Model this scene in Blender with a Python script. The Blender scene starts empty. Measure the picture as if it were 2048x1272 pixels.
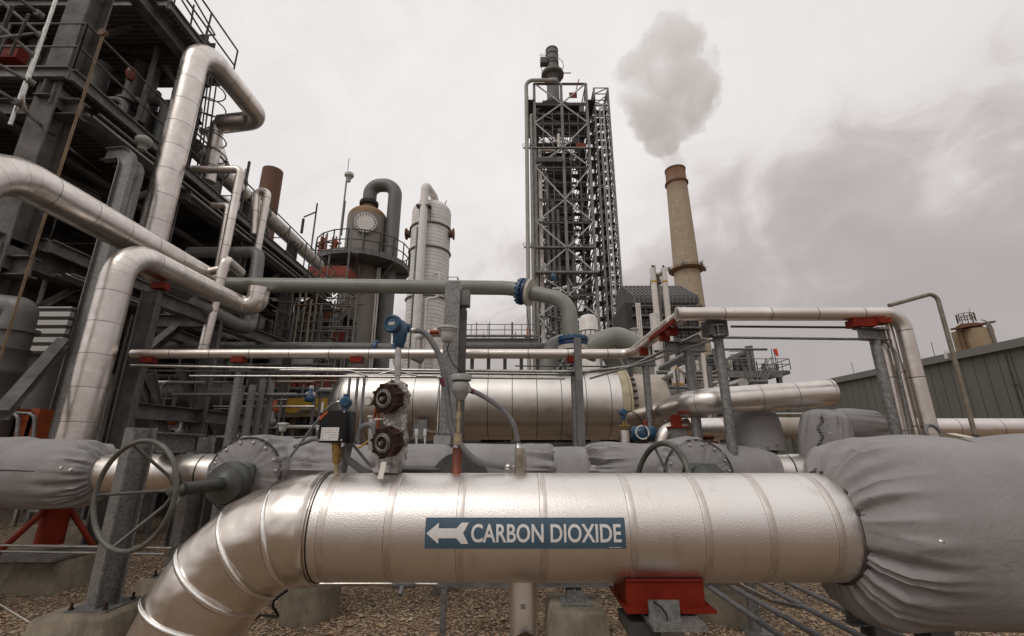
import bpy, bmesh, math, random
from mathutils import Vector, Matrix, noise
V = Vector; PI = math.pi; R = math.radians
random.seed(7)
scene = bpy.context.scene
col = scene.collection
# ------------------------------------------------------------------ camera
H = 1.5; PITCH = R(16); F = 900.0
cam_d = bpy.data.cameras.new('camera'); cam = bpy.data.objects.new('camera', cam_d); col.objects.link(cam)
cam.location = (0, 0, H); cam.rotation_euler = (R(90) + PITCH, 0, 0)
cam_d.sensor_width = 36; cam_d.lens = 36 * F / 2048; cam_d.clip_start = 0.05; cam_d.clip_end = 5000
scene.camera = cam
# ------------------------------------------------------------------ sky and sun
SUN_EL, SUN_AZ = R(52), R(215)          # azimuth of the sun, clockwise from +Y (behind the left shoulder)
w = bpy.data.worlds.new('World'); scene.world = w; w.use_nodes = True
nt = w.node_tree; N = nt.nodes; L = nt.links; N.clear()
def nd(t, **k):
    n = N.new(t)
    for a, b in k.items(): setattr(n, a, b)
    return n
out = nd('ShaderNodeOutputWorld'); bg = nd('ShaderNodeBackground'); bg.inputs[1].default_value = 0.1
sky = nd('ShaderNodeTexSky'); sky.sky_type = 'NISHITA'; sky.sun_disc = False
sky.sun_elevation = SUN_EL; sky.sun_rotation = SUN_AZ; sky.dust_density = 3
tc = nd('ShaderNodeTexCoord'); sep = nd('ShaderNodeSeparateXYZ'); L.new(tc.outputs['Generated'], sep.inputs[0])
def mth(op, a, b=None, c=None):
    n = nd('ShaderNodeMath', operation=op)
    for i, x in enumerate((a, b, c)):
        if x is None: continue
        if isinstance(x, (int, float)): n.inputs[i].default_value = x
        else: L.new(x, n.inputs[i])
    return n.outputs[0]
def smooth(x, a, b):
    n = nd('ShaderNodeMapRange', interpolation_type='SMOOTHSTEP'); L.new(x, n.inputs[0])
    n.inputs[1].default_value = a; n.inputs[2].default_value = b; return n.outputs[0]
def nz(scale, detail, rough, dist=0.0, off=(0, 0, 0), sc=(1, 1, 1)):
    m = nd('ShaderNodeMapping'); L.new(tc.outputs['Generated'], m.inputs[0])
    m.inputs['Location'].default_value = off; m.inputs['Scale'].default_value = sc
    n = nd('ShaderNodeTexNoise'); L.new(m.outputs[0], n.inputs['Vector'])
    n.inputs['Scale'].default_value = scale; n.inputs['Detail'].default_value = detail
    n.inputs['Roughness'].default_value = rough; n.inputs['Distortion'].default_value = dist
    return n.outputs[0]
X, Y_, Z_ = sep.outputs
n1 = nz(3.4, 3, .5, .2, (7.3, 1.2, .9), (1, 1, 1.2)); n2 = nz(8.0, 10, .56, .9, (0, 2, 1), (1, 1, 1.1)); n3 = nz(1.1, 3, .5, 0, (5, 1, 2))
# the bank of darker cloud lies to the right and low; it thins out upwards and to the left
bank = mth('ADD', mth('MULTIPLY', X, .30), mth('MULTIPLY', Z_, -1.7))
bank = mth('ADD', bank, mth('MULTIPLY', mth('SUBTRACT', n1, .5), .62))
bank = mth('ADD', bank, mth('MULTIPLY', mth('SUBTRACT', n2, .5), .48))
b1 = smooth(bank, -.88, -.28)
ramp = nd('ShaderNodeValToRGB'); L.new(b1, ramp.inputs[0])
ce = ramp.color_ramp.elements
ce[0].position = 0; ce[0].color = (9.1, 8.8, 8.65, 1)
ce[1].position = 1; ce[1].color = (4.8, 4.38, 4.28, 1)
for p, c in ((.3, (8.2, 7.75, 7.6, 1)), (.5, (6.6, 6.1, 5.97, 1)), (.62, (5.9, 5.4, 5.28, 1)), (.8, (5.3, 4.85, 4.74, 1))):
    e = ce.new(p); e.color = c
soft = mth('ADD', .95, mth('MULTIPLY', mth('SUBTRACT', n3, .5), .22))
soft = mth('MULTIPLY', soft, mth('ADD', 1.0, mth('MULTIPLY', mth('SUBTRACT', n2, .5), .16)))
vm = nd('ShaderNodeVectorMath', operation='SCALE'); L.new(ramp.outputs[0], vm.inputs[0]); L.new(soft, vm.inputs['Scale'])
mx = nd('ShaderNodeMix', data_type='RGBA'); mx.inputs[0].default_value = .96
L.new(sky.outputs[0], mx.inputs[6]); L.new(vm.outputs[0], mx.inputs[7])
L.new(mx.outputs[2], bg.inputs[0]); L.new(bg.outputs[0], out.inputs[0])
sd = bpy.data.lights.new('sun', 'SUN'); sd.energy = 0.8; sd.angle = R(18); sd.color = (1, .95, .88)
so = bpy.data.objects.new('sun', sd); col.objects.link(so)
dirv = V((math.sin(SUN_AZ) * math.cos(SUN_EL), math.cos(SUN_AZ) * math.cos(SUN_EL), math.sin(SUN_EL)))
so.rotation_euler = dirv.to_track_quat('Z', 'Y').to_euler()
vs = scene.view_settings; vs.view_transform = 'Standard'; vs.look = 'None'; vs.exposure = 0.0; vs.gamma = 1
scene.cycles.volume_bounces = 4; scene.cycles.max_bounces = 10; scene.cycles.volume_step_rate = 2
scene.cycles.volume_max_steps = 128

# ------------------------------------------------------------------ picture to place
CP, SP_ = math.cos(PITCH), math.sin(PITCH)
def ratio(py):
    v = (636 - py) / F
    return (SP_ + v * CP) / (CP - v * SP_)
def P(px, py, Y):
    u = (px - 1024) / F; v = (636 - py) / F
    dy = CP - v * SP_
    return V((u / dy * Y, Y, H + (SP_ + v * CP) / dy * Y))
def G(px, py, z=0.0):                       # the point at height z seen at a pixel
    return P(px, py, (z - H) / ratio(py))
def PZ(px, py, z): return G(px, py, z)
def mpp(p): return (p.y * CP + (p.z - H) * SP_) / F     # metres per pixel at a place
def down(p, z=0.0): return V((p.x, p.y, z))

# ------------------------------------------------------------------ materials
MATS = {}
class Mt:
    def __init__(s, name, color=(.5, .5, .5), rough=.5, metal=0.0, spec=.5):
        s.m = bpy.data.materials.new(name); s.m.use_nodes = True
        s.t = s.m.node_tree; s.N = s.t.nodes; s.L = s.t.links
        s.b = s.N['Principled BSDF']; s.b.inputs['Base Color'].default_value = (*color, 1)
        s.b.inputs['Roughness'].default_value = rough; s.b.inputs['Metallic'].default_value = metal
        s.b.inputs['Specular IOR Level'].default_value = spec
        s.tc = s.N.new('ShaderNodeTexCoord'); s.color = color; MATS[name] = s.m
        s.bh = None
    def co(s, sc=(1, 1, 1), src='Object'):
        m = s.N.new('ShaderNodeMapping'); s.L.new(s.tc.outputs[src], m.inputs[0]); m.inputs['Scale'].default_value = sc
        return m.outputs[0]
    def noise(s, scale, detail=4, rough=.6, sc=(1, 1, 1), dist=0):
        n = s.N.new('ShaderNodeTexNoise'); s.L.new(s.co(sc), n.inputs['Vector'])
        n.inputs['Scale'].default_value = scale; n.inputs['Detail'].default_value = detail
        n.inputs['Roughness'].default_value = rough; n.inputs['Distortion'].default_value = dist
        return n.outputs[0]
    def vor(s, scale, feature='F1', out='Distance', sc=(1, 1, 1)):
        n = s.N.new('ShaderNodeTexVoronoi'); s.L.new(s.co(sc), n.inputs['Vector']); n.feature = feature
        n.inputs['Scale'].default_value = scale; return n.outputs[out]
    def math(s, op, a, b=None, c=None, clamp=False):
        n = s.N.new('ShaderNodeMath'); n.operation = op; n.use_clamp = clamp
        for i, x in enumerate((a, b, c)):
            if x is None: continue
            if isinstance(x, (int, float)): n.inputs[i].default_value = x
            else: s.L.new(x, n.inputs[i])
        return n.outputs[0]
    def ramp(s, fac, *stops):
        n = s.N.new('ShaderNodeValToRGB'); s.L.new(fac, n.inputs[0]); e = n.color_ramp.elements
        e[0].position, c0 = stops[0]; e[0].color = (*c0, 1) if not isinstance(c0, float) else (c0, c0, c0, 1)
        e[1].position, c1 = stops[-1]; e[1].color = (*c1, 1) if not isinstance(c1, float) else (c1, c1, c1, 1)
        for p, c in stops[1:-1]:
            k = e.new(p); k.color = (*c, 1) if not isinstance(c, float) else (c, c, c, 1)
        return n.outputs[0]
    def mix(s, fac, a, b):
        n = s.N.new('ShaderNodeMix'); n.data_type = 'RGBA'
        for i, x in ((0, fac), (6, a), (7, b)):
            if isinstance(x, (int, float)): n.inputs[i].default_value = x
            elif isinstance(x, tuple): n.inputs[i].default_value = (*x, 1)
            else: s.L.new(x, n.inputs[i])
        return n.outputs[2]
    def base(s, x): s.L.new(x, s.b.inputs['Base Color'])
    def rough(s, x): s.L.new(x, s.b.inputs['Roughness'])
    def bump(s, h, strength=.3, dist=.01):
        n = s.N.new('ShaderNodeBump'); n.inputs['Strength'].default_value = strength; n.inputs['Distance'].default_value = dist
        s.L.new(h, n.inputs['Height'])
        if s.bh: s.L.new(s.bh, n.inputs['Normal'])
        s.bh = n.outputs[0]; s.L.new(s.bh, s.b.inputs['Normal'])
    def attr(s, name='seam'):
        n = s.N.new('ShaderNodeAttribute'); n.attribute_name = name; return n.outputs['Fac']

def vary(m, c1, c2, scale, lo=.35, hi=.65, detail=5, sc=(1, 1, 1)):
    m.base(m.ramp(m.noise(scale, detail, .65, sc), (lo, c1), (hi, c2)))
def jacket_mat(name, c1, c2, r0, r1, width, bump_scale=3, bstr=.25, metal=1.0, seamc=(.06, .055, .05), stucco=False, pstr=.55):
    m = Mt(name, c1, r0, metal)
    s = m.attr(); fr = m.math('FRACT', s); d = m.math('ABSOLUTE', m.math('SUBTRACT', fr, .5))
    seam = m.math('GREATER_THAN', d, .5 - width / 2)
    cell = m.N.new('ShaderNodeTexWhiteNoise'); cell.noise_dimensions = '1D'; m.L.new(m.math('FLOOR', s), cell.inputs['W'])
    pan = m.math('MULTIPLY', m.math('SUBTRACT', cell.outputs[0], .5), pstr)
    nf = m.math('ADD', m.noise(bump_scale, 5, .6), m.math('MULTIPLY', pan, .35))
    c = m.ramp(nf, (.3, c1), (.7, c2))
    st = m.ramp(m.noise(9, 6, .7, (1, 1, .35)), (.56, 0.0), (.8, .35))     # dust and dull blotches
    c = m.mix(st, c, (.30, .26, .22)); c = m.mix(seam, c, seamc); m.base(c)
    m.rough(m.math('ADD', m.ramp(m.noise(6, 5, .6), (.3, r0), (.7, r1)), m.math('MULTIPLY', pan, .08)))
    if stucco:
        v = m.vor(190, 'F1'); m.bump(m.math('ADD', m.math('MULTIPLY', v, .9), m.math('MULTIPLY', m.noise(200, 2, .5), 1.1)), .36, .0022)
    m.bump(m.noise(bump_scale, 3, .5), bstr, .05)
    m.bump(m.math('SUBTRACT', 1.0, m.math('GREATER_THAN', d, .5 - width)), .5, .006)
    return m
AL1, AL2 = (.80, .745, .70), (.68, .625, .58)
jacket_mat('aluminium_jacket', AL1, AL2, .27, .40, .014)
jacket_mat('aluminium_jacket_far', (.74, .70, .66), (.62, .58, .54), .36, .5, .05)
jacket_mat('aluminium_small', (.80, .74, .69), (.66, .60, .55), .3, .42, .016)
jacket_mat('stucco_aluminium', (.86, .815, .775), (.74, .695, .655), .32, .41, 0.0, 1.2, .12, stucco=True, pstr=0)
jacket_mat('smooth_aluminium', (.78, .72, .665), (.66, .60, .545), .24, .36, 0.0, 2.6, .7, pstr=.2)
jacket_mat('vessel_cladding', (.78, .745, .70), (.64, .60, .56), .30, .44, .025, 1.0, .2)
jacket_mat('column_cladding', (.76, .735, .70), (.64, .615, .58), .5, .62, .12, 2.0, .15, metal=.0, seamc=(.3, .28, .26))
m = Mt('bright_bead', (.86, .83, .79), .22, 1); m.bump(m.noise(25, 3), .2, .01)
m = Mt('strap', (.50, .455, .41), .45, 1); vary(m, (.74, .68, .63), (.60, .54, .50), 20)
m = Mt('galvanized', (.3, .3, .3), .5, .55)
v = m.vor(55, 'F1', 'Color'); bw = m.N.new('ShaderNodeRGBToBW'); m.L.new(v, bw.inputs[0])
m.base(m.ramp(m.math('ADD', m.math('MULTIPLY', bw.outputs[0], .5), m.math('MULTIPLY', m.noise(4, 5), .5)), (.25, (.13, .127, .122)), (.75, (.29, .285, .275)))); m.bump(m.noise(30), .1, .005)
m = Mt('galvanized_dull', (.2, .2, .2), .6, .35); vary(m, (.12, .118, .113), (.215, .21, .20), 5)
m = Mt('grey_steel', (.1, .1, .1), .65, 0, .25); vary(m, (.07, .066, .062), (.165, .156, .148), 3, detail=8)
m = Mt('dark_steel', (.05, .05, .05), .7, 0, .2); vary(m, (.035, .033, .031), (.08, .075, .071), 3)
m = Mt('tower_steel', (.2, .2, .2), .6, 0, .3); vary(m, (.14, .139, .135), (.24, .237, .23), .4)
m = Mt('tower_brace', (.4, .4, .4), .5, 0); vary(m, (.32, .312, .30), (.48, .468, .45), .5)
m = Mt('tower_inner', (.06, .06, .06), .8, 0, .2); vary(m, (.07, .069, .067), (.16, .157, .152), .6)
m = Mt('stack_steel', (.15, .15, .15), .6, 0, .3); vary(m, (.12, .119, .116), (.19, .187, .182), .5)
m = Mt('grating', (.07, .07, .07), .7, 0, .2)

sx = m.N.new('ShaderNodeSeparateXYZ'); m.L.new(m.tc.outputs['Object'], sx.inputs[0])
gx = m.math('LESS_THAN', m.math('FRACT', m.math('MULTIPLY', sx.outputs[0], 16)), .35)
gy = m.math('LESS_THAN', m.math('FRACT', m.math('MULTIPLY', sx.outputs[1], 8)), .25)
m.base(m.mix(m.math('MAXIMUM', gx, gy), (.025, .024, .023), (.17, .165, .16))); m.bump(m.math('MAXIMUM', gx, gy), .5, .01)
m = Mt('pipe_paint', (.2, .21, .19), .42); vary(m, (.19, .192, .165), (.25, .253, .222), 2.5, detail=8); m.bump(m.noise(60), .06, .003)
m = Mt('pipe_paint_grey', (.16, .17, .165), .45); vary(m, (.10, .104, .10), (.155, .158, .15), 2, detail=8)
m = Mt('dark_pipe', (.08, .08, .078), .5, .2); vary(m, (.05, .047, .044), (.11, .104, .098), 2)
m = Mt('fabric', (.17, .16, .158), .7, 0, .35)
n_ = m.noise(3, 6, .6); m.base(m.mix(m.ramp(m.noise(1.7, 8, .75, (1, 1, .5)), (.52, 0.0), (.75, .55)), m.ramp(n_, (.3, (.225, .214, .213)), (.7, (.295, .28, .278))), (.155, .138, .12)))
m.bump(m.noise(7, 6, .6, dist=.6), .35, .03); m.bump(m.noise(34, 5, .7, (1, 1, 1), .8), .25, .006)
m = Mt('fabric_dark', (.08, .075, .075), .85)
m = Mt('stitching', (.05, .04, .038), .8)
m = Mt('red_oxide', (.2, .03, .015), .6, 0, .2); vary(m, (.13, .010, .003), (.20, .018, .006), 6); m.bump(m.noise(40), .1, .003)
m = Mt('orange_paint', (.5, .12, .02), .5); vary(m, (.24, .048, .01), (.40, .085, .018), 8)
m = Mt('yellow_paint', (.5, .3, .02), .5); vary(m, (.4, .22, .02), (.55, .33, .04), 8)
m = Mt('concrete', (.3, .27, .22), .85, 0, .3); vary(m, (.13, .105, .075), (.26, .22, .165), 5, .3, .7, 8)
c0 = m.b.inputs['Base Color'].links[0].from_socket; m.base(m.mix(m.ramp(m.noise(3.5, 7, .75, (1, 1, .3)), (.5, 0.0), (.72, .75)), c0, (.055, .042, .03))); m.bump(m.noise(50, 6), .3, .006)
m = Mt('blue_paint', (.02, .09, .19), .35); vary(m, (.014, .052, .105), (.022, .08, .15), 30)
m = Mt('blue_flange', (.02, .06, .13), .4); vary(m, (.015, .05, .11), (.03, .10, .19), 12)
m = Mt('navy_band', (.01, .02, .09), .4)
m = Mt('flange_cream', (.45, .42, .36), .5); vary(m, (.38, .35, .3), (.5, .47, .4), 8)
m = Mt('black_plastic', (.006, .006, .006), .4, 0, .3); m.bump(m.noise(200), .05, .001)
m = Mt('white_plastic', (.55, .55, .53), .4); vary(m, (.5, .5, .48), (.62, .61, .59), 10)
m = Mt('lamp_glass', (.42, .42, .39), .15, 0, .6); vary(m, (.36, .36, .33), (.48, .47, .44), 30)
m = Mt('grey_enamel', (.28, .28, .27), .45); vary(m, (.24, .24, .23), (.33, .33, .315), 15); m.bump(m.noise(90), .1, .002)
m = Mt('rust', (.1, .04, .02), .85, 0, .25); vary(m, (.016, .010, .008), (.06, .027, .015), 14, .3, .7, 7); m.bump(m.noise(60, 6), .5, .004)
m = Mt('red_brown_paint', (.2, .05, .025), .5); vary(m, (.09, .025, .014), (.24, .05, .022), 12); m.bump(m.noise(50), .2, .004)
m = Mt('brass', (.35, .22, .06), .4, .8); vary(m, (.22, .13, .04), (.42, .27, .09), 30)
m = Mt('dirty_brass', (.35, .28, .17), .5, .3); vary(m, (.22, .17, .10), (.45, .37, .25), 20)
m = Mt('stainless', (.5, .48, .46), .3, 1); vary(m, (.38, .36, .34), (.58, .56, .53), 20)
m = Mt('tan_metal', (.2, .17, .13), .5, .2); vary(m, (.17, .145, .112), (.26, .225, .175), 20)
m = Mt('conduit', (.13, .13, .135), .55); vary(m, (.115, .113, .117), (.165, .162, .165), 20)
m = Mt('maroon_tape', (.12, .01, .04), .5)
m = Mt('sign_blue', (.05, .115, .19), .45); vary(m, (.045, .088, .13), (.062, .11, .155), 14, detail=8)
m = Mt('sign_white', (.72, .70, .68), .5); vary(m, (.66, .64, .62), (.76, .74, .72), 30)
m = Mt('black_ink', (.015, .015, .015), .6)
m = Mt('orange_ink', (.75, .13, .03), .6)
m = Mt('tag_cream', (.55, .52, .45), .6)
m = Mt('valve_iron', (.05, .052, .045), .45, .2); vary(m, (.045, .047, .043), (.085, .087, .078), 12); m.bump(m.noise(60, 5), .2, .003)
m = Mt('handwheel_paint', (.07, .07, .06), .45, .1); vary(m, (.065, .063, .052), (.12, .115, .098), 14); m.bump(m.noise(80, 5), .2, .002)
m = Mt('bolt_steel', (.16, .18, .2), .35, .7)
m = Mt('foil', (.62, .59, .57), .3, 1)
m.bump(m.math('ADD', m.vor(16, 'DISTANCE_TO_EDGE'), m.math('MULTIPLY', m.noise(45, 5, .7), .8)), .9, .03); vary(m, (.55, .51, .49), (.24, .22, .21), 16, .4, .6)
m = Mt('vessel_brown', (.2, .165, .13), .6, .1); vary(m, (.19, .168, .145), (.27, .24, .21), .7, sc=(1, 1, .3), detail=8)
m = Mt('rusty_dome', (.2, .11, .04), .75); vary(m, (.20, .15, .10), (.24, .12, .035), 1.2)
m = Mt('channel_head', (.38, .32, .26), .6, .15); vary(m, (.33, .28, .23), (.46, .40, .34), 3)
m = Mt('tan_flange', (.42, .36, .24), .6); vary(m, (.34, .29, .19), (.48, .42, .28), 5)
m = Mt('blind_white', (.5, .46, .43), .5); vary(m, (.58, .54, .50), (.70, .66, .62), 4)
def brickmat(name, c1, c2, mort, scale, bw_, rh, src='seam'):
    m = Mt(name, c1, .85); vec = m.N.new('ShaderNodeCombineXYZ')
    sp = m.N.new('ShaderNodeSeparateXYZ'); m.L.new(m.tc.outputs['Object'], sp.inputs[0])
    ang = m.math('ARCTAN2', sp.outputs[0], sp.outputs[1]); m.L.new(m.math('MULTIPLY', ang, 6.0), vec.inputs[0]); m.L.new(sp.outputs[2], vec.inputs[1])
    b = m.N.new('ShaderNodeTexBrick'); m.L.new(vec.outputs[0], b.inputs['Vector']); b.offset = 0
    b.inputs['Color1'].default_value = (*c1, 1); b.inputs['Color2'].default_value = (*c2, 1); b.inputs['Mortar'].default_value = (*mort, 1)
    b.inputs['Scale'].default_value = scale; b.inputs['Mortar Size'].default_value = .05; b.inputs['Brick Width'].default_value = bw_; b.inputs['Row Height'].default_value = rh
    return m, b, sp
m, b, sp = brickmat('stack_concrete', (.42, .34, .245), (.36, .285, .20), (.22, .17, .115), 1, 2.4, 2.2)
c = m.mix(m.ramp(m.noise(.12, 8, .7, (1, 1, .25)), (.35, 0.0), (.75, .55)), b.outputs['Color'], (.25, .205, .155))
tp = m.math('MULTIPLY', m.math('SMOOTH_MIN', 1, m.math('MAXIMUM', 0.0, m.math('DIVIDE', m.math('SUBTRACT', sp.outputs[2], 133), 15)), .1), m.math('ADD', .3, m.noise(.35, 6, .7, (1, 1, .3))), clamp=True)
m.base(m.mix(tp, c, (.16, .055, .018)))
m, b, sp = brickmat('stack_brown', (.13, .066, .043), (.115, .058, .038), (.085, .043, .03), 1, 4, 2.5); m.base(m.mix(m.ramp(m.noise(.15, 6), (.35, 0.0), (.8, .4)), b.outputs['Color'], (.17, .095, .065)))
m = Mt('siding', (.11, .112, .10), .6, .1)
sp = m.N.new('ShaderNodeSeparateXYZ'); m.L.new(m.tc.outputs['Object'], sp.inputs[0])
fy = m.math('FRACT', m.math('MULTIPLY', m.math('ADD', sp.outputs[0], sp.outputs[1]), 1.0 / .6)); ln = m.math('LESS_THAN', fy, .07)
cell = m.N.new('ShaderNodeTexWhiteNoise'); cell.noise_dimensions = '1D'
m.L.new(m.math('FLOOR', m.math('MULTIPLY', m.math('ADD', sp.outputs[0], sp.outputs[1]), 1.0 / .6)), cell.inputs['W'])
cc = m.mix(m.math('MULTIPLY', cell.outputs[0], .5), (.11, .108, .09), (.14, .135, .115)); cc = m.mix(m.ramp(m.noise(.5, 8, .7, (1, 1, .25)), (.45, 0.0), (.75, .5)), cc, (.19, .185, .16)); m.base(m.mix(ln, cc, (.05, .052, .045))); m.bump(ln, .6, .03)
m = Mt('siding_trim', (.16, .155, .14), .6)
m = Mt('pale_line', (.27, .26, .25), .6); vary(m, (.27, .26, .24), (.36, .345, .32), .4)
m = Mt('duct_steel', (.08, .085, .085), .6, .1); vary(m, (.045, .048, .047), (.085, .088, .086), .5)
m = Mt('silo_beige', (.3, .22, .14), .75); vary(m, (.32, .25, .165), (.26, .17, .09), .6)
m = Mt('rusty_steel', (.12, .06, .03), .8); vary(m, (.09, .05, .03), (.17, .085, .04), 1)
m = Mt('white_paint', (.66, .62, .58), .5); vary(m, (.55, .51, .47), (.7, .67, .63), 1.5)
m = Mt('red_scaffold_net', (.22, .045, .03), .8); vary(m, (.17, .03, .02), (.27, .06, .035), 3)
m = Mt('wood_plank', (.2, .14, .08), .8); vary(m, (.14, .09, .05), (.24, .17, .1), 4, sc=(1, 8, 1))
m = Mt('corrugated_white', (.4, .39, .38), .6)
sp = m.N.new('ShaderNodeSeparateXYZ'); m.L.new(m.tc.outputs['Object'], sp.inputs[0]); m.bump(m.math('SINE', m.math('MULTIPLY', sp.outputs[2], 45)), 1, .05)
m = Mt('windsock', (.75, .06, .02), .7)
# gravel
m = Mt('gravel', (.3, .25, .2), .9)
v1 = m.vor(34, 'F1', 'Color'); bw = m.N.new('ShaderNodeRGBToBW'); m.L.new(v1, bw.inputs[0])
c = m.ramp(bw.outputs[0], (.12, (.11, .062, .036)), (.35, (.25, .155, .09)), (.6, (.38, .26, .162)), (.9, (.58, .455, .32)))
dd = m.vor(34, 'F1', 'Distance'); c = m.mix(m.ramp(dd, (.35, 0.0), (.75, .9)), c, (.05, .036, .026))
c = m.mix(m.ramp(m.noise(.9, 6), (.4, 0.0), (.8, .3)), c, (.16, .115, .08)); m.base(c)
m.bump(m.math('SUBTRACT', 1.0, dd), .9, .03)
m = Mt('stone_a', (.36, .29, .22), .85); vary(m, (.30, .195, .118), (.46, .335, .22), 9)
m = Mt('stone_b', (.2, .15, .11), .85); vary(m, (.16, .098, .06), (.29, .195, .125), 9)
m = Mt('stone_c', (.5, .45, .39), .8); vary(m, (.33, .27, .205), (.45, .385, .31), 9)

# ------------------------------------------------------------------ mesh builder
WLOC = {}
def basis(d, up=None):
    d = d.normalized(); up = V(up) if up is not None else (V((0, 0, 1)) if abs(d.z) < .95 else V((0, 1, 0)))
    s = d.cross(up)
    if s.length < 1e-5: s = d.cross(V((1, 0, 0)))
    s.normalize(); return s, s.cross(d).normalized(), d      # side, up, along
def fillet(pts, bend, n=9):
    pts = [V(p) for p in pts]; o = [(pts[0], 0)]
    for i in range(1, len(pts) - 1):
        a, b, c = pts[i - 1], pts[i], pts[i + 1]
        bd = bend[i - 1] if isinstance(bend, (list, tuple)) else bend
        u = (a - b); w_ = (c - b); lu, lw = u.length, w_.length; u.normalize(); w_.normalize()
        ang = u.angle(w_)
        if bd <= 0 or ang > PI - .02: o.append((b, 0)); continue
        t = min(bd / math.tan(ang / 2), lu * .49, lw * .49); r = t * math.tan(ang / 2)
        ctr = b + (u + w_).normalized() * (r / math.sin(ang / 2)); p0 = b + u * t; p1 = b + w_ * t
        v0 = p0 - ctr; v1 = p1 - ctr; th = v0.angle(v1)
        for k in range(n + 1):
            f = k / n; q = (v0 * math.sin((1 - f) * th) + v1 * math.sin(f * th)) / math.sin(th)
            o.append((ctr + q, 1 if k else 0))
    o.append((pts[-1], 0)); return o
class MB:
    def __init__(s): s.v = []; s.f = []; s.a = []; s.sm = []
    def add(s, vs_, fs, smooth=True, a=None):
        o = len(s.v); s.v += vs_; s.f += [tuple(i + o for i in f) for f in fs]
        s.a += (a if a else [.5] * len(vs_)); s.sm += [smooth] * len(fs); return s
    def tube(s, pts, r, seg=14, bend=0, pitch=0, epitch=None, caps=True, n=9, a0=.0, jit=0):
        pp = fillet(pts, bend, n) if bend else [(V(p), 0) for p in pts]
        # split long straights into steps so seam attribute stays sane
        q = [pp[0]]
        for k in range(1, len(pp)): 
            if (pp[k][0] - q[-1][0]).length > 1e-5: q.append(pp[k])
        pp = q; P_ = [p for p, _ in pp]; m_ = len(P_)
        T_ = []
        for i in range(m_):
            if i == 0: d = P_[1] - P_[0]
            elif i == m_ - 1: d = P_[-1] - P_[-2]
            else: d = (P_[i] - P_[i - 1]).normalized() + (P_[i + 1] - P_[i]).normalized()
            T_.append(d.normalized())
        sd_, up_, _ = basis(T_[0]); ref = up_; vs_ = []; at = []; acc = a0
        rr = r if isinstance(r, (list, tuple)) else [r] * m_
        for i in range(m_):
            if i:
                ln_ = (P_[i] - P_[i - 1]).length
                if pitch: acc += ln_ / (epitch if (pp[i][1] and epitch) else pitch)
            t = T_[i]; ref = (ref - t * ref.dot(t)).normalized(); s2 = t.cross(ref)
            k = 1.0
            if bend == 0 and 0 < i < m_ - 1:
                c_ = T_[i].dot((P_[i] - P_[i - 1]).normalized()); k = 1 / max(c_, .5)
            for j in range(seg):
                th = 2 * PI * j / seg
                vs_.append(P_[i] + (ref * math.cos(th) + s2 * math.sin(th)) * rr[i] * (k if k < 1.2 else 1)); at.append(acc if pitch else .5)
        fs = [(i * seg + j, i * seg + (j + 1) % seg, (i + 1) * seg + (j + 1) % seg, (i + 1) * seg + j) for i in range(m_ - 1) for j in range(seg)]
        s.add(vs_, fs, True, at)
        if caps:
            for i, fl in ((0, True), (m_ - 1, False)):
                if rr[i] < 1e-4: continue
                ring = vs_[i * seg:(i + 1) * seg]; s.add(list(ring), [tuple(range(seg))[::-1] if not fl else tuple(range(seg))], False)
        s.len = acc; return s
    def lathe(s, p0, axis, prof, seg=24, pitch=0, arc=None):
        sd_, up_, d = basis(V(axis)); vs_ = []; at = []
        for t, r in prof:
            for j in range(seg):
                th = 2 * PI * j / seg; vs_.append(V(p0) + d * t + (up_ * math.cos(th) + sd_ * math.sin(th)) * r); at.append(t / pitch if pitch else .5)
        fs = [(i * seg + j, (i + 1) * seg + j, (i + 1) * seg + (j + 1) % seg, i * seg + (j + 1) % seg) for i in range(len(prof) - 1) for j in range(seg)]
        s.add(vs_, fs, True, at)
        for i in (0, len(prof) - 1):
            if prof[i][1] > 1e-4: s.add(vs_[i * seg:(i + 1) * seg], [tuple(range(seg))], False)
        return s
    def prism(s, outline, p0, p1, up=None, off=(0, 0)):      # outline in (side, up) swept p0->p1
        p0, p1 = V(p0), V(p1); a, b, d = basis(p1 - p0, up); n = len(outline)
        vs_ = [q + a * (x + off[0]) + b * (y + off[1]) for q in (p0, p1) for x, y in outline]
        fs = [tuple(range(n)), tuple(range(n, 2 * n))[::-1]] + [(i, i + n, (i + 1) % n + n, (i + 1) % n) for i in range(n)]
        return s.add(vs_, fs, False)
    def bar(s, p0, p1, w_, h_, up=None, off=(0, 0)):
        return s.prism([(-w_ / 2, -h_ / 2), (w_ / 2, -h_ / 2), (w_ / 2, h_ / 2), (-w_ / 2, h_ / 2)], p0, p1, up, off)
    def ibeam(s, p0, p1, w_, h_, t=None, up=None):
        t = t or max(w_, h_) * .07; a, b, c = w_ / 2, h_ / 2, t / 2
        o = [(-a, -b), (a, -b), (a, -b + t), (c, -b + t), (c, b - t), (a, b - t), (a, b), (-a, b), (-a, b - t), (-c, b - t), (-c, -b + t), (-a, -b + t)]
        return s.prism(o, p0, p1, up)
    def channel(s, p0, p1, w_, h_, t=None, up=None):
        t = t or h_ * .1; b = h_ / 2
        return s.prism([(0, -b), (w_, -b), (w_, -b + t), (t, -b + t), (t, b - t), (w_, b - t), (w_, b), (0, b)], p0, p1, up)
    def angle(s, p0, p1, w_, t=None, up=None):
        t = t or w_ * .12
        return s.prism([(0, 0), (w_, 0), (w_, t), (t, t), (t, w_), (0, w_)], p0, p1, up)
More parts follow.
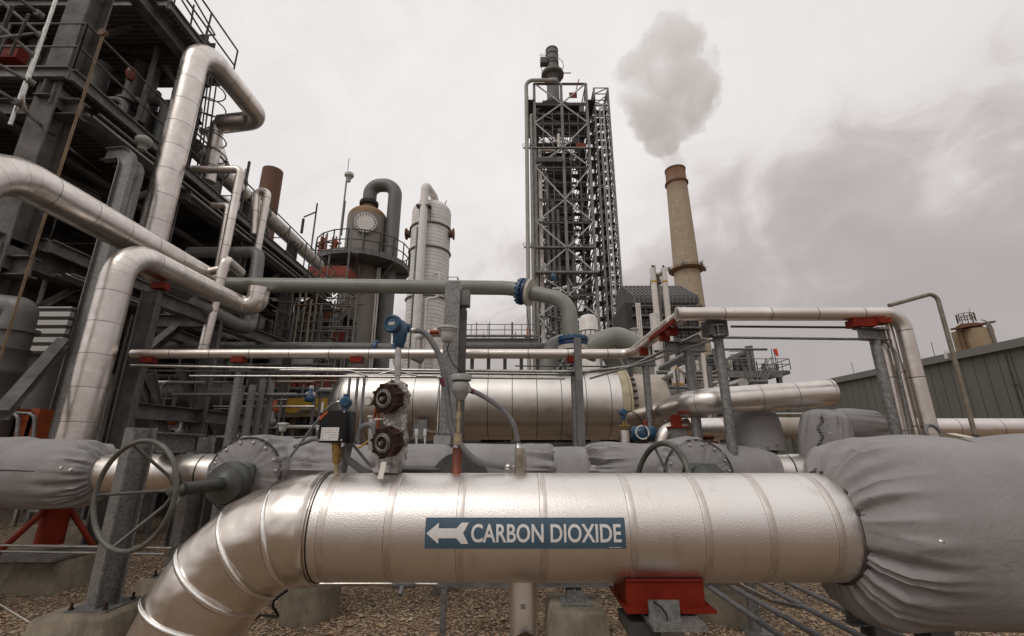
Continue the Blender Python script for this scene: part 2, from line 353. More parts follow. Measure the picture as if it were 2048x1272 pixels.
    def box(s, c, sz, rz=0, bev=0):
        c = V(c); x, y, z = sz[0] / 2, sz[1] / 2, sz[2] / 2; m_ = Matrix.Rotation(rz, 3, 'Z')
        if bev:
            b = bev; o = [(-x + b, -y), (x - b, -y), (x, -y + b), (x, y - b), (x - b, y), (-x + b, y), (-x, y - b), (-x, -y + b)]
            oi = [(px_ * (1 - b / x), py_ * (1 - b / y)) for px_, py_ in o]; vs_ = []
            for zz, oo in ((-z, o), (z - b, o), (z, oi)): vs_ += [c + m_ @ V((a, d, zz)) for a, d in oo]
            n = 8; fs = [tuple(range(n))[::-1], tuple(range(2 * n, 3 * n))] + [(k * n + i, k * n + (i + 1) % n, (k + 1) * n + (i + 1) % n, (k + 1) * n + i) for k in (0, 1) for i in range(n)]
            return s.add(vs_, fs, False)
        vs_ = [c + m_ @ V((a * x, b * y, d * z)) for d in (-1, 1) for a, b in ((-1, -1), (1, -1), (1, 1), (-1, 1))]
        return s.add(vs_, [(3, 2, 1, 0), (4, 5, 6, 7), (0, 1, 5, 4), (1, 2, 6, 5), (2, 3, 7, 6), (3, 0, 4, 7)], False)
    def frustum(s, c0, s0, s1, h):
        c0 = V(c0); vs_ = [c0 + V((a * q[0] / 2, b * q[1] / 2, z)) for z, q in ((0, s0), (h - .02, s1), (h, (s1[0] - .04, s1[1] - .04))) for a, b in ((-1, -1), (1, -1), (1, 1), (-1, 1))]
        return s.add(vs_, [(3, 2, 1, 0), (8, 9, 10, 11)] + [(k + i, k + (i + 1) % 4, k + (i + 1) % 4 + 4, k + i + 4) for k in (0, 4) for i in range(4)], False)
    def sphere(s, c, r, seg=12, sc=(1, 1, 1)):
        c = V(c); vs_ = []; n = seg // 2
        for i in range(n + 1):
            ph = PI * i / n
            for j in range(seg): th = 2 * PI * j / seg; vs_.append(c + V((math.sin(ph) * math.cos(th) * r * sc[0], math.sin(ph) * math.sin(th) * r * sc[1], math.cos(ph) * r * sc[2])))
        return s.add(vs_, [(i * seg + j, (i + 1) * seg + j, (i + 1) * seg + (j + 1) % seg, i * seg + (j + 1) % seg) for i in range(n) for j in range(seg)])
    def ring(s, c, axis, R_, r, seg=32, k=8, a0=0, a1=2 * PI):
        sd_, up_, d = basis(V(axis)); full = abs(a1 - a0 - 2 * PI) < 1e-4; n = seg if full else seg + 1; vs_ = []
        for i in range(n):
            th = a0 + (a1 - a0) * i / seg; o = up_ * math.cos(th) + sd_ * math.sin(th)
            for j in range(k): ph = 2 * PI * j / k; vs_.append(V(c) + o * (R_ + r * math.cos(ph)) + d * r * math.sin(ph))
        m_ = n if full else n - 1
        return s.add(vs_, [(i * k + j, ((i + 1) % n) * k + j, ((i + 1) % n) * k + (j + 1) % k, i * k + (j + 1) % k) for i in range(m_) for j in range(k)])
    def rail(s, pts, h=1.07, step=1.5, r=.022, mid=True, closed=False):
        pts = [V(p) for p in pts]
        if closed: pts.append(pts[0])
        for a, b in zip(pts, pts[1:]):
            for z in ((h, h * .5) if mid else (h,)): s.tube([a + V((0, 0, z)), b + V((0, 0, z))], r, 6)
            n = max(1, round((b - a).length / step))
            for i in range(n + 1): q = a.lerp(b, i / n); s.tube([q, q + V((0, 0, h))], r, 6)
        return s
    def build(s, name, mat, parent=None, label=None, cat=None, group=None, kind=None, origin=None):
        if origin is None:
            if parent is not None: origin = WLOC[parent.name]
            else:
                xs = [v.x for v in s.v]; ys = [v.y for v in s.v]; zs = [v.z for v in s.v]
                origin = V(((min(xs) + max(xs)) / 2, (min(ys) + max(ys)) / 2, min(zs)))
        me = bpy.data.meshes.new(name); me.from_pydata([v - origin for v in s.v], [], s.f)
        at = me.attributes.new('seam', 'FLOAT', 'POINT'); at.data.foreach_set('value', s.a)
        me.polygons.foreach_set('use_smooth', s.sm)
        if isinstance(mat, str): mat = MATS[mat]
        me.materials.append(mat); me.update()
        bm_ = bmesh.new(); bm_.from_mesh(me); bmesh.ops.recalc_face_normals(bm_, faces=bm_.faces); bm_.to_mesh(me); bm_.free(); me.set_sharp_from_angle(angle=R(66))
        o = bpy.data.objects.new(name, me); col.objects.link(o); WLOC[o.name] = V(origin)
        if parent is not None: o.parent = parent; o.location = V(origin) - WLOC[parent.name]
        else: o.location = origin
        tag(o, label, cat, group, kind); return o
def tag(o, label=None, cat=None, group=None, kind=None):
    for k, x in (('label', label), ('category', cat), ('group', group), ('kind', kind)):
        if x: o[k] = x
    return o
def T(name, label, cat, loc=(0, 0, 0), group=None, kind=None):
    o = bpy.data.objects.new(name, None); col.objects.link(o); o.location = loc; o.empty_display_size = .2
    WLOC[o.name] = V(loc); return tag(o, label, cat, group, kind)
def many(name, mat, parent, items, fn, cap=100):
    """each item its own part; beyond cap the rest is one part"""
    for it in items[:cap]:
        b = MB(); fn(b, it); b.build(name, mat, parent)
    if items[cap:]:
        b = MB()
        for it in items[cap:]: fn(b, it)
        b.build(name, mat, parent, kind='stuff')
def pipe(name, label, pts, r, mat='aluminium_jacket', bend=None, pitch=.9, epitch=None, cat='pipe', seg=20, group=None, parent=None, n=9, caps=True):
    b = MB(); b.tube(pts, r, seg, r * 2.2 if bend is None else bend, pitch, epitch or pitch / 5, caps, n)
    return b.build(name, mat, parent, label, cat, group) if parent is None else b.build(name, mat, parent)
def flange(b, c, axis, R_, t, nb=12, bolt=.03):
    b.lathe(V(c) - V(axis).normalized() * t / 2, axis, [(0, R_ * .6), (0, R_), (t, R_), (t, R_ * .6)], 24)
    s_, u_, d = basis(V(axis))
    for i in range(nb):
        th = 2 * PI * i / nb; q = V(c) + (u_ * math.cos(th) + s_ * math.sin(th)) * R_ * .86
        b.tube([q - d * t * 1.0, q + d * t * 1.0], bolt, 6)
def text_mesh(txt, h, sx=1.0, bold=0.0):
    c = bpy.data.curves.new('t', 'FONT'); c.body = txt; c.size = 1; c.offset = bold; c.resolution_u = 4
    o = bpy.data.objects.new('t', c); col.objects.link(o); bpy.context.view_layer.update()
    me = o.to_mesh(); vs_ = [V(v.co) for v in me.vertices]; fs = [tuple(p.vertices) for p in me.polygons]; o.to_mesh_clear()
    bpy.data.objects.remove(o); bpy.data.curves.remove(c)
    x0 = min(v.x for v in vs_); x1 = max(v.x for v in vs_); y0 = min(v.y for v in vs_); y1 = max(v.y for v in vs_); k = h / (y1 - y0)
    vs_ = [V(((v.x - x0) * k * sx, (v.y - y0) * k, 0)) for v in vs_]
    return vs_, fs, (x1 - x0) * k * sx
def slice_mesh(vs_, fs, y0, y1, n):
    bm_ = bmesh.new(); vv = [bm_.verts.new(v) for v in vs_]
    for f in fs:
        try: bm_.faces.new([vv[i] for i in f])
        except ValueError: pass
    for i in range(1, n):
        y = y0 + (y1 - y0) * i / n + 1e-4
        bmesh.ops.bisect_plane(bm_, geom=bm_.verts[:] + bm_.edges[:] + bm_.faces[:], plane_co=(0, y, 0), plane_no=(0, 1, 0))
    bm_.verts.index_update(); o = [v.co.copy() for v in bm_.verts], [tuple(v.index for v in f.verts) for f in bm_.faces]; bm_.free(); return o
def fabric(p0, p1, prof, seg=96, steps=60, folds=(), fr=14, amp=.03, lump=.02, seed=0, up=None, sq=0, rch=1.0):
    """a fabric cover round p0->p1; prof = [(t 0..1, radius)], folds = ts where it is gathered by a drawstring"""
    a, b, d = basis(V(p1) - V(p0), up); Ln = (V(p1) - V(p0)).length; vs_ = []; rnd = random.Random(seed)
    off = [rnd.uniform(0, 50) for _ in range(4)]
    ts = [prof[0][0] + (prof[-1][0] - prof[0][0]) * i / steps for i in range(steps + 1)]
    for t in ts:
        for (t0, r0), (t1, r1) in zip(prof, prof[1:]):
            if t0 <= t <= t1 + 1e-9:
                f = (t - t0) / max(t1 - t0, 1e-6); f = math.sin(f * PI / 2) if r1 > r0 else 1 - math.cos(f * PI / 2); r = r0 + (r1 - r0) * f; break
        for j in range(seg):
            th = 2 * PI * j / seg; rr = r; cx, sy = math.cos(th), math.sin(th)
            rr += lump * noise.noise(V((cx * 1.3 + off[0], sy * 1.3, t * Ln * 2.2 + off[1])))
            for g in folds:
                dd_ = abs(t - g) * Ln
                reach = rch * .16 + rch * .17 * (.5 + .5 * noise.noise(V((cx * 2.5, sy * 2.5, off[3] + g * 9))))
                e = math.exp(-(dd_ / reach) ** 1.5) * min(1, dd_ / .015 + .35)
                q = noise.noise(V((cx * fr / 3.1, sy * fr / 3.1, dd_ * 1.1 + off[2] + g * 7)))
                q2 = noise.noise(V((cx * fr / 1.4, sy * fr / 1.4, dd_ * 2 + off[1])))
                rr += amp * e * ((1 - abs(q) * 4.2) * .8 + q2 * .6)
            if sq: rr *= 1 + sq * (abs(math.sin(2 * th)) ** 2 - .4)
            vs_.append(V(p0) + d * (t * Ln) + (b * cx + a * sy) * rr)
    fs = [(i * seg + j, (i + 1) * seg + j, (i + 1) * seg + (j + 1) % seg, i * seg + (j + 1) % seg) for i in range(steps) for j in range(seg)]
    m_ = MB(); m_.add(vs_, fs, True)
    for i in (0, steps): m_.add(vs_[i * seg:(i + 1) * seg], [tuple(range(seg))], False)
    return m_
# ================================================================== GROUND
g = MB(); n = 60
for i in range(1): g.add([V((-1500, -300, 0)), V((1500, -300, 0)), V((1500, 2500, 0)), V((-1500, 2500, 0))], [(0, 1, 2, 3)], False)
g.build('ground', 'gravel', None, kind='structure', origin=V((0, 0, 0)))
rnd = random.Random(3)
for nm, mt, cnt in (('loose_gravel', 'stone_a', 15000), ('loose_gravel', 'stone_b', 11000), ('loose_gravel', 'stone_c', 4500)):
    b = MB(); vs_ = []; fs = []
    for i in range(cnt):
        y = 3.3 + 6.5 * rnd.random() ** 1.4; x = rnd.uniform(-1.15, 1.15) * y; r = rnd.uniform(.008, .019) * (1 if rnd.random() < .93 else 1.9); a = rnd.uniform(0, 6.28)
        c = V((x, y, r * .35)); ca, sa = math.cos(a), math.sin(a); e = rnd.uniform(.6, 1); o = len(vs_)
        for dx, dy, dz in ((1, 0, 0), (0, e, .1), (-.9, .1, 0), (-.1, -e, -.1), (.15, .1, .62), (0, 0, -.6)):
            vs_.append(c + V(((dx * ca - dy * sa) * r, (dx * sa + dy * ca) * r, dz * r)))
        for q in ((0, 1, 4), (1, 2, 4), (2, 3, 4), (3, 0, 4), (1, 0, 5), (2, 1, 5), (3, 2, 5), (0, 3, 5)): fs.append(tuple(o + k for k in q))
    b.add(vs_, fs, False); b.build(nm, mt, None, {'stone_a': 'tan brown crushed gravel lying under the pipes', 'stone_b': 'dark brown crushed gravel lying under the pipes', 'stone_c': 'pale crushed gravel chips scattered among the brown ones'}[mt], 'gravel', kind='stuff', origin=V((0, 0, 0)))

# ================================================================== CARBON DIOXIDE PIPE
PY, PZc, PR = 2.47, 1.12, .25
co2 = T('carbon_dioxide_pipe', 'large embossed silver pipe across the foreground with a blue carbon dioxide sign', 'pipe', (0, PY, 0))
b = MB(); b.tube([(x, PY, PZc) for x in [-.95 + .1 * i for i in range(31)]], PR, 96, caps=True); b.build('pipe_jacket', 'stucco_aluminium', co2)
for px in (640, 775, 920, 1090, 1270, 1420, 1550, 1685):
    x = (px - 1024) / 900 * 2.03; b = MB(); wd = .015
    b.lathe((x - wd, PY, PZc), (1, 0, 0), [(0, PR + .0002), (.001, PR + .0006), (2 * wd - .001, PR + .0006), (2 * wd, PR + .0002)], 96); b.build('strap', 'strap', co2)
    b = MB(); b.lathe((x - wd - .006, PY, PZc), (1, 0, 0), [(0, PR), (.0009, PR + .0009), (.0018, PR)], 96); b.build('lap_joint', 'stitching', co2)
# elbow of cut gores
EC = V((-.95, PY, PZc - .6)); ER = .6
b = MB(); vs_ = []; at = []; ng = 72; seg = 72
gore = [0, 16, 33, 50, 67, 84, 101]
def arcp(deg): th = R(90 + deg); return EC + V((math.cos(th) * ER, 0, math.sin(th) * ER)), V((math.cos(th), 0, math.sin(th))), V((-math.sin(th), 0, math.cos(th)))
for i in range(ng + 1):
    deg = 90 * i / ng; k = max(q for q in gore if q <= deg + 1e-6); k2 = min([q for q in gore if q > deg + 1e-6] or [101])
    # straight cone between two gore planes
    f = (deg - k) / (k2 - k); c0, o0, t0 = arcp(k); c1, o1, t1 = arcp(k2)
    for j in range(seg):
        th = 2 * PI * j / seg
        pa = c0 + (o0 * math.cos(th) + V((0, 1, 0)) * math.sin(th)) * PR; pb = c1 + (o1 * math.cos(th) + V((0, 1, 0)) * math.sin(th)) * PR
        p = pa.lerp(pb, f); pc = arcp(deg)[0]; dn = .009 * noise.noise(p * 6) + .016 * noise.noise(p * 2.6 + V((3, 1, 7))) + .003 * noise.noise(p * 15)
        vs_.append(p + (p - pc).normalized() * dn)
b.add(vs_, [(i * seg + j, i * seg + (j + 1) % seg, (i + 1) * seg + (j + 1) % seg, (i + 1) * seg + j) for i in range(ng) for j in range(seg)])
b.build('elbow_jacket', 'smooth_aluminium', co2)
for dg in gore[1:6]:
    c, o_, t_ = arcp(dg); b = MB(); nn_ = 60; pp_ = []; rr_ = []
    for q_ in range(nn_ + 1):
        th = R(-176 + 142 * q_ / nn_); pp_.append(c + (o_ * math.cos(th) + V((0, 1, 0)) * math.sin(th)) * (PR + .005)); rr_.append(.0135 * math.sin(PI * min(max(q_ / nn_, .004), .996)) ** .45)
    b.tube(pp_, rr_, 8); b.build('gore_bead', 'bright_bead', co2)
    b = MB(); b.ring(c + t_ * .016, t_, PR - .004, .006, 96, 6); b.build('gore_joint', 'stitching', co2)
b = MB(); b.tube([(-1.55, PY, PZc - .595), (-1.55, PY, .03)], PR, 64); b.build('drop_jacket', 'smooth_aluminium', co2)
b = MB(); b.lathe((-.955, PY, PZc), (1, 0, 0), [(-.03, PR), (-.028, PR + .006), (0, PR + .006), (.004, PR + .011), (.012, PR + .011), (.014, PR)], 96); b.build('end_ring', 'smooth_aluminium', co2)
b = MB(); b.lathe((-.935, PY, PZc), (1, 0, 0), [(0, PR), (.002, PR + .004), (.006, PR + .004), (.008, PR)], 96); b.build('lap_joint', 'black_ink', co2)
# the sign, wrapped round the pipe
def wrap(x, s, lift): ph = R(1.5) + s / PR; return V((x, PY - math.cos(ph) * (PR + lift), PZc + math.sin(ph) * (PR + lift)))
def wrapped(name, x0, s0, vs_, fs, mat, parent, lift):
    b = MB(); b.add([wrap(x0 + v.x, s0 + v.y, lift) for v in vs_], fs, False); return b.build(name, mat, parent)
def panel(x0, x1, s0, s1, name, mat, lift, parent):
    b = MB(); n = 14
    vs_ = [wrap(x, s0 + (s1 - s0) * i / n, l) for l in (lift, lift - .0015) for i in range(n + 1) for x in (x0, x1)]
    k = 2 * (n + 1); fs = []
    for i in range(n): fs += [(2 * i, 2 * i + 1, 2 * i + 3, 2 * i + 2), (k + 2 * i, k + 2 * i + 2, k + 2 * i + 3, k + 2 * i + 1), (2 * i, 2 * i + 2, k + 2 * i + 2, k + 2 * i), (2 * i + 1, k + 2 * i + 1, k + 2 * i + 3, 2 * i + 3)]
    fs += [(0, k, k + 1, 1), (2 * n, 2 * n + 1, k + 2 * n + 1, k + 2 * n)]
    b.add(vs_, fs, False); return b.build(name, mat, parent)
SX0, SX1, SH = -.392, .512, .064
sign = panel(SX0 + .198, SX1, -SH, SH, 'pipe_marker', 'sign_blue', .0042, co2)
sign2 = panel(SX0, SX0 + .197, -SH, SH, 'arrow_marker', 'sign_blue', .0042, co2)
tv, tf, tw = text_mesh('CARBON DIOXIDE', .076, .80, .018)
kx = (.512 - (SX0 + .208) - .02) / tw; tv = [V((v.x * kx, v.y, 0)) for v in tv]; tv, tf = slice_mesh(tv, tf, 0, .076, 12)
wrapped('lettering', SX0 + .208, -.038, tv, tf, 'sign_white', sign, .0052)
tv, tf, tw = text_mesh('____ ________', .0025, 1.0); k = .055 / tw
wrapped('small_print', .435, -.059, [V((v.x * k, v.y, 0)) for v in tv], tf, 'sign_white', sign, .0052)
ar = [(0, 0), (.055, .043), (.055, .02), (.135, .02), (.158, .043), (.190, .043), (.166, 0), (.190, -.043), (.158, -.043), (.135, -.02), (.055, -.02), (.055, -.043)]
tv, tf = slice_mesh([V((x, y, 0)) for x, y in ar], [tuple(range(12))], -.043, .043, 12)
wrapped('arrow', SX0 + .006, 0, tv, tf, 'sign_white', sign2, .0052)

# fabric cover at the right end
c = fabric((1.585, PY, PZc), (3.75, PY, PZc + .02), [(0, .252), (.012, .30), (.05, .385), (.11, .432), (.35, .44), (.7, .44), (1, .43)], 280, 210, folds=(0,), fr=16, amp=.046, lump=.04, seed=5, sq=.02, rch=.62)
fc = c.build('valve_cover', 'fabric', None, 'huge grey fabric cover laced around the right end of the foreground pipe', 'pipe cover')
b = MB(); b.ring((1.59, PY, PZc), (1, 0, 0), .256, .007, 90, 6)
rr = random.Random(2)
for i in range(80):
    th = 2 * PI * i / 80; q = V((1.592 + rr.uniform(0, .006), PY + math.cos(th) * .268, PZc + math.sin(th) * .268)); b.tube([q, q + V((rr.uniform(.004, .012), math.cos(th) * .006, math.sin(th) * .006))], .0022, 5)
b.build('drawstring', 'stitching', fc)
q = P(1881, 1084, 2.045); b = MB(); b.lathe(q, V((-.35, -1, .1)), [(-.03, .012), (0, .02), (.004, .02), (.006, .012), (.012, .009), (.013, 0)], 16); b.build('fastening_button', 'stainless', fc)
b = MB(); a_, c_ = P(1905, 879, 2.44), P(1946, 888, 2.30); b.bar(a_ + V((0, 0, .03)), c_ + V((0, 0, .03)), .035, .004, (0, 0, 1)); b.build('label_tag', 'tag_cream', None, 'thin cream plastic tag lying on top of the huge grey fabric cover', 'tag')
b = MB(); b.ring(P(1868, 868, 2.62), (.2, -1, .2), .05, .010, 20, 8, -1.9, 1.9); b.build('lifting_loop', 'galvanized_dull', None, 'small bent steel loop standing behind the huge grey fabric cover', 'loop')
# post with feet under the big cover, drain branch, saddle, rods
cs = T('cover_support', 'dark grey steel frame under the huge grey fabric cover at lower right', 'support', down(P(1830, 1200, 3.0)))
for nm, px in (('post', 1745), ('post', 1850)):
    q = P(px, 1190, 3.2); b = MB(); b.ibeam(down(q), V((q.x, q.y, .85)), .14, .14); b.build(nm, 'galvanized_dull', cs)
b = MB(); b.ibeam(P(1690, 1225, 3.2), P(1960, 1225, 3.2), .1, .12); b.build('cross_beam', 'galvanized_dull', cs)
br = T('drain_branch', 'short vertical silver branch pipe hanging below the foreground pipe', 'pipe', (.055, PY, 0))
b = MB(); b.tube([(.055, PY, .90), (.055, PY, .70)], .07, 40); b.build('branch_jacket', 'stucco_aluminium', br)
b = MB(); b.tube([(.055, PY, .70), (.055, PY, .42)], .066, 40); b.build('lower_jacket', 'stucco_aluminium', br)
b = MB(); b.box((.052, PY - .075, .783), (.022, .008, .02)); b.build('latch', 'galvanized', br)
dv = T('drain_valve', 'rusty brown drain valve body in front of the short branch pipe', 'valve', (.06, PY - .1, .42))
b = MB(); b.lathe((.062, PY - .14, .60), (0, 1, 0), [(-.02, .05), (0, .075), (.05, .085), (.09, .06)], 9); b.build('valve_body', 'rust', dv)
b = MB(); b.ring((.062, PY - .168, .60), (0, 1, 0), .028, .006, 20, 6); b.tube([(.062, PY - .15, .60), (.062, PY - .19, .6)], .012, 8); b.build('valve_stem', 'galvanized', dv)
b = MB(); b.lathe(V((.20, PY - .15, .585)), V((-.6, .2, .55)), [(-.03, .03), (0, .034), (.012, .036), (.03, .03), (.04, .018), (.09, .015)], 16); b.build('hose_coupling', 'stainless', None, 'shiny round hose coupling beside the rusty drain valve', 'fitting')
sd_ = T('pipe_saddle', 'bright red steel saddle under the foreground pipe on a grey bracket', 'pipe support', (.66, PY, 0))
x0, x1 = .52, .875
b = MB(); n = 20; vs_ = []
for l in (.004, .016):
    for i in range(n + 1):
        ph = R(-128 + 76 * i / n); p = V((0, PY + math.cos(ph + PI / 2 * 0) * 0, 0)); yy = PY + math.sin(ph + R(90)) * 0
        for x in (x0, x1): vs_.append(V((x, PY - math.cos(ph) * (PR + l) * 1.0, PZc + math.sin(ph) * (PR + l))))
k = 2 * (n + 1); fs = []
for i in range(n): fs += [(2 * i, 2 * i + 1, 2 * i + 3, 2 * i + 2), (k + 2 * i, k + 2 * i + 2, k + 2 * i + 3, k + 2 * i + 1), (2 * i, 2 * i + 2, k + 2 * i + 2, k + 2 * i), (2 * i + 1, k + 2 * i + 1, k + 2 * i + 3, 2 * i + 3)]
fs += [(0, k, k + 1, 1), (2 * n, 2 * n + 1, k + 2 * n + 1, k + 2 * n)]
b.add(vs_, fs, False); b.build('saddle_plate', 'red_oxide', sd_)
b = MB(); b.box((.6975, PY - .15, .855), (.355, .012, .10)); b.build('front_web', 'red_oxide', sd_)
for gx_ in (.53, .69, .865): b = MB(); b.box((gx_, PY, .84), (.012, .28, .07)); b.build('gusset', 'red_oxide', sd_)
b = MB(); b.box((.705, PY - .02, .80), (.40, .37, .014)); b.build('base_flange', 'red_oxide', sd_)
st = T('support_stanchion', 'grey galvanized bracket and post carrying the bright red saddle', 'pipe support', (.66, PY, 0))
b = MB(); b.box((.70, PY - .10, .775), (.23, .46, .016)); b.build('top_plate', 'galvanized', st)
b = MB(); b.box((.665, PY - .225, .81), (.135, .012, .085)); b.build('stop_plate', 'galvanized', st)
b = MB(); b.ibeam((.68, PY - .08, 0.02), (.68, PY - .08, .766), .16, .2, .014, (0, 1, 0)); b.build('post', 'galvanized', st)
b = MB(); b.box((.58, PY - .1, .73), (.14, .2, .05)); b.build('side_bracket', 'dark_steel', st)
b = MB(); q = V((.62, PY - .235, .85)); b.tube([q, q + V((.03, -.01, -.02)), q + V((.05, -.012, -.05)), q + V((.04, -.03, -.08)), q + V((.0, -.05, -.083))], .0035, 6, .02); b.build('tie_wire', 'black_plastic', None, 'loose black tie wire hanging on the grey bracket below the red saddle', 'wire')
def pedestal(name, label, c, s0, s1, h, round_=False):
    b = MB()
    if round_: b.lathe(c, (0, 0, 1), [(-.02, s0), (h - .02, s0), (h, s0 - .02), (h, 0)], 28)
    else: b.frustum(V(c) - V((0, 0, .02)), s0, s1, h + .02)
    return b.build(name, 'concrete', None, label, 'concrete footing')
q = G(622, 1205, .1); pedestal('round_pier', 'round stained concrete pier under the left part of the foreground pipe', (q.x, 4.75, 0), .27, 0, .28, True)
pedestal('round_pier', 'round concrete pier half hidden right of the red saddle', down(V((1.95, 4.7, 0))), .24, 0, .24, True)
q = G(1152, 1210, .29); pedestal('concrete_footing', 'square concrete footing with a small steel post below the middle of the foreground pipe', (q.x, 4.15, 0), (.48, .58), (.42, .5), .29)
lp = T('low_beam_support', 'low grey channel beam running beneath the foreground pipe on a stub post', 'pipe support', (q.x, 4.15, .29))
b = MB(); b.box((q.x, 4.15, .297), (.24, .24, .014)); b.build('base_plate', 'galvanized', lp)
b = MB(); b.ibeam((q.x, 4.15, .304), (q.x, 4.15, .39), .13, .13, .01, (0, 1, 0)); b.build('stub_post', 'galvanized', lp)
b = MB(); b.channel((P(875, 1178, 4.2).x, 4.2, .395 + .05), (P(1262, 1178, 4.2).x, 4.2, .395 + .05), .05, .10); b.build('channel_beam', 'galvanized_dull', lp)
a_ = P(893, 1190, 3.9); b = MB(); b.angle(down(a_), V((a_.x, a_.y, .45)), .045); b.build('thin_post', 'galvanized', None, 'thin upright angle post under the foreground pipe left of its centre', 'post')
cd = T('low_conduit', 'thin steel tube running just under the left part of the foreground pipe', 'conduit', down(P(700, 1168, 3.6)))
b = MB(); b.tube([P(562, 1168, 3.6), P(790, 1168, 3.6)], .016, 12); b.build('tube', 'stainless', cd)
b = MB(); b.tube([P(828, 1168, 3.6), P(875, 1169, 3.6)], .014, 12); b.build('tube', 'stainless', cd)
b = MB(); b.tube([P(786, 1168, 3.6), P(830, 1168, 3.6)], .028, 12); b.tube([P(806, 1168, 3.6), P(800, 1190, 3.55)], .02, 10); b.build('tee_fitting', 'conduit', cd)
for i, (a_, c_) in enumerate((((1440, 1160), (1640, 1272)), ((1490, 1152), (1770, 1290)), ((1545, 1150), (1860, 1290)), ((1420, 1175), (1570, 1290)))):
    b = MB(); z = .50; b.tube([PZ(a_[0], a_[1], z), PZ(c_[0] + 120, c_[1] + 70, z)], .017, 10)
    b.build('ground_conduit', 'conduit', None, ['second conduit from the left of those running to the lower right corner', 'third conduit from the left, running below the fabric cover', 'rightmost conduit running below the huge fabric cover', 'leftmost low conduit running from the red saddle towards the viewer'][i], 'conduit', 'conduits near the ground at lower right')
b = MB(); b.tube([P(1425, 1165, 2.9), P(1470, 1165, 2.95), P(1540, 1200, 3.0), P(1600, 1215, 3.2)], .013, 10, .12); b.build('bent_conduit', 'stainless', None, 'bright bent conduit end leaving the right side of the red saddle', 'conduit')
b = MB(); b.tube([P(575, 1180, 3.0), P(540, 1205, 3.0), P(560, 1235, 3.1), P(520, 1230, 3.3), P(470, 1272, 3.4)], .008, 8, .08); b.build('black_cable', 'black_plastic', None, 'loose black cable loop on the gravel beside the silver elbow', 'cable')
b = MB(); b.tube([PZ(-40, 1185, .02), PZ(60, 1245, .02), PZ(190, 1300, .02)], .006, 6, .2); b.build('guide_string', 'tag_cream', None, 'thin pale string stretched over the gravel at lower left', 'string')

# ================================================================== INSTRUMENTS ON THE FOREGROUND PIPE
IY = 2.47; TOPZ = PZc + PR
def I(px, py, dy=0): return P(px, py, IY + dy)
u = mpp(I(800, 850))
# black heater box
bx = T('controller_box', 'black controller box with white data plate on a brass stem', 'controller', down(I(678, 940), TOPZ))
c = I(676, 853); b = MB(); b.box(c + V((0, .0, 0)), (.152, .11, .168), R(-8), .012); b.build('housing', 'black_plastic', bx)
m8 = Matrix.Rotation(R(-8), 3, 'Z')
def onface(x, z, d=.0565): return c + m8 @ V((x, -d, z))
b = MB(); b.box(onface(-.002, 0, .0565), (.142, .006, .158), R(-8)); lid = b.build('lid', 'black_plastic', bx)
b = MB(); b.box(onface(-.008, -.040, .0605), (.098, .002, .066), R(-8)); dp = b.build('data_plate', 'sign_white', bx)
rr = random.Random(8); b = MB()
for i in range(7):
    z = -.015 - i * .0085; x = -.053
    while x < .036:
        L_ = rr.uniform(.006, .016); b.box(onface(x + L_ / 2, z, .0618), (L_, .0006, rr.choice((.0012, .002))), R(-8)); x += L_ + rr.uniform(.003, .008)
b.build('print_lines', 'black_ink', dp)
for x, z in ((-.064, .072), (.06, .072), (-.064, -.072), (.06, -.072)):
    b = MB(); b.lathe(onface(x, z, .059), (0, -1, 0), [(0, .0055), (.004, .0055), (.005, 0)], 10); b.build('screw', 'stainless', bx)
tv, tf, tw = text_mesh('SANTEC', .013, 1.0, .03); k = .058 / tw; ca, sa = math.cos(R(44)), math.sin(R(44)); b = MB()
b.add([onface(-.072 + v.x * k * ca - v.y * sa, .030 + v.x * k * sa + v.y * ca, .0612) for v in tv], tf, False); b.build('lettering', 'orange_ink', bx)
b = MB(); b.tube([I(673, 883), I(673, 900)], .024, 14); b.lathe(I(673, 918), (0, 0, 1), [(-.02, .012), (-.02, .02), (.0, .022), (.02, .022), (.02, .028), (.045, .028)], 8); b.build('brass_fitting', 'brass', bx)
b = MB(); b.tube([I(673, 920), down(I(673, 942), TOPZ - .01)], .013, 12); b.build('stem', 'dirty_brass', bx)
b = MB(); b.lathe(I(640, 862), (-1, 0, 0), [(0, .024), (.012, .024), (.016, .012)], 14); b.build('side_knob', 'galvanized', bx)
# post behind it
b = MB(); b.tube([P(698, 884, 2.6), P(683, 945, 2.6)], .026, 14); b.build('leaning_tube', 'galvanized', None, 'short leaning grey tube behind the black controller box', 'tube')
# small blue transmitter behind
tr = T('small_transmitter', 'small blue transmitter just above the black controller box', 'transmitter', I(692, 820, .3))
b = MB(); q = P(692, 805, 2.8); b.lathe(q, (.1, -1, 0), [(-.035, .02), (-.03, .032), (.03, .032), (.035, .024)], 16); b.tube([q, q + V((0, 0, -.05))], .024, 12); b.tube([q + V((0, 0, -.05)), q + V((0, 0, -.08))], .017, 10); b.build('housing', 'blue_paint', tr)
b = MB(); b.lathe(q, (0, 0, 1), [(.0, .02), (.05, .02), (.052, .0)], 12); b.build('cap', 'blue_paint', tr)
b = MB(); b.tube([q + V((-.03, 0, .005)), q + V((-.055, 0, .003))], .009, 8); b.build('gland', 'stainless', tr)
b = MB(); b.tube([q + V((-.05, 0, 0)), q + V((-.09, 0, -.01)), q + V((-.15, .0, -.09)), q + V((-.30, 0, -.32))], .008, 8, .07); b.build('cable', 'conduit', tr)
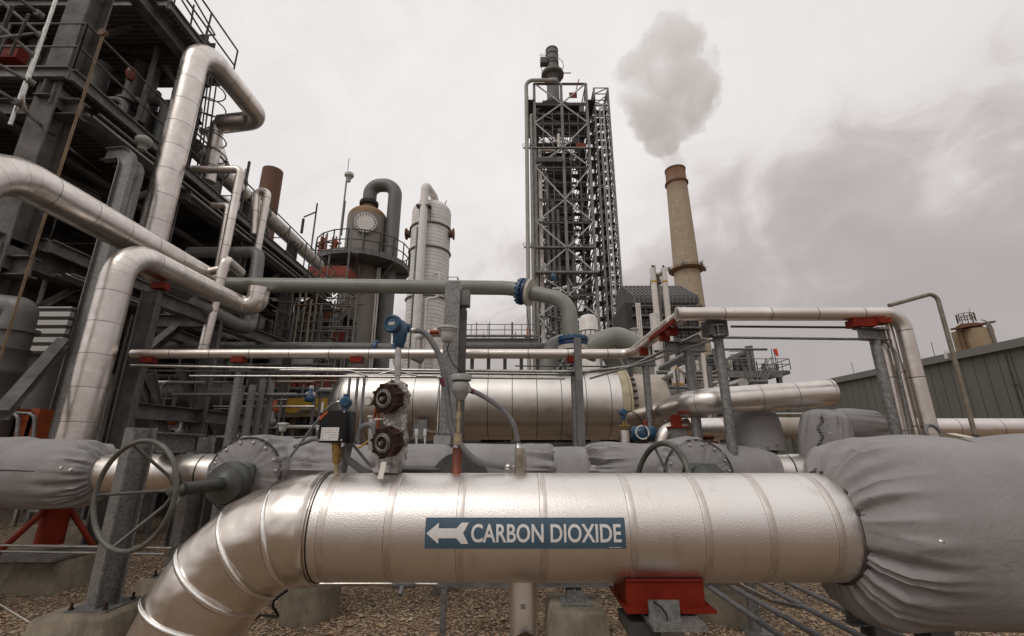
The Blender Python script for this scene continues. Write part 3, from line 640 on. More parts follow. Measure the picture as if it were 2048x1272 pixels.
# conduits round the box
b = MB(); b.tube([I(716, 880), I(720, 852), I(748, 848, -.02), I(752, 885, -.02), I(768, 930, .05), I(772, 950, .1)], .015, 10, .06); b.build('flexible_conduit', 'conduit', None, 'grey flexible conduit looping over to the right of the black box', 'conduit')
b = MB(); b.tube([I(684, 895, .05), I(690, 915, .05), I(730, 945, .08), I(790, 958, .2)], .02, 10, .07); b.build('flexible_conduit', 'conduit', None, 'thick grey conduit sloping down right from beneath the black box', 'conduit')
b = MB(); b.tube([I(700, 882, .08), I(735, 925, .08), I(768, 950, .1)], .008, 8, .05); b.build('thin_cable', 'conduit', None, 'thin dark cable sloping down behind the black controller box', 'cable')
b = MB(); b.tube([I(590, 893, .4), I(625, 879, .25), I(655, 876, 0)], .012, 10, .1); q = I(658, 876); b2 = MB(); b2.tube([q, q + V((.03, 0, -.002))], .013, 10)
o = b.build('side_cable', 'conduit', None, 'grey cable reaching the black box from the left with a blue gland', 'cable'); b2.build('cable_gland', 'blue_paint', o)
b = MB(); b.box(q + V((.03, -.01, -.022)), (.042, .004, .018)); b.build('cable_tag', 'sign_white', o)
b = MB(); b.tube([I(738, 870, .3), I(742, 878, .3), I(722, 893, .3), I(712, 897, .3)], .006, 6, .02); b.build('yellow_hose', 'yellow_paint', None, 'thin yellow hose behind the black box', 'hose')
# foil wrapped manifold with two rusty flanges
mf = T('wrapped_manifold', 'foil wrapped valve manifold with two rusty round flanges', 'valve manifold', down(I(782, 944), TOPZ))
b = MB(); vs_ = []; rows = [(944, 752, 800), (925, 752, 807), (900, 758, 812), (880, 768, 812), (850, 768, 812), (830, 770, 810), (800, 768, 814), (780, 770, 816), (768, 774, 814), (763, 783, 806)]
nn = 34; SG = 40
for i in range(nn + 1):
    y = 944 + (763 - 944) * i / nn
    for (ya, la, ra), (yb, lb, rb) in zip(rows, rows[1:]):
        if yb <= y <= ya: f = (ya - y) / (ya - yb); l_ = la + (lb - la) * f; r_ = ra + (rb - ra) * f; break
    q = I((l_ + r_) / 2, y); hw = (r_ - l_) / 2 * u
    for j in range(SG):
        th = 2 * PI * j / SG; cx = math.copysign(abs(math.cos(th)) ** .55, math.cos(th)) * hw; sy = math.copysign(abs(math.sin(th)) ** .55, math.sin(th)) * .055
        p = q + V((cx, sy, 0)); vs_.append(p + V((cx, sy, 0)) * (.30 * noise.noise(p * 22) + .22 * noise.noise(p * 48)))
b.add(vs_, [(i * SG + j, i * SG + (j + 1) % SG, (i + 1) * SG + (j + 1) % SG, (i + 1) * SG + j) for i in range(nn) for j in range(SG)])
b.add(vs_[:SG], [tuple(range(SG))], False); b.add(vs_[-SG:], [tuple(range(SG))], False); b.build('foil_wrap', 'foil', mf)
for py, rot in ((797, .3), (885, -.2)):
    q = I(773 if py < 850 else 771, py, -.075); ax = V((-.42, -1, -.12)).normalized()
    b = MB(); b.lathe(q - ax * .05, ax, [(0, .06), (0, .074), (.018, .076), (.022, .068), (.045, .066), (.05, .074), (.066, .074), (.068, .052), (.07, .034)], 28); s_, u_, d_ = basis(ax)
    fl = b.build('rusty_flange', 'rust', mf)
    b = MB(); b.ring(q + ax * .028, ax, .036, .006, 30, 6); b.ring(q + ax * .024, ax, .045, .004, 30, 6); b.tube([q + ax * .01, q + ax * .045], .011, 10); b.build('stem_ring', 'galvanized', fl)
    for i in range(8):
        th = 2 * PI * i / 8 + rot; p = q + (u_ * math.cos(th) + s_ * math.sin(th)) * .073
        b = MB(); b.tube([p - ax * .055, p + ax * .024], .0085, 6); b.build('bolt', 'rust', fl)
b = MB(); b.tube([I(766, 790, -.05), I(763, 770, -.02), I(780, 766, -.02)], .006, 6, .01); b.build('yellow_wire', 'yellow_paint', mf)
b = MB(); b.tube([I(748, 838, .05), I(756, 800, .02), I(757, 775, .02)], .008, 8); b.tube([I(756, 862, .05), I(757, 838, .05), I(757, 815, .05)], .009, 8); b.build('red_handle', 'orange_paint', mf)
b = MB(); b.box(I(757, 838, -.02), (.045, .003, .008)); b.build('white_tag', 'sign_white', mf)
b = MB(); q = I(738, 803, .1); b.lathe(q, (-.3, -1, 0), [(-.02, .022), (.0, .027), (.012, .027), (.013, .023)], 20); ga = b.build('pressure_gauge', 'galvanized', mf)
b = MB(); b.lathe(q + V((-.3, -1, 0)).normalized() * .012, (-.3, -1, 0), [(0, .022), (.002, .022), (.003, 0)], 20); b.build('dial', 'tag_cream', ga)
b = MB(); b.tube([I(745, 835, .1), I(743, 900, .1)], .019, 16); b.lathe(I(744, 835, .1), (0, 0, 1), [(0, .024), (.012, .024)], 16); b.build('insulated_leg', 'white_plastic', mf)
b = MB(); q = I(768, 924, -.11); e = I(760, 958, -.16); b.bar(q, e, .026, .002, (0, -1, .2)); b.build('hanging_tag', 'tag_cream', None, 'cream tag hanging from the foil wrapped manifold over the silver pipe', 'tag')
# blue transmitter with display
tr = T('pressure_transmitter', 'blue pressure transmitter with round display on a steel stem above the wrapped manifold', 'transmitter', I(796, 762))
q = I(798, 652)
b = MB(); b.tube([I(795, 766), I(795, 750)], .013, 10); b.tube([I(796, 700), I(796, 752)], .019, 8); b.build('manifold_stem', 'stainless', tr)
b = MB(); b.tube([I(797, 694), I(797, 706)], .014, 6); b.build('hex_nut', 'stainless', tr)
b = MB(); b.lathe(I(798, 694), (0, 0, 1), [(-.002, .02), (0, .026), (.02, .030), (.03, .036), (.055, .038), (.075, .042), (.12, .042), (.13, .03)], 20)
b.lathe(q + V((0, .05, 0)), V((-.25, -1, .0)), [(0, .035), (.01, .045), (.085, .045), (.088, .052), (.105, .052), (.11, .045), (.11, .03)], 26); b.build('housing', 'blue_paint', tr)
ax = V((-.25, -1, 0)).normalized(); q2 = q + V((0, .05, 0)) + ax * .106
b = MB(); b.ring(q2 + ax * .005, ax, .042, .006, 30, 8); b.build('bezel', 'blue_paint', tr)
b = MB(); b.lathe(q2, ax, [(0, .032), (.002, .032), (.003, 0)], 26); dsp = b.build('display_glass', 'grey_enamel', tr)
b = MB(); s_, u_, _ = basis(ax); b.bar(q2 + ax * .0045 - u_ * .009, q2 + ax * .0045 + u_ * .009, .036, .002, ax); b.build('digits_panel', 'lamp_glass', dsp)
b = MB(); b.lathe(q + V((.03, .02, -.005)), (1, 0, -.1), [(0, .03), (.025, .026), (.03, .018)], 14); b.build('cable_entry', 'blue_paint', tr)
b = MB(); b.lathe(I(822, 661), (1, 0, 0), [(0, .014), (.01, .018), (.022, .018), (.024, .014), (.036, .014)], 8); b.build('gland', 'stainless', tr)
b = MB(); b.box(I(783, 662), (.01, .03, .02)); b.build('side_plug', 'blue_paint', tr)
def bez(pts, n=24):
    pts = [V(p) for p in pts]; o = []
    P4_ = [pts[0]] + pts + [pts[-1]]
    for i in range(1, len(P4_) - 2):
        a, b_, c_, d_ = P4_[i - 1:i + 3]
        for k in range(n): t = k / n; o.append(.5 * ((2 * b_) + (c_ - a) * t + (2 * a - 5 * b_ + 4 * c_ - d_) * t * t + (3 * b_ - a - 3 * c_ + d_) * t ** 3))
    o.append(pts[-1]); return o
def hose(name, label, pts, r, mat='conduit', cat='conduit', parent=None):
    b = MB(); b.tube(bez(pts), r, 12); return b.build(name, mat, parent, label, cat) if parent is None else b.build(name, mat, parent)
o = hose('flexible_conduit', 'long grey conduit curving from the blue transmitter down to the tan junction fitting', [I(832, 661), I(852, 668), I(878, 710), I(890, 760), I(898, 820), I(905, 862), I(925, 895), I(955, 922), I(1010, 934)], .0165)
b = MB(); b.tube([I(886, 757), I(889, 772)], .0185, 12); b.build('tape_band', 'maroon_tape', o)
o = hose('flexible_conduit', 'grey conduit arching from the enamel sensor head down to the tan junction fitting', [I(938, 780), I(962, 790), I(1000, 815), I(1025, 845), I(1036, 882)], .0135)
b = MB(); b.tube([I(937, 779), I(948, 784)], .0155, 12); b.build('tape_band', 'maroon_tape', o)
jf = T('junction_fitting', 'tan conduit junction fitting standing on the foreground pipe', 'fitting', down(I(1042, 945), TOPZ))
b = MB(); b.lathe(down(I(1040, 945), TOPZ - .01), (0, 0, 1), [(0, .028), (.03, .028), (.09, .028), (.13, .026), (.135, .02)], 16); b.box(down(I(1046, 920), TOPZ + .055), (.035, .045, .085), 0, .01); b.build('body', 'tan_metal', jf)
b = MB(); b.lathe(I(1037, 897), (0, 0, 1), [(-.005, .018), (.008, .018), (.01, .015), (.028, .015)], 10); b.build('gland', 'stainless', jf)
b = MB(); b.lathe(I(1012, 934), (1, 0, 0), [(0, .014), (.012, .018), (.02, .018), (.022, .014), (.045, .013)], 10); b.build('gland', 'stainless', jf)
sh = T('sensor_head', 'grey enamel sensor head on a tall stem with a rusty red lower sleeve', 'sensor', down(I(914, 945), TOPZ))
q = I(922, 770)
b = MB(); b.lathe(I(922, 762), (0, 0, 1), [(0, .040), (.002, .056), (.03, .058), (.034, .052), (.036, 0)], 28); b.build('cap', 'grey_enamel', sh)
b = MB(); b.lathe(I(921, 800), (0, 0, 1), [(0, .012), (.004, .024), (.04, .044), (.045, .050), (.085, .050), (.098, .042)], 18); b.box(I(930, 778), (.07, .05, .035), 0, .008); b.build('housing', 'grey_enamel', sh)
b = MB(); b.tube([I(919, 798), I(918, 822)], .009, 10); b.tube([I(918, 822), I(917, 838)], .016, 6); b.tube([I(917, 836), I(916, 866)], .011, 12); b.build('stem', 'dirty_brass', sh)
b = MB(); b.lathe(I(915, 890), (0, 0, 1), [(0, .023), (.055, .023), (.058, .014)], 16); b.build('collar', 'dirty_brass', sh)
b = MB(); b.lathe(down(I(913, 944), TOPZ - .012), (0, 0, 1), [(0, .027), (.03, .027), (.032, .025), (.14, .025)], 18); b.build('rusty_sleeve', 'red_brown_paint', sh)
# ================================================================== JACKETED VALVE LINE
VY, VZ = 4.5, 1.264; K = .004733
def vx(px, Y=4.5): return (px - 1024) / 900 * (Y * CP - .065)
vl = T('silver_valve_line', 'silver insulated pipe behind the hand wheel at left with fabric covers around it', 'pipe', (0, VY, 0))
b = MB(); b.tube([(-6.2, VY, VZ), (vx(1605), VY, VZ)], .173, 40, 0, 1.1, None); b.build('pipe_jacket', 'aluminium_jacket', vl)
def cover(label, x0, x1, prof, folds, r=1, seed=0, amp=.03, **k):
    amp *= 1.5
    c = fabric((x0, VY, VZ), (x1, VY, VZ), prof, 96, max(30, int((x1 - x0) * 60)), folds, 16, amp, .022, seed, **k)
    return c.build('pipe_cover', 'fabric', None, label, 'pipe cover', 'grey fabric covers along the valve line')
def studs(par, pts, n=(0, -1, .3)):
    for p in pts:
        b = MB(); b.lathe(p, V(n), [(-.01, .009), (0, .014), (.004, .013), (.006, 0)], 10); b.build('fastening_stud', 'stainless', par)
cover('wide grey fabric cover cut off by the left edge of the picture', -6.3, vx(58), [(0, .33), (.93, .335), (1, .30)], (), seed=1)
o = cover('grey fabric cover with a seam, between the left edge and the silver pipe', vx(45), vx(212), [(0, .30), (.1, .31), (.62, .30), (.9, .25), (1, .185)], (1,), seed=2, amp=.03)
b = MB(); b.tube(bez([V((x, VY - math.sqrt(max(r * r - .0016, 0)), VZ + .04 - f * .03)) for x, r, f in ((vx(60), .318, 0), (vx(100), .318, .1), (vx(150), .308, .5), (vx(185), .27, 1))], 8), .006, 6); b.build('seam', 'stitching', o)
studs(o, [V((vx(px, 4.2), VY - .30, VZ + dz)) for px, dz in ((98, .075), (118, .06), (110, .02), (138, .045))])
def face_cover(label, px, X_, r=.34, seed=3):
    c = fabric((X_, VY + .3, VZ), (X_, VY - .42, VZ), [(0, r * .8), (.08, r), (.82, r), (.93, r * .93), (.985, r * .62), (1, r * .36)], 110, 60, (1,), 18, .02, .02, seed, up=(0, 0, 1))
    o = c.build('valve_cover', 'fabric', None, label, 'pipe cover', 'round fabric valve covers on the valve line')
    b = MB(); b.ring((X_, VY - .375, VZ), (0, 1, 0), r * .93, .008, 60, 6)
    rr = random.Random(seed)
    for i in range(90):
        th = 2 * PI * i / 90; q = V((X_ + math.cos(th) * r * .93, VY - .38, VZ + math.sin(th) * r * .93)); b.tube([q, q + V((math.cos(th) * -.012 + rr.uniform(-.008, .008), -.02, math.sin(th) * -.012))], .003, 4)
    b.build('stitched_seam', 'stitching', o)
    studs(o, [V((X_ + math.cos(R(a)) * r * .82, VY - .40, VZ + math.sin(R(a)) * r * .82)) for a in (8, 28, 55, 80, 104, 130, 158, 175)], (0, -1, .1)); return o
v1x = -2.32; face_cover('round grey valve cover behind the large hand wheel', 490, v1x, .34, 3)
b = MB(); 
cover('grey fabric cover just right of the round cover behind the large hand wheel', v1x + .25, vx(762), [(0, .30), (.25, .30), (.3, .27), (.9, .262), (1, .22)], (.28,), seed=4, amp=.02)
cover('grey fabric cover behind the foil wrapped manifold', vx(755), vx(905), [(0, .22), (.1, .262), (.9, .262), (1, .22)], (0,), seed=5, amp=.02)
cover('grey fabric cover behind the rusty red sleeve and tan fitting', vx(898), vx(1112), [(0, .20), (.08, .262), (.7, .262), (.93, .24), (1, .20)], (1,), seed=6)
cover('plain narrow grey fabric sleeve right of the tan junction fitting', vx(1105), vx(1176), [(0, .23), (.1, .235), (.9, .235), (1, .22)], (), seed=7)
cover('grey fabric cover gathered at its left end, left of the second hand wheel', vx(1168), vx(1345), [(0, .20), (.1, .235), (.35, .26), (.9, .27), (1, .24)], (0,), seed=8, amp=.045)
v2x = 1.62; face_cover('round grey valve cover right of the partly hidden hand wheel', 1400, v2x, .32, 9)
cover('grey fabric cover sloping down to the right of the second round cover', v2x + .2, vx(1548), [(0, .29), (.3, .26), (.75, .22), (1, .18)], (), seed=10)
for x_, lab, rr_ in ((v1x, 'dark iron valve bonnet with stem behind the large hand wheel', .17), (v2x, 'dark iron valve bonnet in the opening of the right round cover', .15)):
    vb = T('valve_bonnet', lab, 'valve', (x_, VY - .5, VZ))
    b = MB(); b.box((x_, VY - .46, VZ + .02), (.26, .07, .16), 0, .02); b.build('yoke_plate', 'valve_iron', vb)
    b = MB(); b.box((x_, VY - .46, VZ - .12), (.22, .07, .09), 0, .02); b.build('yoke_plate', 'valve_iron', vb)
    for sx_, sz_ in ((-.075, .055), (.075, .055), (-.075, -.12), (.075, -.12)):
        b = MB(); b.lathe((x_ + sx_, VY - .49, VZ + sz_), (0, -1, 0), [(0, .03), (.025, .03), (.025, .016), (.05, .016)], 6); b.build('bolt', 'bolt_steel', vb)
    b = MB(); b.lathe((x_, VY - .50, VZ - .05), (0, -1, 0), [(0, .08), (.03, .13), (.05, rr_), (.10, rr_), (.12, rr_ - .015), (.16, rr_ - .02), (.17, .10), (.20, .055)], 30); b.build('gear_housing', 'valve_iron', vb)
    if x_ < 0:
        b = MB(); b.lathe((x_, VY - .68, VZ - .05), (0, -1, 0), [(0, .05)] + [(.02 * i, .042 if i % 2 else .047) for i in range(1, 22)] + [(.44, .05), (.46, .05), (.46, .04), (.5, .04)], 18); b.build('stem_sleeve', 'valve_iron', vb)
def handwheel(label, c, ax, R_, dish, rim=.019):
    ax = V(ax).normalized(); c = V(c); hw = T('hand_wheel', label, 'hand wheel', c)
    b = MB(); b.ring(c, ax, R_, rim, 56, 10); b.build('rim', 'handwheel_paint', hw)
    s_, u_, d_ = basis(ax); hub = c - ax * dish
    b = MB(); b.lathe(hub - ax * .03, ax, [(0, .03), (.0, .042), (.05, .042), (.05, .028), (.075, .028), (.08, .012)], 8); b.build('hub', 'handwheel_paint', hw)
    for i in range(5):
        th = 2 * PI * i / 5 + .35; e = c + (u_ * math.cos(th) + s_ * math.sin(th)) * R_; d = (u_ * math.cos(th) + s_ * math.sin(th))
        b = MB(); b.tube([hub + d * .02, hub + d * R_ * .3 + ax * dish * .12, e], .0105, 8, .05); b.build('spoke', 'handwheel_paint', hw)
handwheel('large iron hand wheel in front of the galvanized post at left', (v1x - .05, 3.02, VZ - .05), (-.25, -.97, 0), .325, .27, .016)
q = P(1322, 985, 3.7); handwheel('partly hidden hand wheel rising behind the right part of the foreground pipe', q, (-.93, -.25, .15), .37, .12, .023)
# goal-post frame in front of the line
fr = T('pipe_support_frame', 'galvanized goal post frame behind the large hand wheel', 'pipe support', down(G(205, 1212, .3)))
qa = G(205, 1212, .3); ta = V((qa.x, qa.y, 1.66)); qb = G(306, 1172, .3); qb = V((qb.x - .06, 4.95, .3)); tb = V((qb.x, qb.y, 1.60))
for a_, t_ in ((qa, ta), (qb, tb)):
    b = MB(); b.ibeam(a_ + V((0, 0, .012)), t_, .19, .17, .014, (.75, 1.2, 0)); b.build('post', 'galvanized', fr)
    b = MB(); b.box(a_ + V((0, 0, .006)), (.32, .32, .012)); b.build('base_plate', 'galvanized', fr)
    for sx_, sy_ in ((-.13, -.13), (.13, -.13), (.13, .13), (-.13, .13)): b = MB(); q = a_ + V((sx_, sy_, .012)); b.lathe(q, (0, 0, 1), [(0, .018), (.014, .018), (.014, .010), (.05, .010)], 6); b.build('anchor_bolt', 'rust', fr)
b = MB(); b.ibeam(ta + (tb - ta).normalized() * .13 - V((0, 0, .11)), tb - (tb - ta).normalized() * .1 - V((0, 0, .07)), .16, .18, .014); b.build('cross_beam', 'galvanized', fr)
b = MB(); b.box(ta.lerp(tb, .62) + V((-.03, -.06, -.10)), (.01, .14, .16)); b.build('stiffener', 'galvanized', fr)
pedestal('concrete_footing', 'square concrete footing under the front galvanized post at lower left', (qa.x - .02, qa.y, 0), (.62, .62), (.54, .54), .3)
pedestal('concrete_footing', 'concrete footing half hidden behind the silver elbow at lower left', (qb.x, qb.y, 0), (.5, .55), (.44, .48), .3)
for i, (y_, x0_, x1_) in enumerate(((1093, -30, 345), (1105, -30, 330))):
    b = MB(); b.tube([PZ(x0_, y_ - 3, .55 - i * .06), PZ(x1_, y_ + 3, .55 - i * .06)], .013, 8); b.build('thin_pipe', 'stainless', None, ['upper thin tube running low across the gravel behind the front post', 'lower thin tube running low across the gravel behind the front post'][i], 'tube')
# ================================================================== LEFT RISERS
r1 = T('riser_pipe', 'big silver pipe rising at left then bending back over the steel frame', 'pipe', down(P(140, 1000, 5.7)))
A_ = P(249, 499, 5.7); A0 = V((A_.x, 5.7, .95)); B_ = V((A_.x + .15, 8.15, A_.z - .03)); 
b = MB(); b.tube([A0, A_, B_, B_ + V((.30, .05, .0)), B_ + V((.31, .05, .36))], .188, 40, [.42, .25, .25], .42, .09, n=10)
b.build('pipe_jacket', 'aluminium_jacket', r1)
b = MB(); b.tube([A0 + V((0, 0, -.02)), V((A0.x, A0.y, .42))], .13, 20); b.box(A0 + V((0, 0, -.02)), (.5, .5, .03)); b.build('support_leg', 'red_oxide', r1)
for dx, dy in ((-.45, -.1), (.36, .2), (-.1, -.5)):
    b = MB(); b.tube([V((A0.x, A0.y, .95)), V((A0.x + dx, A0.y + dy, .36))], .03, 8); b.build('brace', 'red_oxide', r1)
b = MB(); b.box((A0.x, A0.y, .335), (.9, .75, .03)); b.build('base_plate', 'galvanized', r1)
pedestal('concrete_footing', 'wide concrete footing under the red pipe leg at far left', (A0.x - .05, A0.y + .1, 0), (1.1, .9), (1.0, .8), .32)
pedestal('concrete_footing', 'low concrete block behind the front galvanized post', (P(150, 1060, 7).x, 7, 0), (1.1, .8), (1.0, .7), .45)
C0 = P(105, 390, 5.1); C1 = P(375, 545, 7.75); C1 = V((C0.x, 7.75, C0.z)); Cs = V((C0.x, 4.25, C0.z))
pipe('silver_header', 'big silver pipe curving in from the upper left edge running back above the bent riser', [V((C0.x - .05, 4.2, 1.5)), V((C0.x, 4.25, C0.z)), C1, C1 + V((0, .3, 0))], .24, bend=.6, pitch=.55, epitch=.13)
pipe('silver_branch', 'thin silver pipe continuing right from the closed end of the upper silver pipe', [C1 + V((.02, .1, 0)), P(455, 535, 7.9)], .075, 'aluminium_small', bend=.1, pitch=.5)
D0 = P(393, 112, 8.0); Dx = D0.x
tallr = T('tall_riser', 'tall silver riser bending over the top of the steel structure', 'pipe', V((Dx, 8, 0)))
b = MB(); zb_ = P(300, 535, 8.0).z; b.tube([V((Dx, 9.6, zb_)), V((Dx, 8.0, zb_)), D0 + V((0, 0, .35)), V((Dx + .1, 10.4, D0.z + .32)), V((Dx - 1.05, 10.5, D0.z + .25))], .25, 36, [.45, .6, .42], .56, .1, n=10); b.build('pipe_jacket', 'aluminium_jacket', tallr)
b = MB(); b.tube([V((Dx - .9, 10.5, D0.z + .25)), V((Dx - 1.15, 10.5, D0.z + .25)), V((Dx - 1.15, 10.6, D0.z - 1.5))], .17, 20, .2, .5); b.build('lower_leg', 'aluminium_jacket_far', tallr)
tv, tf, tw = text_mesh('CARBON DIOXIDE', .20, 1, .01); k = 1.5 / tw
z0 = P(345, 190, 7.75).z; z1 = P(350, 128, 7.75).z; k = (z1 - z0) * .97 / tw
b = MB(); an = R(222)
def rw(s_, z, l=.006): th = R(228) + s_ / .25; return V((Dx + math.cos(th) * (.25 + l), 8 + math.sin(th) * (.25 + l), z))
b.add([rw(-v.y + .1, z0 + v.x * k) for v in tv], tf, False); b.build('lettering', 'black_ink', tallr)
b = MB()
for za, zb, sa, sb in ((z0 - .1, z1 + .1, -.14, -.125), (z0 - .1, z1 + .1, .125, .14), (z1 + .09, z1 + .115, -.14, .14), (z0 - .115, z0 - .09, -.14, .14)):
    b.add([rw(sa, za, .004), rw(sb, za, .004), rw(sb, zb, .004), rw(sa, zb, .004)], [(0, 1, 2, 3)], False)
b.build('label_frame', 'black_ink', tallr)
E0 = P(385, 292, 10.2); pipe('long_header', 'long dull silver pipe descending to the right behind the tall riser', [E0, V((E0.x, 18.3, E0.z))], .24, 'aluminium_jacket_far', bend=.4, pitch=1.2)
pipe('riser_stub', 'dull pipe joining the long silver header from above', [P(424, 258, 12), P(452, 345, 12.3)], .17, 'aluminium_jacket_far', bend=.4, pitch=1.2)
pipe('riser_stub', 'narrow silver pipe beside the one joining the long header from above', [P(404, 262, 11.6), P(418, 268, 11.6), P(440, 330, 11.8)], .11, 'aluminium_jacket_far', bend=.2, pitch=1.2)
# small silver pipes
S = 'aluminium_small'
pipe('slim_riser', 'slim silver riser with a right angle top in front of the dark beams', [P(385, 339, 8.6), P(482, 339, 8.6), P(411, 700, 8.6)], .085, S, bend=.12, pitch=.6)
pipe('slim_riser', 'slim silver riser just left of the brown chimney with a looped top', [P(508, 470, 11), P(514, 383, 11), P(536, 383, 11), P(503, 560, 11)], .10, S, bend=.14, pitch=.7)
pipe('slim_riser', 'short slim silver riser standing left of the tall slim one', [P(424, 411, 8.9), P(457, 411, 8.9), P(420, 640, 8.9)], .075, S, bend=.1, pitch=.6)
pipe('slim_riser', 'slim silver pipe turning down in front of the large green grey pipe', [P(482, 545, 8.2), P(451, 518, 7.5), P(402, 715, 7.5)], .085, S, bend=.12, pitch=.6)
pipe('grey_loop', 'grey painted pipe dropping in a loop near the left end of the green grey pipe', [P(380, 505, 9.5), P(518, 505, 9.0), P(500, 655, 8.6), P(470, 648, 8.0), P(385, 605, 7.2)], .125, 'pipe_paint_grey', bend=.24, pitch=0)
# ================================================================== GREEN GREY HEADER
b = MB(); g0 = P(440, 569, 8.45); g1 = P(1020, 576, 8.5); g2 = P(1128, 604, 8.2); g3 = P(1146, 740, 8.1); g3 = V((P(1146, 690, 8.1).x, 8.1, g3.z))
gh = T('grey_green_header', 'long green grey pipe crossing the picture with two blue flanges', 'pipe', down(g0))
b.tube([g0, g1, V((g3.x - .05, 8.12, g2.z)), g3], .145, 28, [.8, .45], 0); b.build('pipe_run', 'pipe_paint', gh)
ax = (g2 - g1).normalized(); fc_ = P(1052, 584, 8.38)
ax = V((.86, -.35, -.25)).normalized()
for off, r_, t_, mt in ((-.085, .27, .05, 'blue_flange'), (.085, .27, .06, 'flange_cream'), (0, .25, .05, 'navy_band')):
    b = MB(); flange(b, fc_ + ax * off, ax, r_, t_, 16, .022) if mt == 'blue_flange' else b.lathe(fc_ + ax * (off - t_ / 2), ax, [(0, r_ * .5), (0, r_), (t_, r_), (t_, r_ * .5)], 28)
    b.build('flange', mt, gh)
s_, u_, d_ = basis(ax)
for i in range(16):
    th = 2 * PI * i / 16; q = fc_ - ax * .12 + (u_ * math.cos(th) + s_ * math.sin(th)) * .235; b = MB(); b.tube([q - ax * .035, q + ax * .03], .028, 6); b.build('flange_bolt', 'blue_flange', gh)
b = MB(); b.tube([fc_ + V((0, -.05, -.25)), fc_ + V((.03, -.05, -.55)), fc_ + V((.09, -.05, -1.1))], .008, 6); b.build('blue_strap', 'navy_band', gh)
fc2 = V((g3.x, 8.1, P(1146, 690, 8.1).z))
for off, r_, t_, mt in ((.10, .28, .06, 'blue_flange'), (.02, .26, .07, 'navy_band'), (-.07, .28, .08, 'flange_cream'), (-.16, .28, .06, 'blue_flange')):
    b = MB(); flange(b, fc2 + V((0, 0, off)), (0, 0, 1), r_, t_, 14, .02) if mt == 'blue_flange' else b.lathe(fc2 + V((0, 0, off - t_ / 2)), (0, 0, 1), [(0, .1), (0, r_), (t_, r_), (t_, .1)], 28)
    b.build('flange', mt, gh)
va = T('relief_valve', 'small cluttered relief valve and tubing above the green grey elbow', 'valve', P(1118, 590, 8.4))
for i in range(14):
    a_ = P(1095 + rr.uniform(0, 50), 560 + rr.uniform(0, 45), 8.35 + rr.uniform(0, .2)); c_ = a_ + V((rr.uniform(-.15, .15), 0, rr.uniform(-.15, .15))); b = MB(); b.tube([a_, c_], rr.uniform(.012, .035), 8); b.build('valve_piece', rr.choice(['dark_pipe', 'galvanized', 'white_plastic', 'rust']), va)
b = MB(); b.lathe(P(1107, 560, 8.4), (0, 0, 1), [(0, .03), (.05, .045), (.12, .045), (.14, .02)], 12); b.build('valve_piece', 'blue_paint', va)
pipe('grey_bend', 'thick green grey pipe arching right of the lower blue flange', [P(1172, 712, 8.5), P(1185, 690, 8.5), P(1232, 672, 8.5), P(1275, 690, 8.5), P(1292, 780, 8.5)], .20, 'pipe_paint', bend=.32, pitch=0)
pipe('grey_bend', 'lower green grey pipe bend half hidden left of the lower blue flange', [P(1092, 760, 9), P(1102, 690, 9), P(1140, 682, 9), P(1210, 690, 9), P(1245, 760, 9)], .17, 'pipe_paint', bend=.3, pitch=0)
lg = T('low_grey_pipe', 'grey pipe with a small blue flange running behind the slim silver pipe', 'pipe', down(P(415, 694, 9)))
b = MB(); b.tube([P(300, 692, 9), P(745, 695, 9), P(800, 697, 9), P(845, 720, 9)], .095, 18, .2); b.tube([P(900, 692, 9), P(1240, 693, 9)], .07, 14); b.build('pipe_run', 'pipe_paint_grey', lg)
for x in (752, 792): b = MB(); flange(b, P(x, 696, 9), (1, 0, 0), .155, .06, 10, .015); b.build('flange', 'blue_flange', lg)
# ================================================================== VESSEL
vc = P(950, 806, 8.0); vz = vc.z; vr = .62; xl, xr = P(690, 800, 8).x, P(1237, 800, 8).x
ve = T('heat_exchanger', 'large horizontal silver clad vessel with a tan flange at its right end', 'vessel', (0, 8.3, 0)); 
b = MB(); b.lathe((xl, 8.3, vz), (1, 0, 0), [(-.38, .0), (-.36, .16), (-.27, .36), (-.14, .53), (0, .61), (.1, vr)] + [(.1 + (xr - xl - .1) * i / 12, vr) for i in range(1, 13)], 56, .42); b.build('cladding', 'vessel_cladding', ve)
b = MB(); b.lathe((xr + .003, 8.3, vz), (1, 0, 0), [(0, vr + .01), (.13, vr + .01), (.13, vr - .06), (.14, vr - .06), (.14, vr + .01), (.18, vr + .01)], 56); b.build('tan_flange', 'tan_flange', ve)
for i in range(30):
    th = R(6 + i * 12); b = MB(); q = V((xr + .18, 8.3 - math.cos(th) * (vr - .03), vz + math.sin(th) * (vr - .03))); b.tube([q, q + V((.09, 0, 0))], .025, 6); b.build('flange_bolt', 'dark_steel', ve)
b = MB(); b.lathe((xr + .18, 8.3, vz), (1, 0, 0), [(0, vr - .08), (.3, vr - .07), (.55, vr - .08), (.7, vr - .18), (.78, vr - .35), (.8, 0)], 48); b.build('channel_head', 'channel_head', ve)
b = MB(); b.ring((xr + .8, 8.1, vz + .2), (0, 1, 0), .05, .015, 14, 6); b.build('lifting_lug', 'channel_head', ve)
for x in (xl + .8, xr - .7):
    b = MB(); b.box((x, 8.3, .7), (.25, .95, 1.3)); b.build('saddle', 'galvanized_dull', ve)
b = MB(); b.bar((xl + .2, 7.66, vz - .72), (xr + .3, 7.66, vz - .72), .12, .1); b.build('base_rail', 'dark_steel', ve)
b = MB(); b.box(P(840, 858, 7.6), (.22, .03, .3)); b.build('side_pad', 'galvanized_dull', ve)
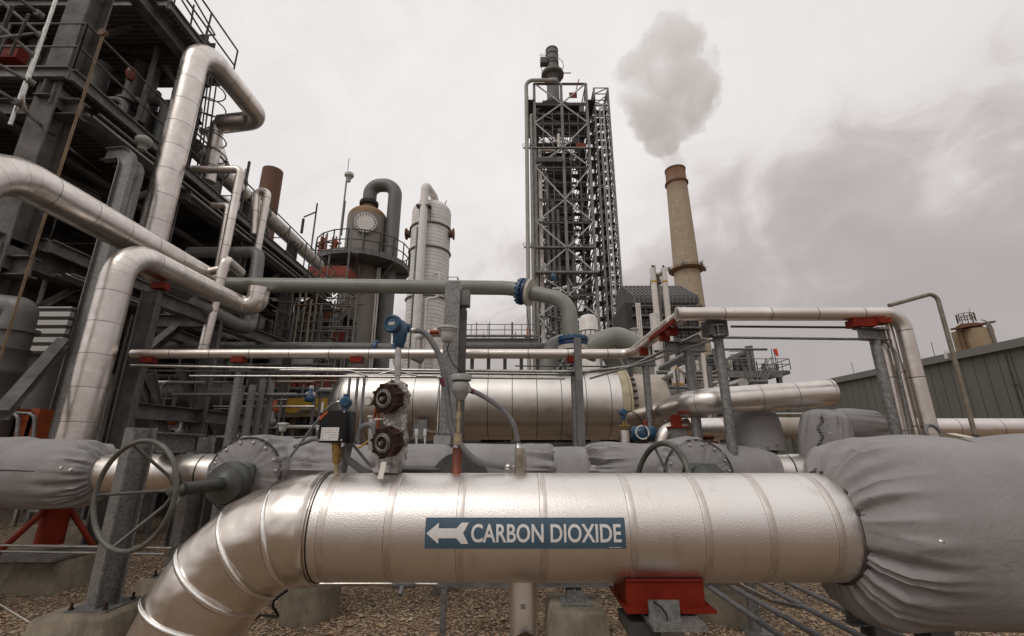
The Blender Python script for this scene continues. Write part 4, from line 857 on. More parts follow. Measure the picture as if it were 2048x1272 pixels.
# instrument stand in front of it
ins = T('instrument_stand', 'small white topped tubing manifold standing left of the tall galvanized post', 'instrument stand', down(P(850, 880, 5.4)))
for px in (833, 850): b = MB(); b.tube([P(px, 900, 5.4), P(px, 862, 5.4)], .012, 8); b.lathe(P(px, 872, 5.4), (0, 0, 1), [(0, .02), (.07, .024), (.08, .02)], 10); b.build('tube', 'white_plastic', ins)
b = MB(); b.bar(P(842, 860, 5.4), P(905, 868, 5.4), .03, .02); b.build('bracket', 'galvanized', ins)
b = MB(); b.box(P(885, 880, 5.35), (.19, .08, .1)); b.build('junction_box', 'grey_enamel', ins)
# ================================================================== GALVANIZED POST WITH LAMP
gp = T('tall_post', 'tall galvanized steel post in front of the silver vessel', 'post', down(P(895, 880, 5.4)))
t_ = P(908, 568, 5.5); b = MB(); b.ibeam(down(t_), t_, .19, .2, .012, (0, 1, 0)); b.build('post', 'galvanized', gp)
b = MB(); b.box(t_ + V((.15, .02, -.2)), (.12, .15, .2)); b.build('bracket', 'galvanized_dull', gp)
b = MB(); b.ibeam(down(t_ + V((.10, .3, 0))), t_ + V((.10, .3, -.25)), .09, .12); b.build('rear_post', 'galvanized_dull', gp)
def fixture(name, label, q, s=1.0, parent=None, group=None):
    t = T(name, label, 'lamp', q, group)
    b = MB(); b.lathe(q, (0, 0, 1), [(0, .052 * s), (.012 * s, .092 * s), (.03 * s, .095 * s), (.034 * s, .118 * s), (.055 * s, .12 * s), (.062 * s, .1 * s), (.075 * s, 0)], 22); b.build('housing', 'white_plastic', t)
    b = MB(); b.lathe(q - V((0, 0, .13 * s)), (0, 0, 1), [(0, 0), (.006 * s, .045 * s), (.02 * s, .066 * s), (.08 * s, .078 * s), (.14 * s, .082 * s)], 20); b.build('glass_globe', 'lamp_glass', t)
    b = MB(); b.ring(q + V((0, 0, .01 * s)), (0, 0, 1), .09 * s, .006 * s, 24, 6); b.build('guard_ring', 'white_plastic', t); return t
q = P(895, 664, 5.05); fixture('work_lamp', 'white ribbed work lamp mounted on the tall galvanized post', q, 1.0)
b = MB(); b.tube(bez([q + V((.02, .08, -.1)), P(895, 700, 5.2), P(905, 725, 5.2), P(922, 745, 5.2)], 8), .006, 6); b.build('lamp_cable', 'black_plastic', None, 'thin dark cable hanging below the white work lamp', 'cable')
# ================================================================== SLIM SILVER LINE ON POSTS (P6)
z6 = P(1368, 628, 4.2).z; zf = z6
def at6(px, Y): q = P(px, 636, Y); return V(((px - 1024) / 900 * (Y * CP + (z6 - H) * SP_), Y, z6))
ln = T('elevated_pipe', 'slim silver pipe on posts running across, forward and over to the right', 'pipe', down(at6(1600, 4.2)))
f0 = at6(265, 6.15); f1 = at6(1262, 6.15); f2 = at6(1372, 4.15); f3 = at6(1800, 4.2)
b = MB(); b.tube([f0, f1, V((f1.x, 4.45, z6))], .068, 20, .16, .55, .12); b.tube([V((f1.x, 5.9, z6)), V((f1.x + .02, 4.18, z6 + .0))], .0685, 20, 0, .55)
b.build('pipe_jacket', 'aluminium_small', ln)
b = MB(); b.tube([V((f1.x - .05, 4.2, z6)), V((f3.x, 4.2, z6)), V((f3.x + .02, 4.2, .5))], .066, 24, .16, .45, .1); b.build('pipe_jacket', 'aluminium_small', ln)
b = MB(); b.lathe((f1.x - .056, 4.2, z6), (1, 0, 0), [(0, 0), (.0, .055), (.004, .070), (.02, .070), (.022, .066)], 24); b.build('end_cap', 'aluminium_small', ln)
for px, Y in ((300, 6.15), (480, 6.15), (715, 6.15), (1145, 6.15)):
    q = at6(px, Y); b = MB(); b.box(q - V((0, .0, .09)), (.16, .12, .07)); b.build('pipe_shoe', 'red_oxide', ln)
for Y in (5.55, 4.75, 4.5):
    q = V((f1.x, Y, z6)); b = MB(); b.box(q - V((0, 0, .095)), (.10, .07, .09)); b.build('pipe_shoe', 'red_oxide', ln)
b = MB(); b.bar((f1.x - .055, 4.3, z6 - .045), (f1.x - .055, 5.1, z6 - .045), .02, .05); b.build('pipe_shoe', 'red_oxide', ln)
q = at6(1728, 4.2); b = MB(); b.box(q + V((-.05, .0, -.10)), (.22, .12, .07)); b.box(q + V((.12, -.03, -.085)), (.12, .12, .05)); b.build('pipe_shoe', 'red_oxide', ln)
def tpost(label, px, Y, top, w_, hw, ang=0, cap=True, r=.045):
    q = at6(px, Y); t = T('pipe_post', label, 'post', down(q), 'round galvanized posts carrying the slim silver pipe')
    b = MB(); b.tube([down(q), V((q.x, q.y, top - .1 if cap else top))], r, 16); b.build('column', 'galvanized', t)
    if cap:
        d = V((math.cos(ang), math.sin(ang), 0)) * w_ / 2; c = V((q.x, q.y, top - .055)) + V((math.cos(ang), math.sin(ang), 0)) * hw
        b = MB(); b.ibeam(c - d, c + d, .10, .11, .009); b.build('head_beam', 'galvanized', t)
    b = MB(); b.box((q.x, q.y, .01), (.2, .2, .02)); b.build('foot_plate', 'galvanized', t); return t
zt = z6 - .14
tpost('round galvanized post with head beam under the right hand end of the slim silver pipe', 1738, 4.25, zt, .34, -.02, .25)
tpost('round galvanized post in front of the fin fan platform', 1431, 4.35, zt + .04, .30, .0, 1.2)
tpost('round galvanized post under the red shoe where the pipe comes forward', 1372, 4.8, zt, .42, -.02, 0, True, .05)
tpost('round galvanized post in front of the channel head of the vessel', 1288, 5.7, zt, .36, -.05, 0, True)
tpost('round galvanized post in front of the silver vessel beside the lower blue flange', 1146, 6.2, zt, .2, 0, 1.57)
tpost('round galvanized post in the dark area left of the yellow platform', 486, 6.2, zt, .3, 0, 0, True, .06)
b = MB(); b.box(at6(1428, 4.3) - V((0, -.02, .12)), (.20, .14, .15), .3); b.build('junction_box', 'grey_steel', None, 'grey box hung under the slim silver pipe at the second post', 'box')
b = MB(); q = at6(1162, 5.9); b.channel(down(q), V((q.x, q.y, z6 + .16)), .09, .09); b.build('strut', 'galvanized_dull', None, 'thin channel post rising past the slim pipe beside the blue flange', 'post')
# tubes under the slim line
def tubes(label, pts, r, mat='stainless', bend=.08): pipe('instrument_tube', label, pts, r, mat, bend=bend, pitch=0, seg=8, cat='tube', group='thin instrument tubes')
tubes('upper of the thin tubes running below the slim silver pipe', [P(262, 731, 6.1), P(560, 737, 6.1), P(1085, 743, 6.1), P(1180, 743, 6.1), P(1262, 733, 5.6), P(1400, 668, 4.5)], .021)
tubes('middle of the thin tubes running below the slim silver pipe', [P(290, 741, 6.15), P(560, 744, 6.15), P(1165, 750, 6.15)], .012, 'conduit')
tubes('lower of the thin tubes running below the slim silver pipe', [P(380, 752, 6.0), P(700, 753, 6.0), P(1130, 757, 6.0)], .016)
tubes('thin bright tube bending down behind the display transmitter', [P(735, 752, 5.7), P(700, 741, 5.7), P(560, 740, 5.7)], .012)
tubes('thin kinked tube left of the tall galvanized post', [P(760, 748, 5.5), P(790, 740, 5.5), P(835, 752, 5.5), P(880, 752, 5.5), P(873, 900, 5.4)], .011)
tubes('thin tube below the silver pipe on the right between its two posts', [P(1462, 653, 4.3), P(1725, 655, 4.3)], .012, 'dark_pipe')
tubes('thin conduit under the right hand silver pipe that bends down beside it', [P(1180, 757, 5.6), P(1300, 722, 5.0), P(1440, 675, 4.3), P(1765, 679, 4.25), P(1790, 700, 4.25), P(1822, 875, 4.25)], .013, 'galvanized', .14)
tubes('thin tube from the display transmitter area running right under the slim pipe', [P(1030, 732, 6.3), P(1225, 733, 6.3)], .010, 'conduit')
for px in (700, 716, 729): 
    q = P(px, 756, 6.0); b = MB(); b.tube([down(q), q], .02, 8); b.build('upright_tube', 'galvanized', None, {700: 'left of three upright tubes behind the black box', 716: 'middle of three upright tubes behind the black box', 729: 'right of three upright tubes behind the black box'}[px], 'tube')
# right verticals
pipe('down_pipe', 'silver down pipe left of the big corner drop on the right', [V((f3.x - .12, 4.35, z6 - .1)), V((f3.x - .10, 4.35, .5))], .052, S, bend=.1, pitch=.5)
pipe('down_pipe', 'thin silver tube between the two larger drops on the right', [V((f3.x - .07, 4.28, z6 - .06)), V((f3.x - .03, 4.28, .5))], .030, S, bend=.1, pitch=.5)
hp = T('hooked_mast', 'thin bent mast pipe rising from behind the huge fabric cover', 'mast', down(P(1942, 868, 4.4)))
b = MB(); b.tube([P(1778, 611, 4.3), P(1872, 585, 4.3), V((P(1872, 585, 4.3).x, 4.3, .9))], .020, 12, .07); b.build('mast_tube', 'tan_metal', hp)
q = V((P(1872, 585, 4.3).x, 4.3, 1.55)); b = MB(); b.tube([q, q + V((0, 0, .06))], .028, 8); b.box(q - V((0, 0, .01)), (.26, .2, .02)); b.build('base_plate', 'dark_steel', hp)
# ================================================================== ANGLED SILVER PIPE AT RIGHT
e1 = P(1392, 804, 4.6); e2 = P(1660, 786, 4.6); e0 = V((e1.x + .12, 7.4, e1.z))
ap = T('angled_pipe', 'silver pipe coming forward then turning right, ending above the laced fabric boot', 'pipe', down(e1))
b = MB(); b.tube([e0, V((e1.x, 4.62, e1.z)), V((e2.x, 4.6, e2.z))], .133, 30, .22, .36, .2); b.build('pipe_jacket', 'aluminium_jacket', ap)
b = MB(); b.lathe((e2.x - .02, 4.6, e2.z), (1, 0, 0), [(0, .133), (.002, .139), (.025, .139), (.026, .12), (.024, 0)], 30); b.build('end_cap', 'aluminium_jacket', ap)
q = P(1352, 845, 4.9); b = MB(); b.box(V((q.x, q.y, e1.z - .17)), (.09, .09, .12)); b.box(V((q.x, q.y, e1.z - .235)), (.2, .2, .016)); b.build('pipe_shoe', 'red_oxide', ap)
b = MB(); b.box((q.x, q.y, (e1.z - .245) / 2), (.14, .14, e1.z - .25)); b.build('pipe_post', 'galvanized', None, 'square grey post under the red shoe of the angled silver pipe', 'post')
bt = fabric(P(1652, 935, 4.45), P(1652, 822, 4.45), [(0, .17), (.1, .20), (.5, .215), (.85, .20), (1, .10)], 90, 50, (1,), 14, .02, .018, 21, up=(0, 1, 0)).build('laced_boot', 'fabric', None, 'upright grey fabric boot laced down its front below the silver pipe end', 'pipe cover')
b = MB(); rr = random.Random(4); yy = 4.45 - .225
for i in range(50):
    q = P(1640 + 4 * math.sin(i * .35), 832 + i * 1.9, 4.22); b.tube([q + V((-.012, 0, rr.uniform(-.01, .01))), q + V((.012, -.01, rr.uniform(-.01, .01)))], .004, 4)
b.build('lacing', 'stitching', bt)
studs(bt, [P(1640, 835, 4.22), P(1652, 836, 4.22), P(1660, 868, 4.21), P(1662, 905, 4.22)], (0, -1, 0))
fabric(P(1670, 852, 5.0), P(1765, 856, 5.0), [(0, .17), (.3, .19), (.8, .175), (1, .12)], 80, 40, (1,), 14, .02, .015, 22).build('pipe_cover', 'fabric', None, 'grey fabric cover right of the laced boot on the silver pipe', 'pipe cover')
pipe('rear_silver_pipe', 'straight silver pipe running off the right edge below the metal building', [P(1735, 857, 5.2), P(2300, 857, 5.2)], .112, 'aluminium_jacket', bend=.1, pitch=.48)
pipe('tan_pipe', 'plain tan pipe section between the fabric skirt and the laced boot', [P(1530, 856, 5.6), P(1625, 856, 5.6)], .125, 'channel_head', bend=.1, pitch=0)
pipe('silver_header', 'silver header left of the grey fabric skirt at right', [P(1325, 858, 5.6), P(1490, 857, 5.6)], .128, 'aluminium_jacket', bend=.1, pitch=.35)
pipe('silver_elbow', 'small crumpled silver elbow behind the second hand wheel', [P(1378, 852, 5.0), P(1330, 862, 5.0), P(1318, 925, 5.0)], .085, 'smooth_aluminium', bend=.15, pitch=0)
b = MB(); vs_ = []
q0, q1 = P(1462, 822, 4.9), P(1515, 815, 4.9)
sk = fabric(P(1512, 900, 4.95), P(1502, 822, 4.95), [(0, .27), (.5, .26), (.85, .235), (1, .20)], 80, 30, (), 12, .01, .012, 23, up=(0, 1, 0), sq=.12).build('fabric_skirt', 'fabric', None, 'grey fabric skirt with a studded hem between the posts at right', 'pipe cover')
studs(sk, [P(x, y, 4.68) for x, y in ((1495, 899), (1516, 897), (1535, 893), (1554, 889))], (0, -1, 0))
b = MB(); b.lathe(P(1530, 925, 5.0), (0, 0, 1), [(0, .14), (.16, .14)], 20); b.build('gate_valve', 'dark_pipe', None, 'dark valve body under the grey fabric skirt', 'valve')
b = MB(); b.box(P(1400, 893, 5.6), (.36, .2, .12)); b.build('red_shoe', 'red_oxide', None, 'red shoe beneath the silver header behind the second round cover', 'pipe support')
bv = T('blue_actuator', 'bright blue valve actuator with white hoses under the angled pipe', 'actuator', P(1290, 895, 5.2))
b = MB(); b.lathe(P(1262, 868, 5.2), (1, 0, 0), [(0, .04), (.03, .085), (.26, .085), (.3, .04)], 20); b.build('cylinder', 'blue_paint', bv)
b = MB(); b.ring(P(1285, 865, 5.08), (0, 1, 0), .07, .010, 24, 8); b.build('white_hose', 'white_plastic', bv)
b = MB(); b.tube([P(1290, 900, 5.2), P(1290, 840, 5.2)], .03, 10); b.build('bracket', 'red_brown_paint', bv)
tr = T('small_transmitter', 'small blue transmitter in front of the tan flange of the vessel', 'transmitter', P(1246, 900, 5.0)); q = P(1246, 825, 5.0)
b = MB(); b.lathe(q, (.1, -1, 0), [(-.035, .03), (-.03, .038), (.03, .038), (.035, .028)], 16); b.tube([q, q + V((0, 0, -.06))], .028, 12); b.tube([q + V((0, 0, -.06)), q + V((0, 0, -.09))], .02, 10); b.build('housing', 'blue_paint', tr)
b = MB(); b.tube([q + V((0, 0, -.08)), q + V((0, 0, -.2))], .012, 8); b.tube([q + V((-.05, 0, -.14)), q + V((.05, 0, -.14))], .008, 6); b.build('stem', 'brass', tr)
b = MB(); b.tube([q + V((0, 0, -.19)), q + V((0, 0, -.42))], .05, 20); b.build('silver_leg', 'aluminium_small', tr)
hose('thin_cable', 'thin black cable looping from the small transmitter at the tan flange', [q + V((.04, 0, .01)), q + V((.12, 0, 0)), q + V((.2, 0, -.1)), q + V((.26, 0, -.3))], .006, 'black_plastic', 'cable')
b = MB(); q = P(566, 858, 5.0); b.tube([q + V((0, 0, -.4)), q], .010, 8); sl = fixture('stand_lamp', 'small white topped sensor on a thin stem above the covers at centre left', P(566, 852, 5.0), .5); b.build('stem', 'dirty_brass', None) .parent = None
o_ = col.objects[-1]; o_.parent = sl; o_.location = WLOC[o_.name] - WLOC[sl.name]
b = MB(); flange(b, P(920, 965, 3.9), (0, -1, 0), .24, .05, 0, .02); b.build('green_flange_cover', 'valve_iron', None, 'dark green round valve flange just behind the rusty red sleeve', 'flange')
b = MB(); b.tube([P(798, 938, 3.9), P(880, 940, 3.9)], .03, 10); b.build('valve_lever', 'valve_iron', None, 'dark green lever lying left of the round green flange', 'lever')
# ================================================================== ABSORBER TOWER
TY = 110.0
def tz(py): return H + TY * ratio(py)
tw_ = T('absorber_tower', 'very tall braced steel tower with grey stack on top', 'tower', (14.3, TY, 0))
XL, XM, XR = 6.6, 14.6, 22.0; YB = 128.0; ztop = tz(168)
cols = [(XL, TY), (XM, TY), (XR, TY), (XL, YB), (XM, YB), (XR, YB), (XL, 119), (XR, 119)]
many('column', 'tower_steel', tw_, cols, lambda b, c: b.ibeam((c[0], c[1], 0), (c[0], c[1], ztop), .75, .75, .12, (0, 1, 0)))
lv = [(168, 'o'), (209, 'm'), (247, 'o'), (296, 'm'), (335, 'o'), (400, 'm'), (445, 'o'), (497, 'm'), (547, 'o'), (590, 'm'), (634, 'o'), (700, 'm'), (790, 'o')]
br = []; hz = []
for (ya, ka), (yb, kb) in zip(lv, lv[1:]):
    za, zb = tz(ya), tz(yb)
    for Y, w_ in ((TY - .3, .33), (YB, .36), (119, .30)):
        for xo in (XL, XR):
            br.append(((xo, Y, za), (XM, Y, zb), w_) if ka == 'o' else ((XM, Y, za), (xo, Y, zb), w_))
for (ya, ka) in lv:
    for Y in (TY, YB): hz.append(((XL, Y, tz(ya)), (XR, Y, tz(ya))))
many('brace', 'tower_brace', tw_, br, lambda b, q: b.bar(q[0], q[1], q[2], q[2]))
many('beam', 'tower_steel', tw_, hz, lambda b, q: b.ibeam(q[0], q[1], .5, .55))
sb = []
for i in range(0, len(lv) - 1):
    for X_ in (XL, XR):
        za, zb = tz(lv[i][0]), tz(lv[i + 1][0]); sb += [((X_, TY, za), (X_, 119, zb)), ((X_, YB, za), (X_, 119, zb)), ((X_, TY, za), (X_, YB, za))]
many('side_brace', 'tower_steel', tw_, sb, lambda b, q: b.bar(q[0], q[1], .3, .3))
rr = random.Random(11)
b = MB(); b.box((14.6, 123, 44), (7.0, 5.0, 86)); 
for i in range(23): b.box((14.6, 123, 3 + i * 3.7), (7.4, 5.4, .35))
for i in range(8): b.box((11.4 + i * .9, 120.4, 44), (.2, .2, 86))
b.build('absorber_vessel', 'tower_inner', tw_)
fl = []; z = 6
while z < ztop - 3: fl.append(z); z += rr.uniform(3.1, 4.3)
def floor_(b, z):
    b.box((14.3, 114.3, z), (15.0, 1.8, .18)); 
    for x in (7.6, 21.3): b.box((x, 121, z), (1.2, 11.5, .18))
    for yy in (113.4,): b.rail([(7, yy, z + .1), (21.8, yy, z + .1)], 1.1, 1.5, .05)
    for k in range(7): b.bar((7.5 + k * 2.3, 114, z - .25), (7.5 + k * 2.3, 127, z - .25), .18, .35)
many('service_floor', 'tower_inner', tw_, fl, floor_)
eq = [(rr.uniform(7.4, 21), rr.uniform(112.5, 115.5), rr.choice(fl), rr.uniform(.3, 1.3), rr.uniform(.8, 2.6)) for _ in range(90)]
def eqf(b, q):
    if q[3] > .8: b.box((q[0], q[1], q[2] + q[4] / 2), (q[3] * 1.6, q[3], q[4]))
    else: b.tube([(q[0], q[1], q[2]), (q[0], q[1], q[2] + q[4])], q[3] * .5, 8)
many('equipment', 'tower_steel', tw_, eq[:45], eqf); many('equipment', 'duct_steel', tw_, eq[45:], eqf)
fine = []
z = 4
while z < ztop - 4:
    for xa, xb in ((XL, XM), (XM, XR)):
        fine.append(((xa, 113, z), (xb, 113, z), .24)); fine.append(((xa, 116, z + 1.6), (xb, 116, z - 1.8), .2)); 
    z += 3.9
for x in (9.2, 12.0, 17.0, 19.6): fine.append(((x, 112.6, 0), (x, 112.6, ztop - 8), .26))
many('secondary_beam', 'tower_steel', tw_, fine, lambda b, q: b.bar(q[0], q[1], q[2], q[2]))
trs = []
for k in range(26):
    za = rr.uniform(8, ztop - 6); xa = rr.choice([7, 14.6]); trs.append(((xa, 112 + rr.random() * 3, za), (xa + 7, 112 + rr.random() * 3, za + rr.choice([-4, 4]))))
many('inner_truss', 'tower_steel', tw_, trs, lambda b, q: b.bar(q[0], q[1], .22, .22))
for x, zt_, zb_, r_, mt in ((8.0, tz(297), 0, .55, 'white_paint'), (9.9, tz(345), 0, .5, 'pipe_paint_grey'), (11.3, tz(398), 0, .5, 'pipe_paint_grey'), (12.7, tz(415), 0, .45, 'pipe_paint_grey'), (16.4, tz(470), 0, .5, 'pipe_paint_grey'), (13.6, tz(262), tz(296), .5, 'white_paint')):
    b = MB(); b.tube([(x, 111.4, zt_), (x, 111.4, zb_)], r_, 14); b.build('tower_pipe', mt, tw_)
b = MB(); b.tube([(8.0, 111.4, tz(300)), (8.0, 111.4, tz(293)), (12.5, 112, tz(293)), (12.5, 116, tz(293))], .55, 14, 1.2); b.build('tower_pipe', 'white_paint', tw_)
for x0, x1, ya, yb in ((17.2, 19.5, 178, 188), (18.5, 21.5, 280, 290)): b = MB(); b.box(((x0 + x1) / 2, 111.5, (tz(ya) + tz(yb)) / 2), (x1 - x0, .3, tz(ya) - tz(yb))); b.build('red_screen', 'red_scaffold_net', tw_)
for ya in (298, 496):
    b = MB(); b.bar((3.2, 109.5, tz(ya)), (22, 109.5, tz(ya)), .5, .35); b.rail([(3.0, 109.2, tz(ya)), (6, 109.2, tz(ya))], 1.1, 1, .06); b.build('outrigger', 'tower_steel', tw_)
b = MB(); z_ = tz(323); b.box((10.6, 109.6, z_), (7.6, 1.2, 1.4)); b.build('duct_beam', 'duct_steel', tw_)
z_ = tz(548); b = MB(); b.box((14.3, 109.0, z_), (16.4, 1.6, .5)); b.rail([(6.2, 108.3, z_ + .2), (22.4, 108.3, z_ + .2)], 1.1, 1.6, .06); b.build('walkway', 'tower_steel', tw_)
b = MB(); b.box((14.5, 119, ztop - 5.6), (13, 14, .3)); b.rail([(5, 109.4, ztop - 6), (5, 128, ztop - 6)], 1.1, 2, .06); b.box((5.6, 118, ztop - 6.2), (2.2, 17, .3)); b.box((23.4, 118, ztop - 6.2), (2.2, 17, .3)); b.rail([(24.4, 109.4, ztop - 6), (24.4, 128, ztop - 6)], 1.1, 2, .06); b.build('top_deck', 'dark_steel', tw_)
b = MB(); b.lathe((13.0, 119, ztop - 6), (0, 0, 1), [(0, 7), (2.2, 7), (6.0, 3.0), (6.5, 3.0)], 24); b.build('transition_cone', 'dark_steel', tw_)
# stack on top
sx_, sy_ = 13.2, 119.0
def sz(py): return H + sy_ * ratio(py)
sk = T('exhaust_stack', 'grey ringed exhaust stack with round platform on top of the tall tower', 'stack', (sx_, sy_, ztop))
b = MB(); zt2 = sz(101); b.lathe((sx_, sy_, ztop - 1), (0, 0, 1), [(0, 2.0), (zt2 - ztop, 1.95), (zt2 - ztop + 1, 1.95), (zt2 - ztop + 1, 1.7), (zt2 - ztop - 3, 1.7)], 28); b.build('stack_shell', 'stack_steel', sk)
for py in (102, 112, 125, 131, 150, 160): b = MB(); b.lathe((sx_, sy_, sz(py)), (0, 0, 1), [(-.12, 1.9), (-.12, 2.12), (.12, 2.12), (.12, 1.9)], 28); b.build('stack_ring', 'dark_steel', sk)
b = MB(); zz = sz(153); b.lathe((sx_, sy_, zz), (0, 0, 1), [(0, 1.9), (.05, 3.6), (.3, 3.7), (.9, 3.7), (.9, 3.6), (.6, 3.5), (.4, 1.9)], 14); b.rail([(sx_ + 3.7 * math.cos(a), sy_ + 3.7 * math.sin(a), zz + 3.3) for a in [i * PI / 6 for i in range(12)]], 1.1, 2, .05, closed=True); b.build('round_platform', 'stack_steel', sk)
b = MB(); b.box((sx_ - 2.9, sy_ - 1, sz(129)), (2.2, 2, 2.2)); b.rail([(sx_ - 4.2, sy_ - 2, sz(129) + 1.1), (sx_ - 1.6, sy_ - 2, sz(129) + 1.1)], 1.1, 1, .05); b.build('side_platform', 'grey_steel', sk)
b = MB(); b.bar((sx_ + 3.6, sy_, sz(146)), (sx_ + 6, sy_, sz(146)), .25, .25); b.build('davit', 'orange_paint', sk)
b = MB(); b.bar((19.5, 112, ztop), (20.4, 112, ztop + 3.6), .3, .3); b.build('davit', 'orange_paint', tw_)
# outer pipes
pipe('tower_line', 'tall pale pipe up the left side of the tower turning over its top', [(4.2, 109, 0), (4.2, 109, ztop + .4), (13.3, 109, ztop + .4)], .55, 'pale_line', bend=2.2, pitch=0, seg=16)
pipe('tower_line', 'second pale pipe close to the left side of the tower, shorter than the first', [(5.5, 109.8, 0), (5.5, 109.8, tz(228)), (7.5, 112, tz(228))], .42, 'pale_line', bend=1.2, pitch=0, seg=14)
b = MB(); b.box((4.15, 109, tz(673)), (1.0, 1.0, 4)); b.build('red_sleeve', 'orange_paint', None, 'small red orange sleeve at the foot of the left tower pipe', 'pipe band')
# elevator lattice tower
el = T('elevator_tower', 'slender lattice lift tower right of the braced tower', 'tower', (27, 112, 0)); ez = H + 112 * ratio(176); EX0, EX1, EYa, EYb = 24.8, 29.0, 112, 117
many('leg', 'tower_steel', el, [(x, y) for x in (EX0, EX1) for y in (EYa, EYb)], lambda b, c: b.bar((c[0], c[1], 0), (c[0], c[1], ez), .5, .5))
lt = []; z = 0; k = 0
while z < ez - 1:
    z2 = min(z + 4.0, ez)
    for (xa, ya), (xb, yb) in (((EX0, EYa), (EX1, EYa)), ((EX1, EYa), (EX1, EYb)), ((EX1, EYb), (EX0, EYb)), ((EX0, EYb), (EX0, EYa))):
        lt.append(((xa, ya, z), (xb, yb, z2), .24)); lt.append(((xb, yb, z), (xa, ya, z2), .24)) if ya != yb else None; lt.append(((xa, ya, z2), (xb, yb, z2), .22))
    z = z2; k += 1
many('lattice_member', 'tower_steel', el, lt, lambda b, q: b.bar(q[0], q[1], q[2], q[2]))
b = MB(); b.box(((EX0 + EX1) / 2 - .3, EYb - .6, ez / 2 - 8), (1.6, .8, ez - 22)); b.build('lift_shaft', 'tower_inner', el)
b = MB(); z = 3
while z < ez - 5:
    b.box((EX0 + 2.6, EYb - 1.2, z), (3.6, 2.2, .2)); b.bar((EX0 + .6, EYb - 1.2, z), (EX1 - .6, EYb - 1.2, z + 2.6), .5, .12); z += 2.7
b.build('stair_flights', 'dark_steel', el)
for x in (25.9, 26.3, 27.0, 27.3): b = MB(); b.tube([(x, EYa - .5, 0), (x, EYa - .5, tz(205) + 1)], .13, 6); b.build('guide_rail', 'tower_brace', el)
b = MB()
for i in range(22):
    z = 4 + i * 4.3; b.bar((22.2, 113, z), (EX0, 113, z), .5, .3); b.box((23.5, 115, z), (2.4, 4, .2)); b.bar((22.2, 113, z), (EX0, 113, z + 4.3), .22, .22); b.rail([(22.2, 112.8, z + .1), (EX0, 112.8, z + .1)], 1.1, 1.2, .05)
b.build('link_bridges', 'grey_steel', el)
# ================================================================== CHIMNEYS
def stack(name, label, px, Y, ytop, r_top, r_base, mat, rings=(), sx=None):
    q = P(px, ytop, Y); t = T(name, label, 'chimney', down(q)); h = q.z
    n = 30; b = MB(); b.lathe(down(q), (0, 0, 1), [(h * i / n, r_base + (r_top - r_base) * (i / n) ** .85) for i in range(n + 1)] + [(h, r_top * .8), (h - 4, r_top * .8)], 48); b.build('shaft', mat, t); return t, q
t, q = stack('concrete_chimney', 'tall tan concrete power plant chimney with platform, giving off steam', 1350, 220, 341, 5.3, 8.6, 'stack_concrete')
b = MB(); b.lathe(q, (0, 0, 1), [(-9.2, 5.5), (-9.2, 6.2), (-8.2, 6.2), (-8, 5.6)], 40); b.build('corbel_ring', 'rusty_steel', t)
b = MB(); b.lathe(q, (0, 0, 1), [(-.6, 5.2), (-.6, 5.6), (.2, 5.6), (.2, 4.6)], 40); b.build('cap', 'rusty_steel', t)
qz = H + 213 * ratio(531)
for z_, R_ in ((qz, 8.9),): 
    b = MB(); b.lathe((q.x, 220, z_), (0, 0, 1), [(-1.1, 7.2), (-.2, R_), (.2, R_), (.2, 7.0)], 40); b.rail([(q.x + R_ * math.cos(a), 220 + R_ * math.sin(a), z_) for a in [i * PI / 10 for i in range(20)]], 1.3, 3, .09, closed=True); b.build('platform', 'rusty_steel', t)
    for k in range(4):
        a = -PI / 2 + (k - 1.5) * 1.0; c = V((q.x + (R_ + .5) * math.cos(a), 220 + (R_ + .5) * math.sin(a), z_ + .6)); b = MB(); b.lathe(c, (0, 0, 1), [(-1.2, .4), (-.8, .8), (.8, .8), (1.2, .3)], 10); b.tube([c, c + V((math.cos(a) * 2, math.sin(a) * 2, 1.5))], .12, 5); b.build('beacon_light', 'galvanized_dull', t)
stack('brick_chimney', 'plain reddish brown chimney behind the long silver header', 546, 220, 342, 5.3, 6.6, 'stack_brown')
# ================================================================== BROWN COLUMN WITH PLATFORM
CX, CY, CR = -8.55, 24.0, 1.12
def cz(py, Y=CY): return H + Y * ratio(py)
bc = T('brown_column', 'brown process column with domed rusty top and round platform', 'column', (CX, CY, 0)); zs = cz(440)
b = MB(); b.lathe((CX, CY, 0), (0, 0, 1), [(zs * i / 14, CR) for i in range(15)], 48); b.build('shell', 'vessel_brown', bc)
b = MB(); b.lathe((CX, CY, zs), (0, 0, 1), [(0, CR)] + [(.75 * math.sin(a), CR * math.cos(a)) for a in [i * PI / 20 for i in range(1, 8)]] + [(.80, .42), (1.1, .40)], 40); b.build('dome', 'rusty_dome', bc)
b = MB(); flange(b, (CX, CY, zs + 1.05), (0, 0, 1), .55, .18, 16, .04); b.build('nozzle_flange', 'dark_steel', bc)
dx = V((.25, -1, 0)).normalized(); q = V((CX + .35, CY - 1.25, cz(466))); b = MB(); b.lathe(q - dx * .06, dx, [(0, .3), (0, .60), (.12, .60), (.13, .0)], 28); b.build('blind_flange', 'blind_white', bc)
s_, u_, d_ = basis(dx)
for i in range(20): b = MB(); p_ = q + (u_ * math.cos(i * PI / 10) + s_ * math.sin(i * PI / 10)) * .52; b.tube([p_ - dx * .05, p_ + dx * .11], .035, 6); b.build('flange_bolt', 'dark_steel', bc)
b = MB(); b.tube([q, q - dx * .5], .42, 24); b.lathe(q - dx * .3, dx, [(-.3, .7), (0.02, .7), (.05, .42)], 28); b.build('nozzle', 'vessel_brown', bc)
pz_ = cz(514, CY - 2); R_ = 2.6
b = MB(); b.lathe((CX, CY, pz_), (0, 0, 1), [(0, CR), (0, R_), (.3, R_ + .02), (.3, R_ - .05), (.1, R_ - .06), (.1, CR)], 20); b.build('platform_deck', 'galvanized_dull', bc)
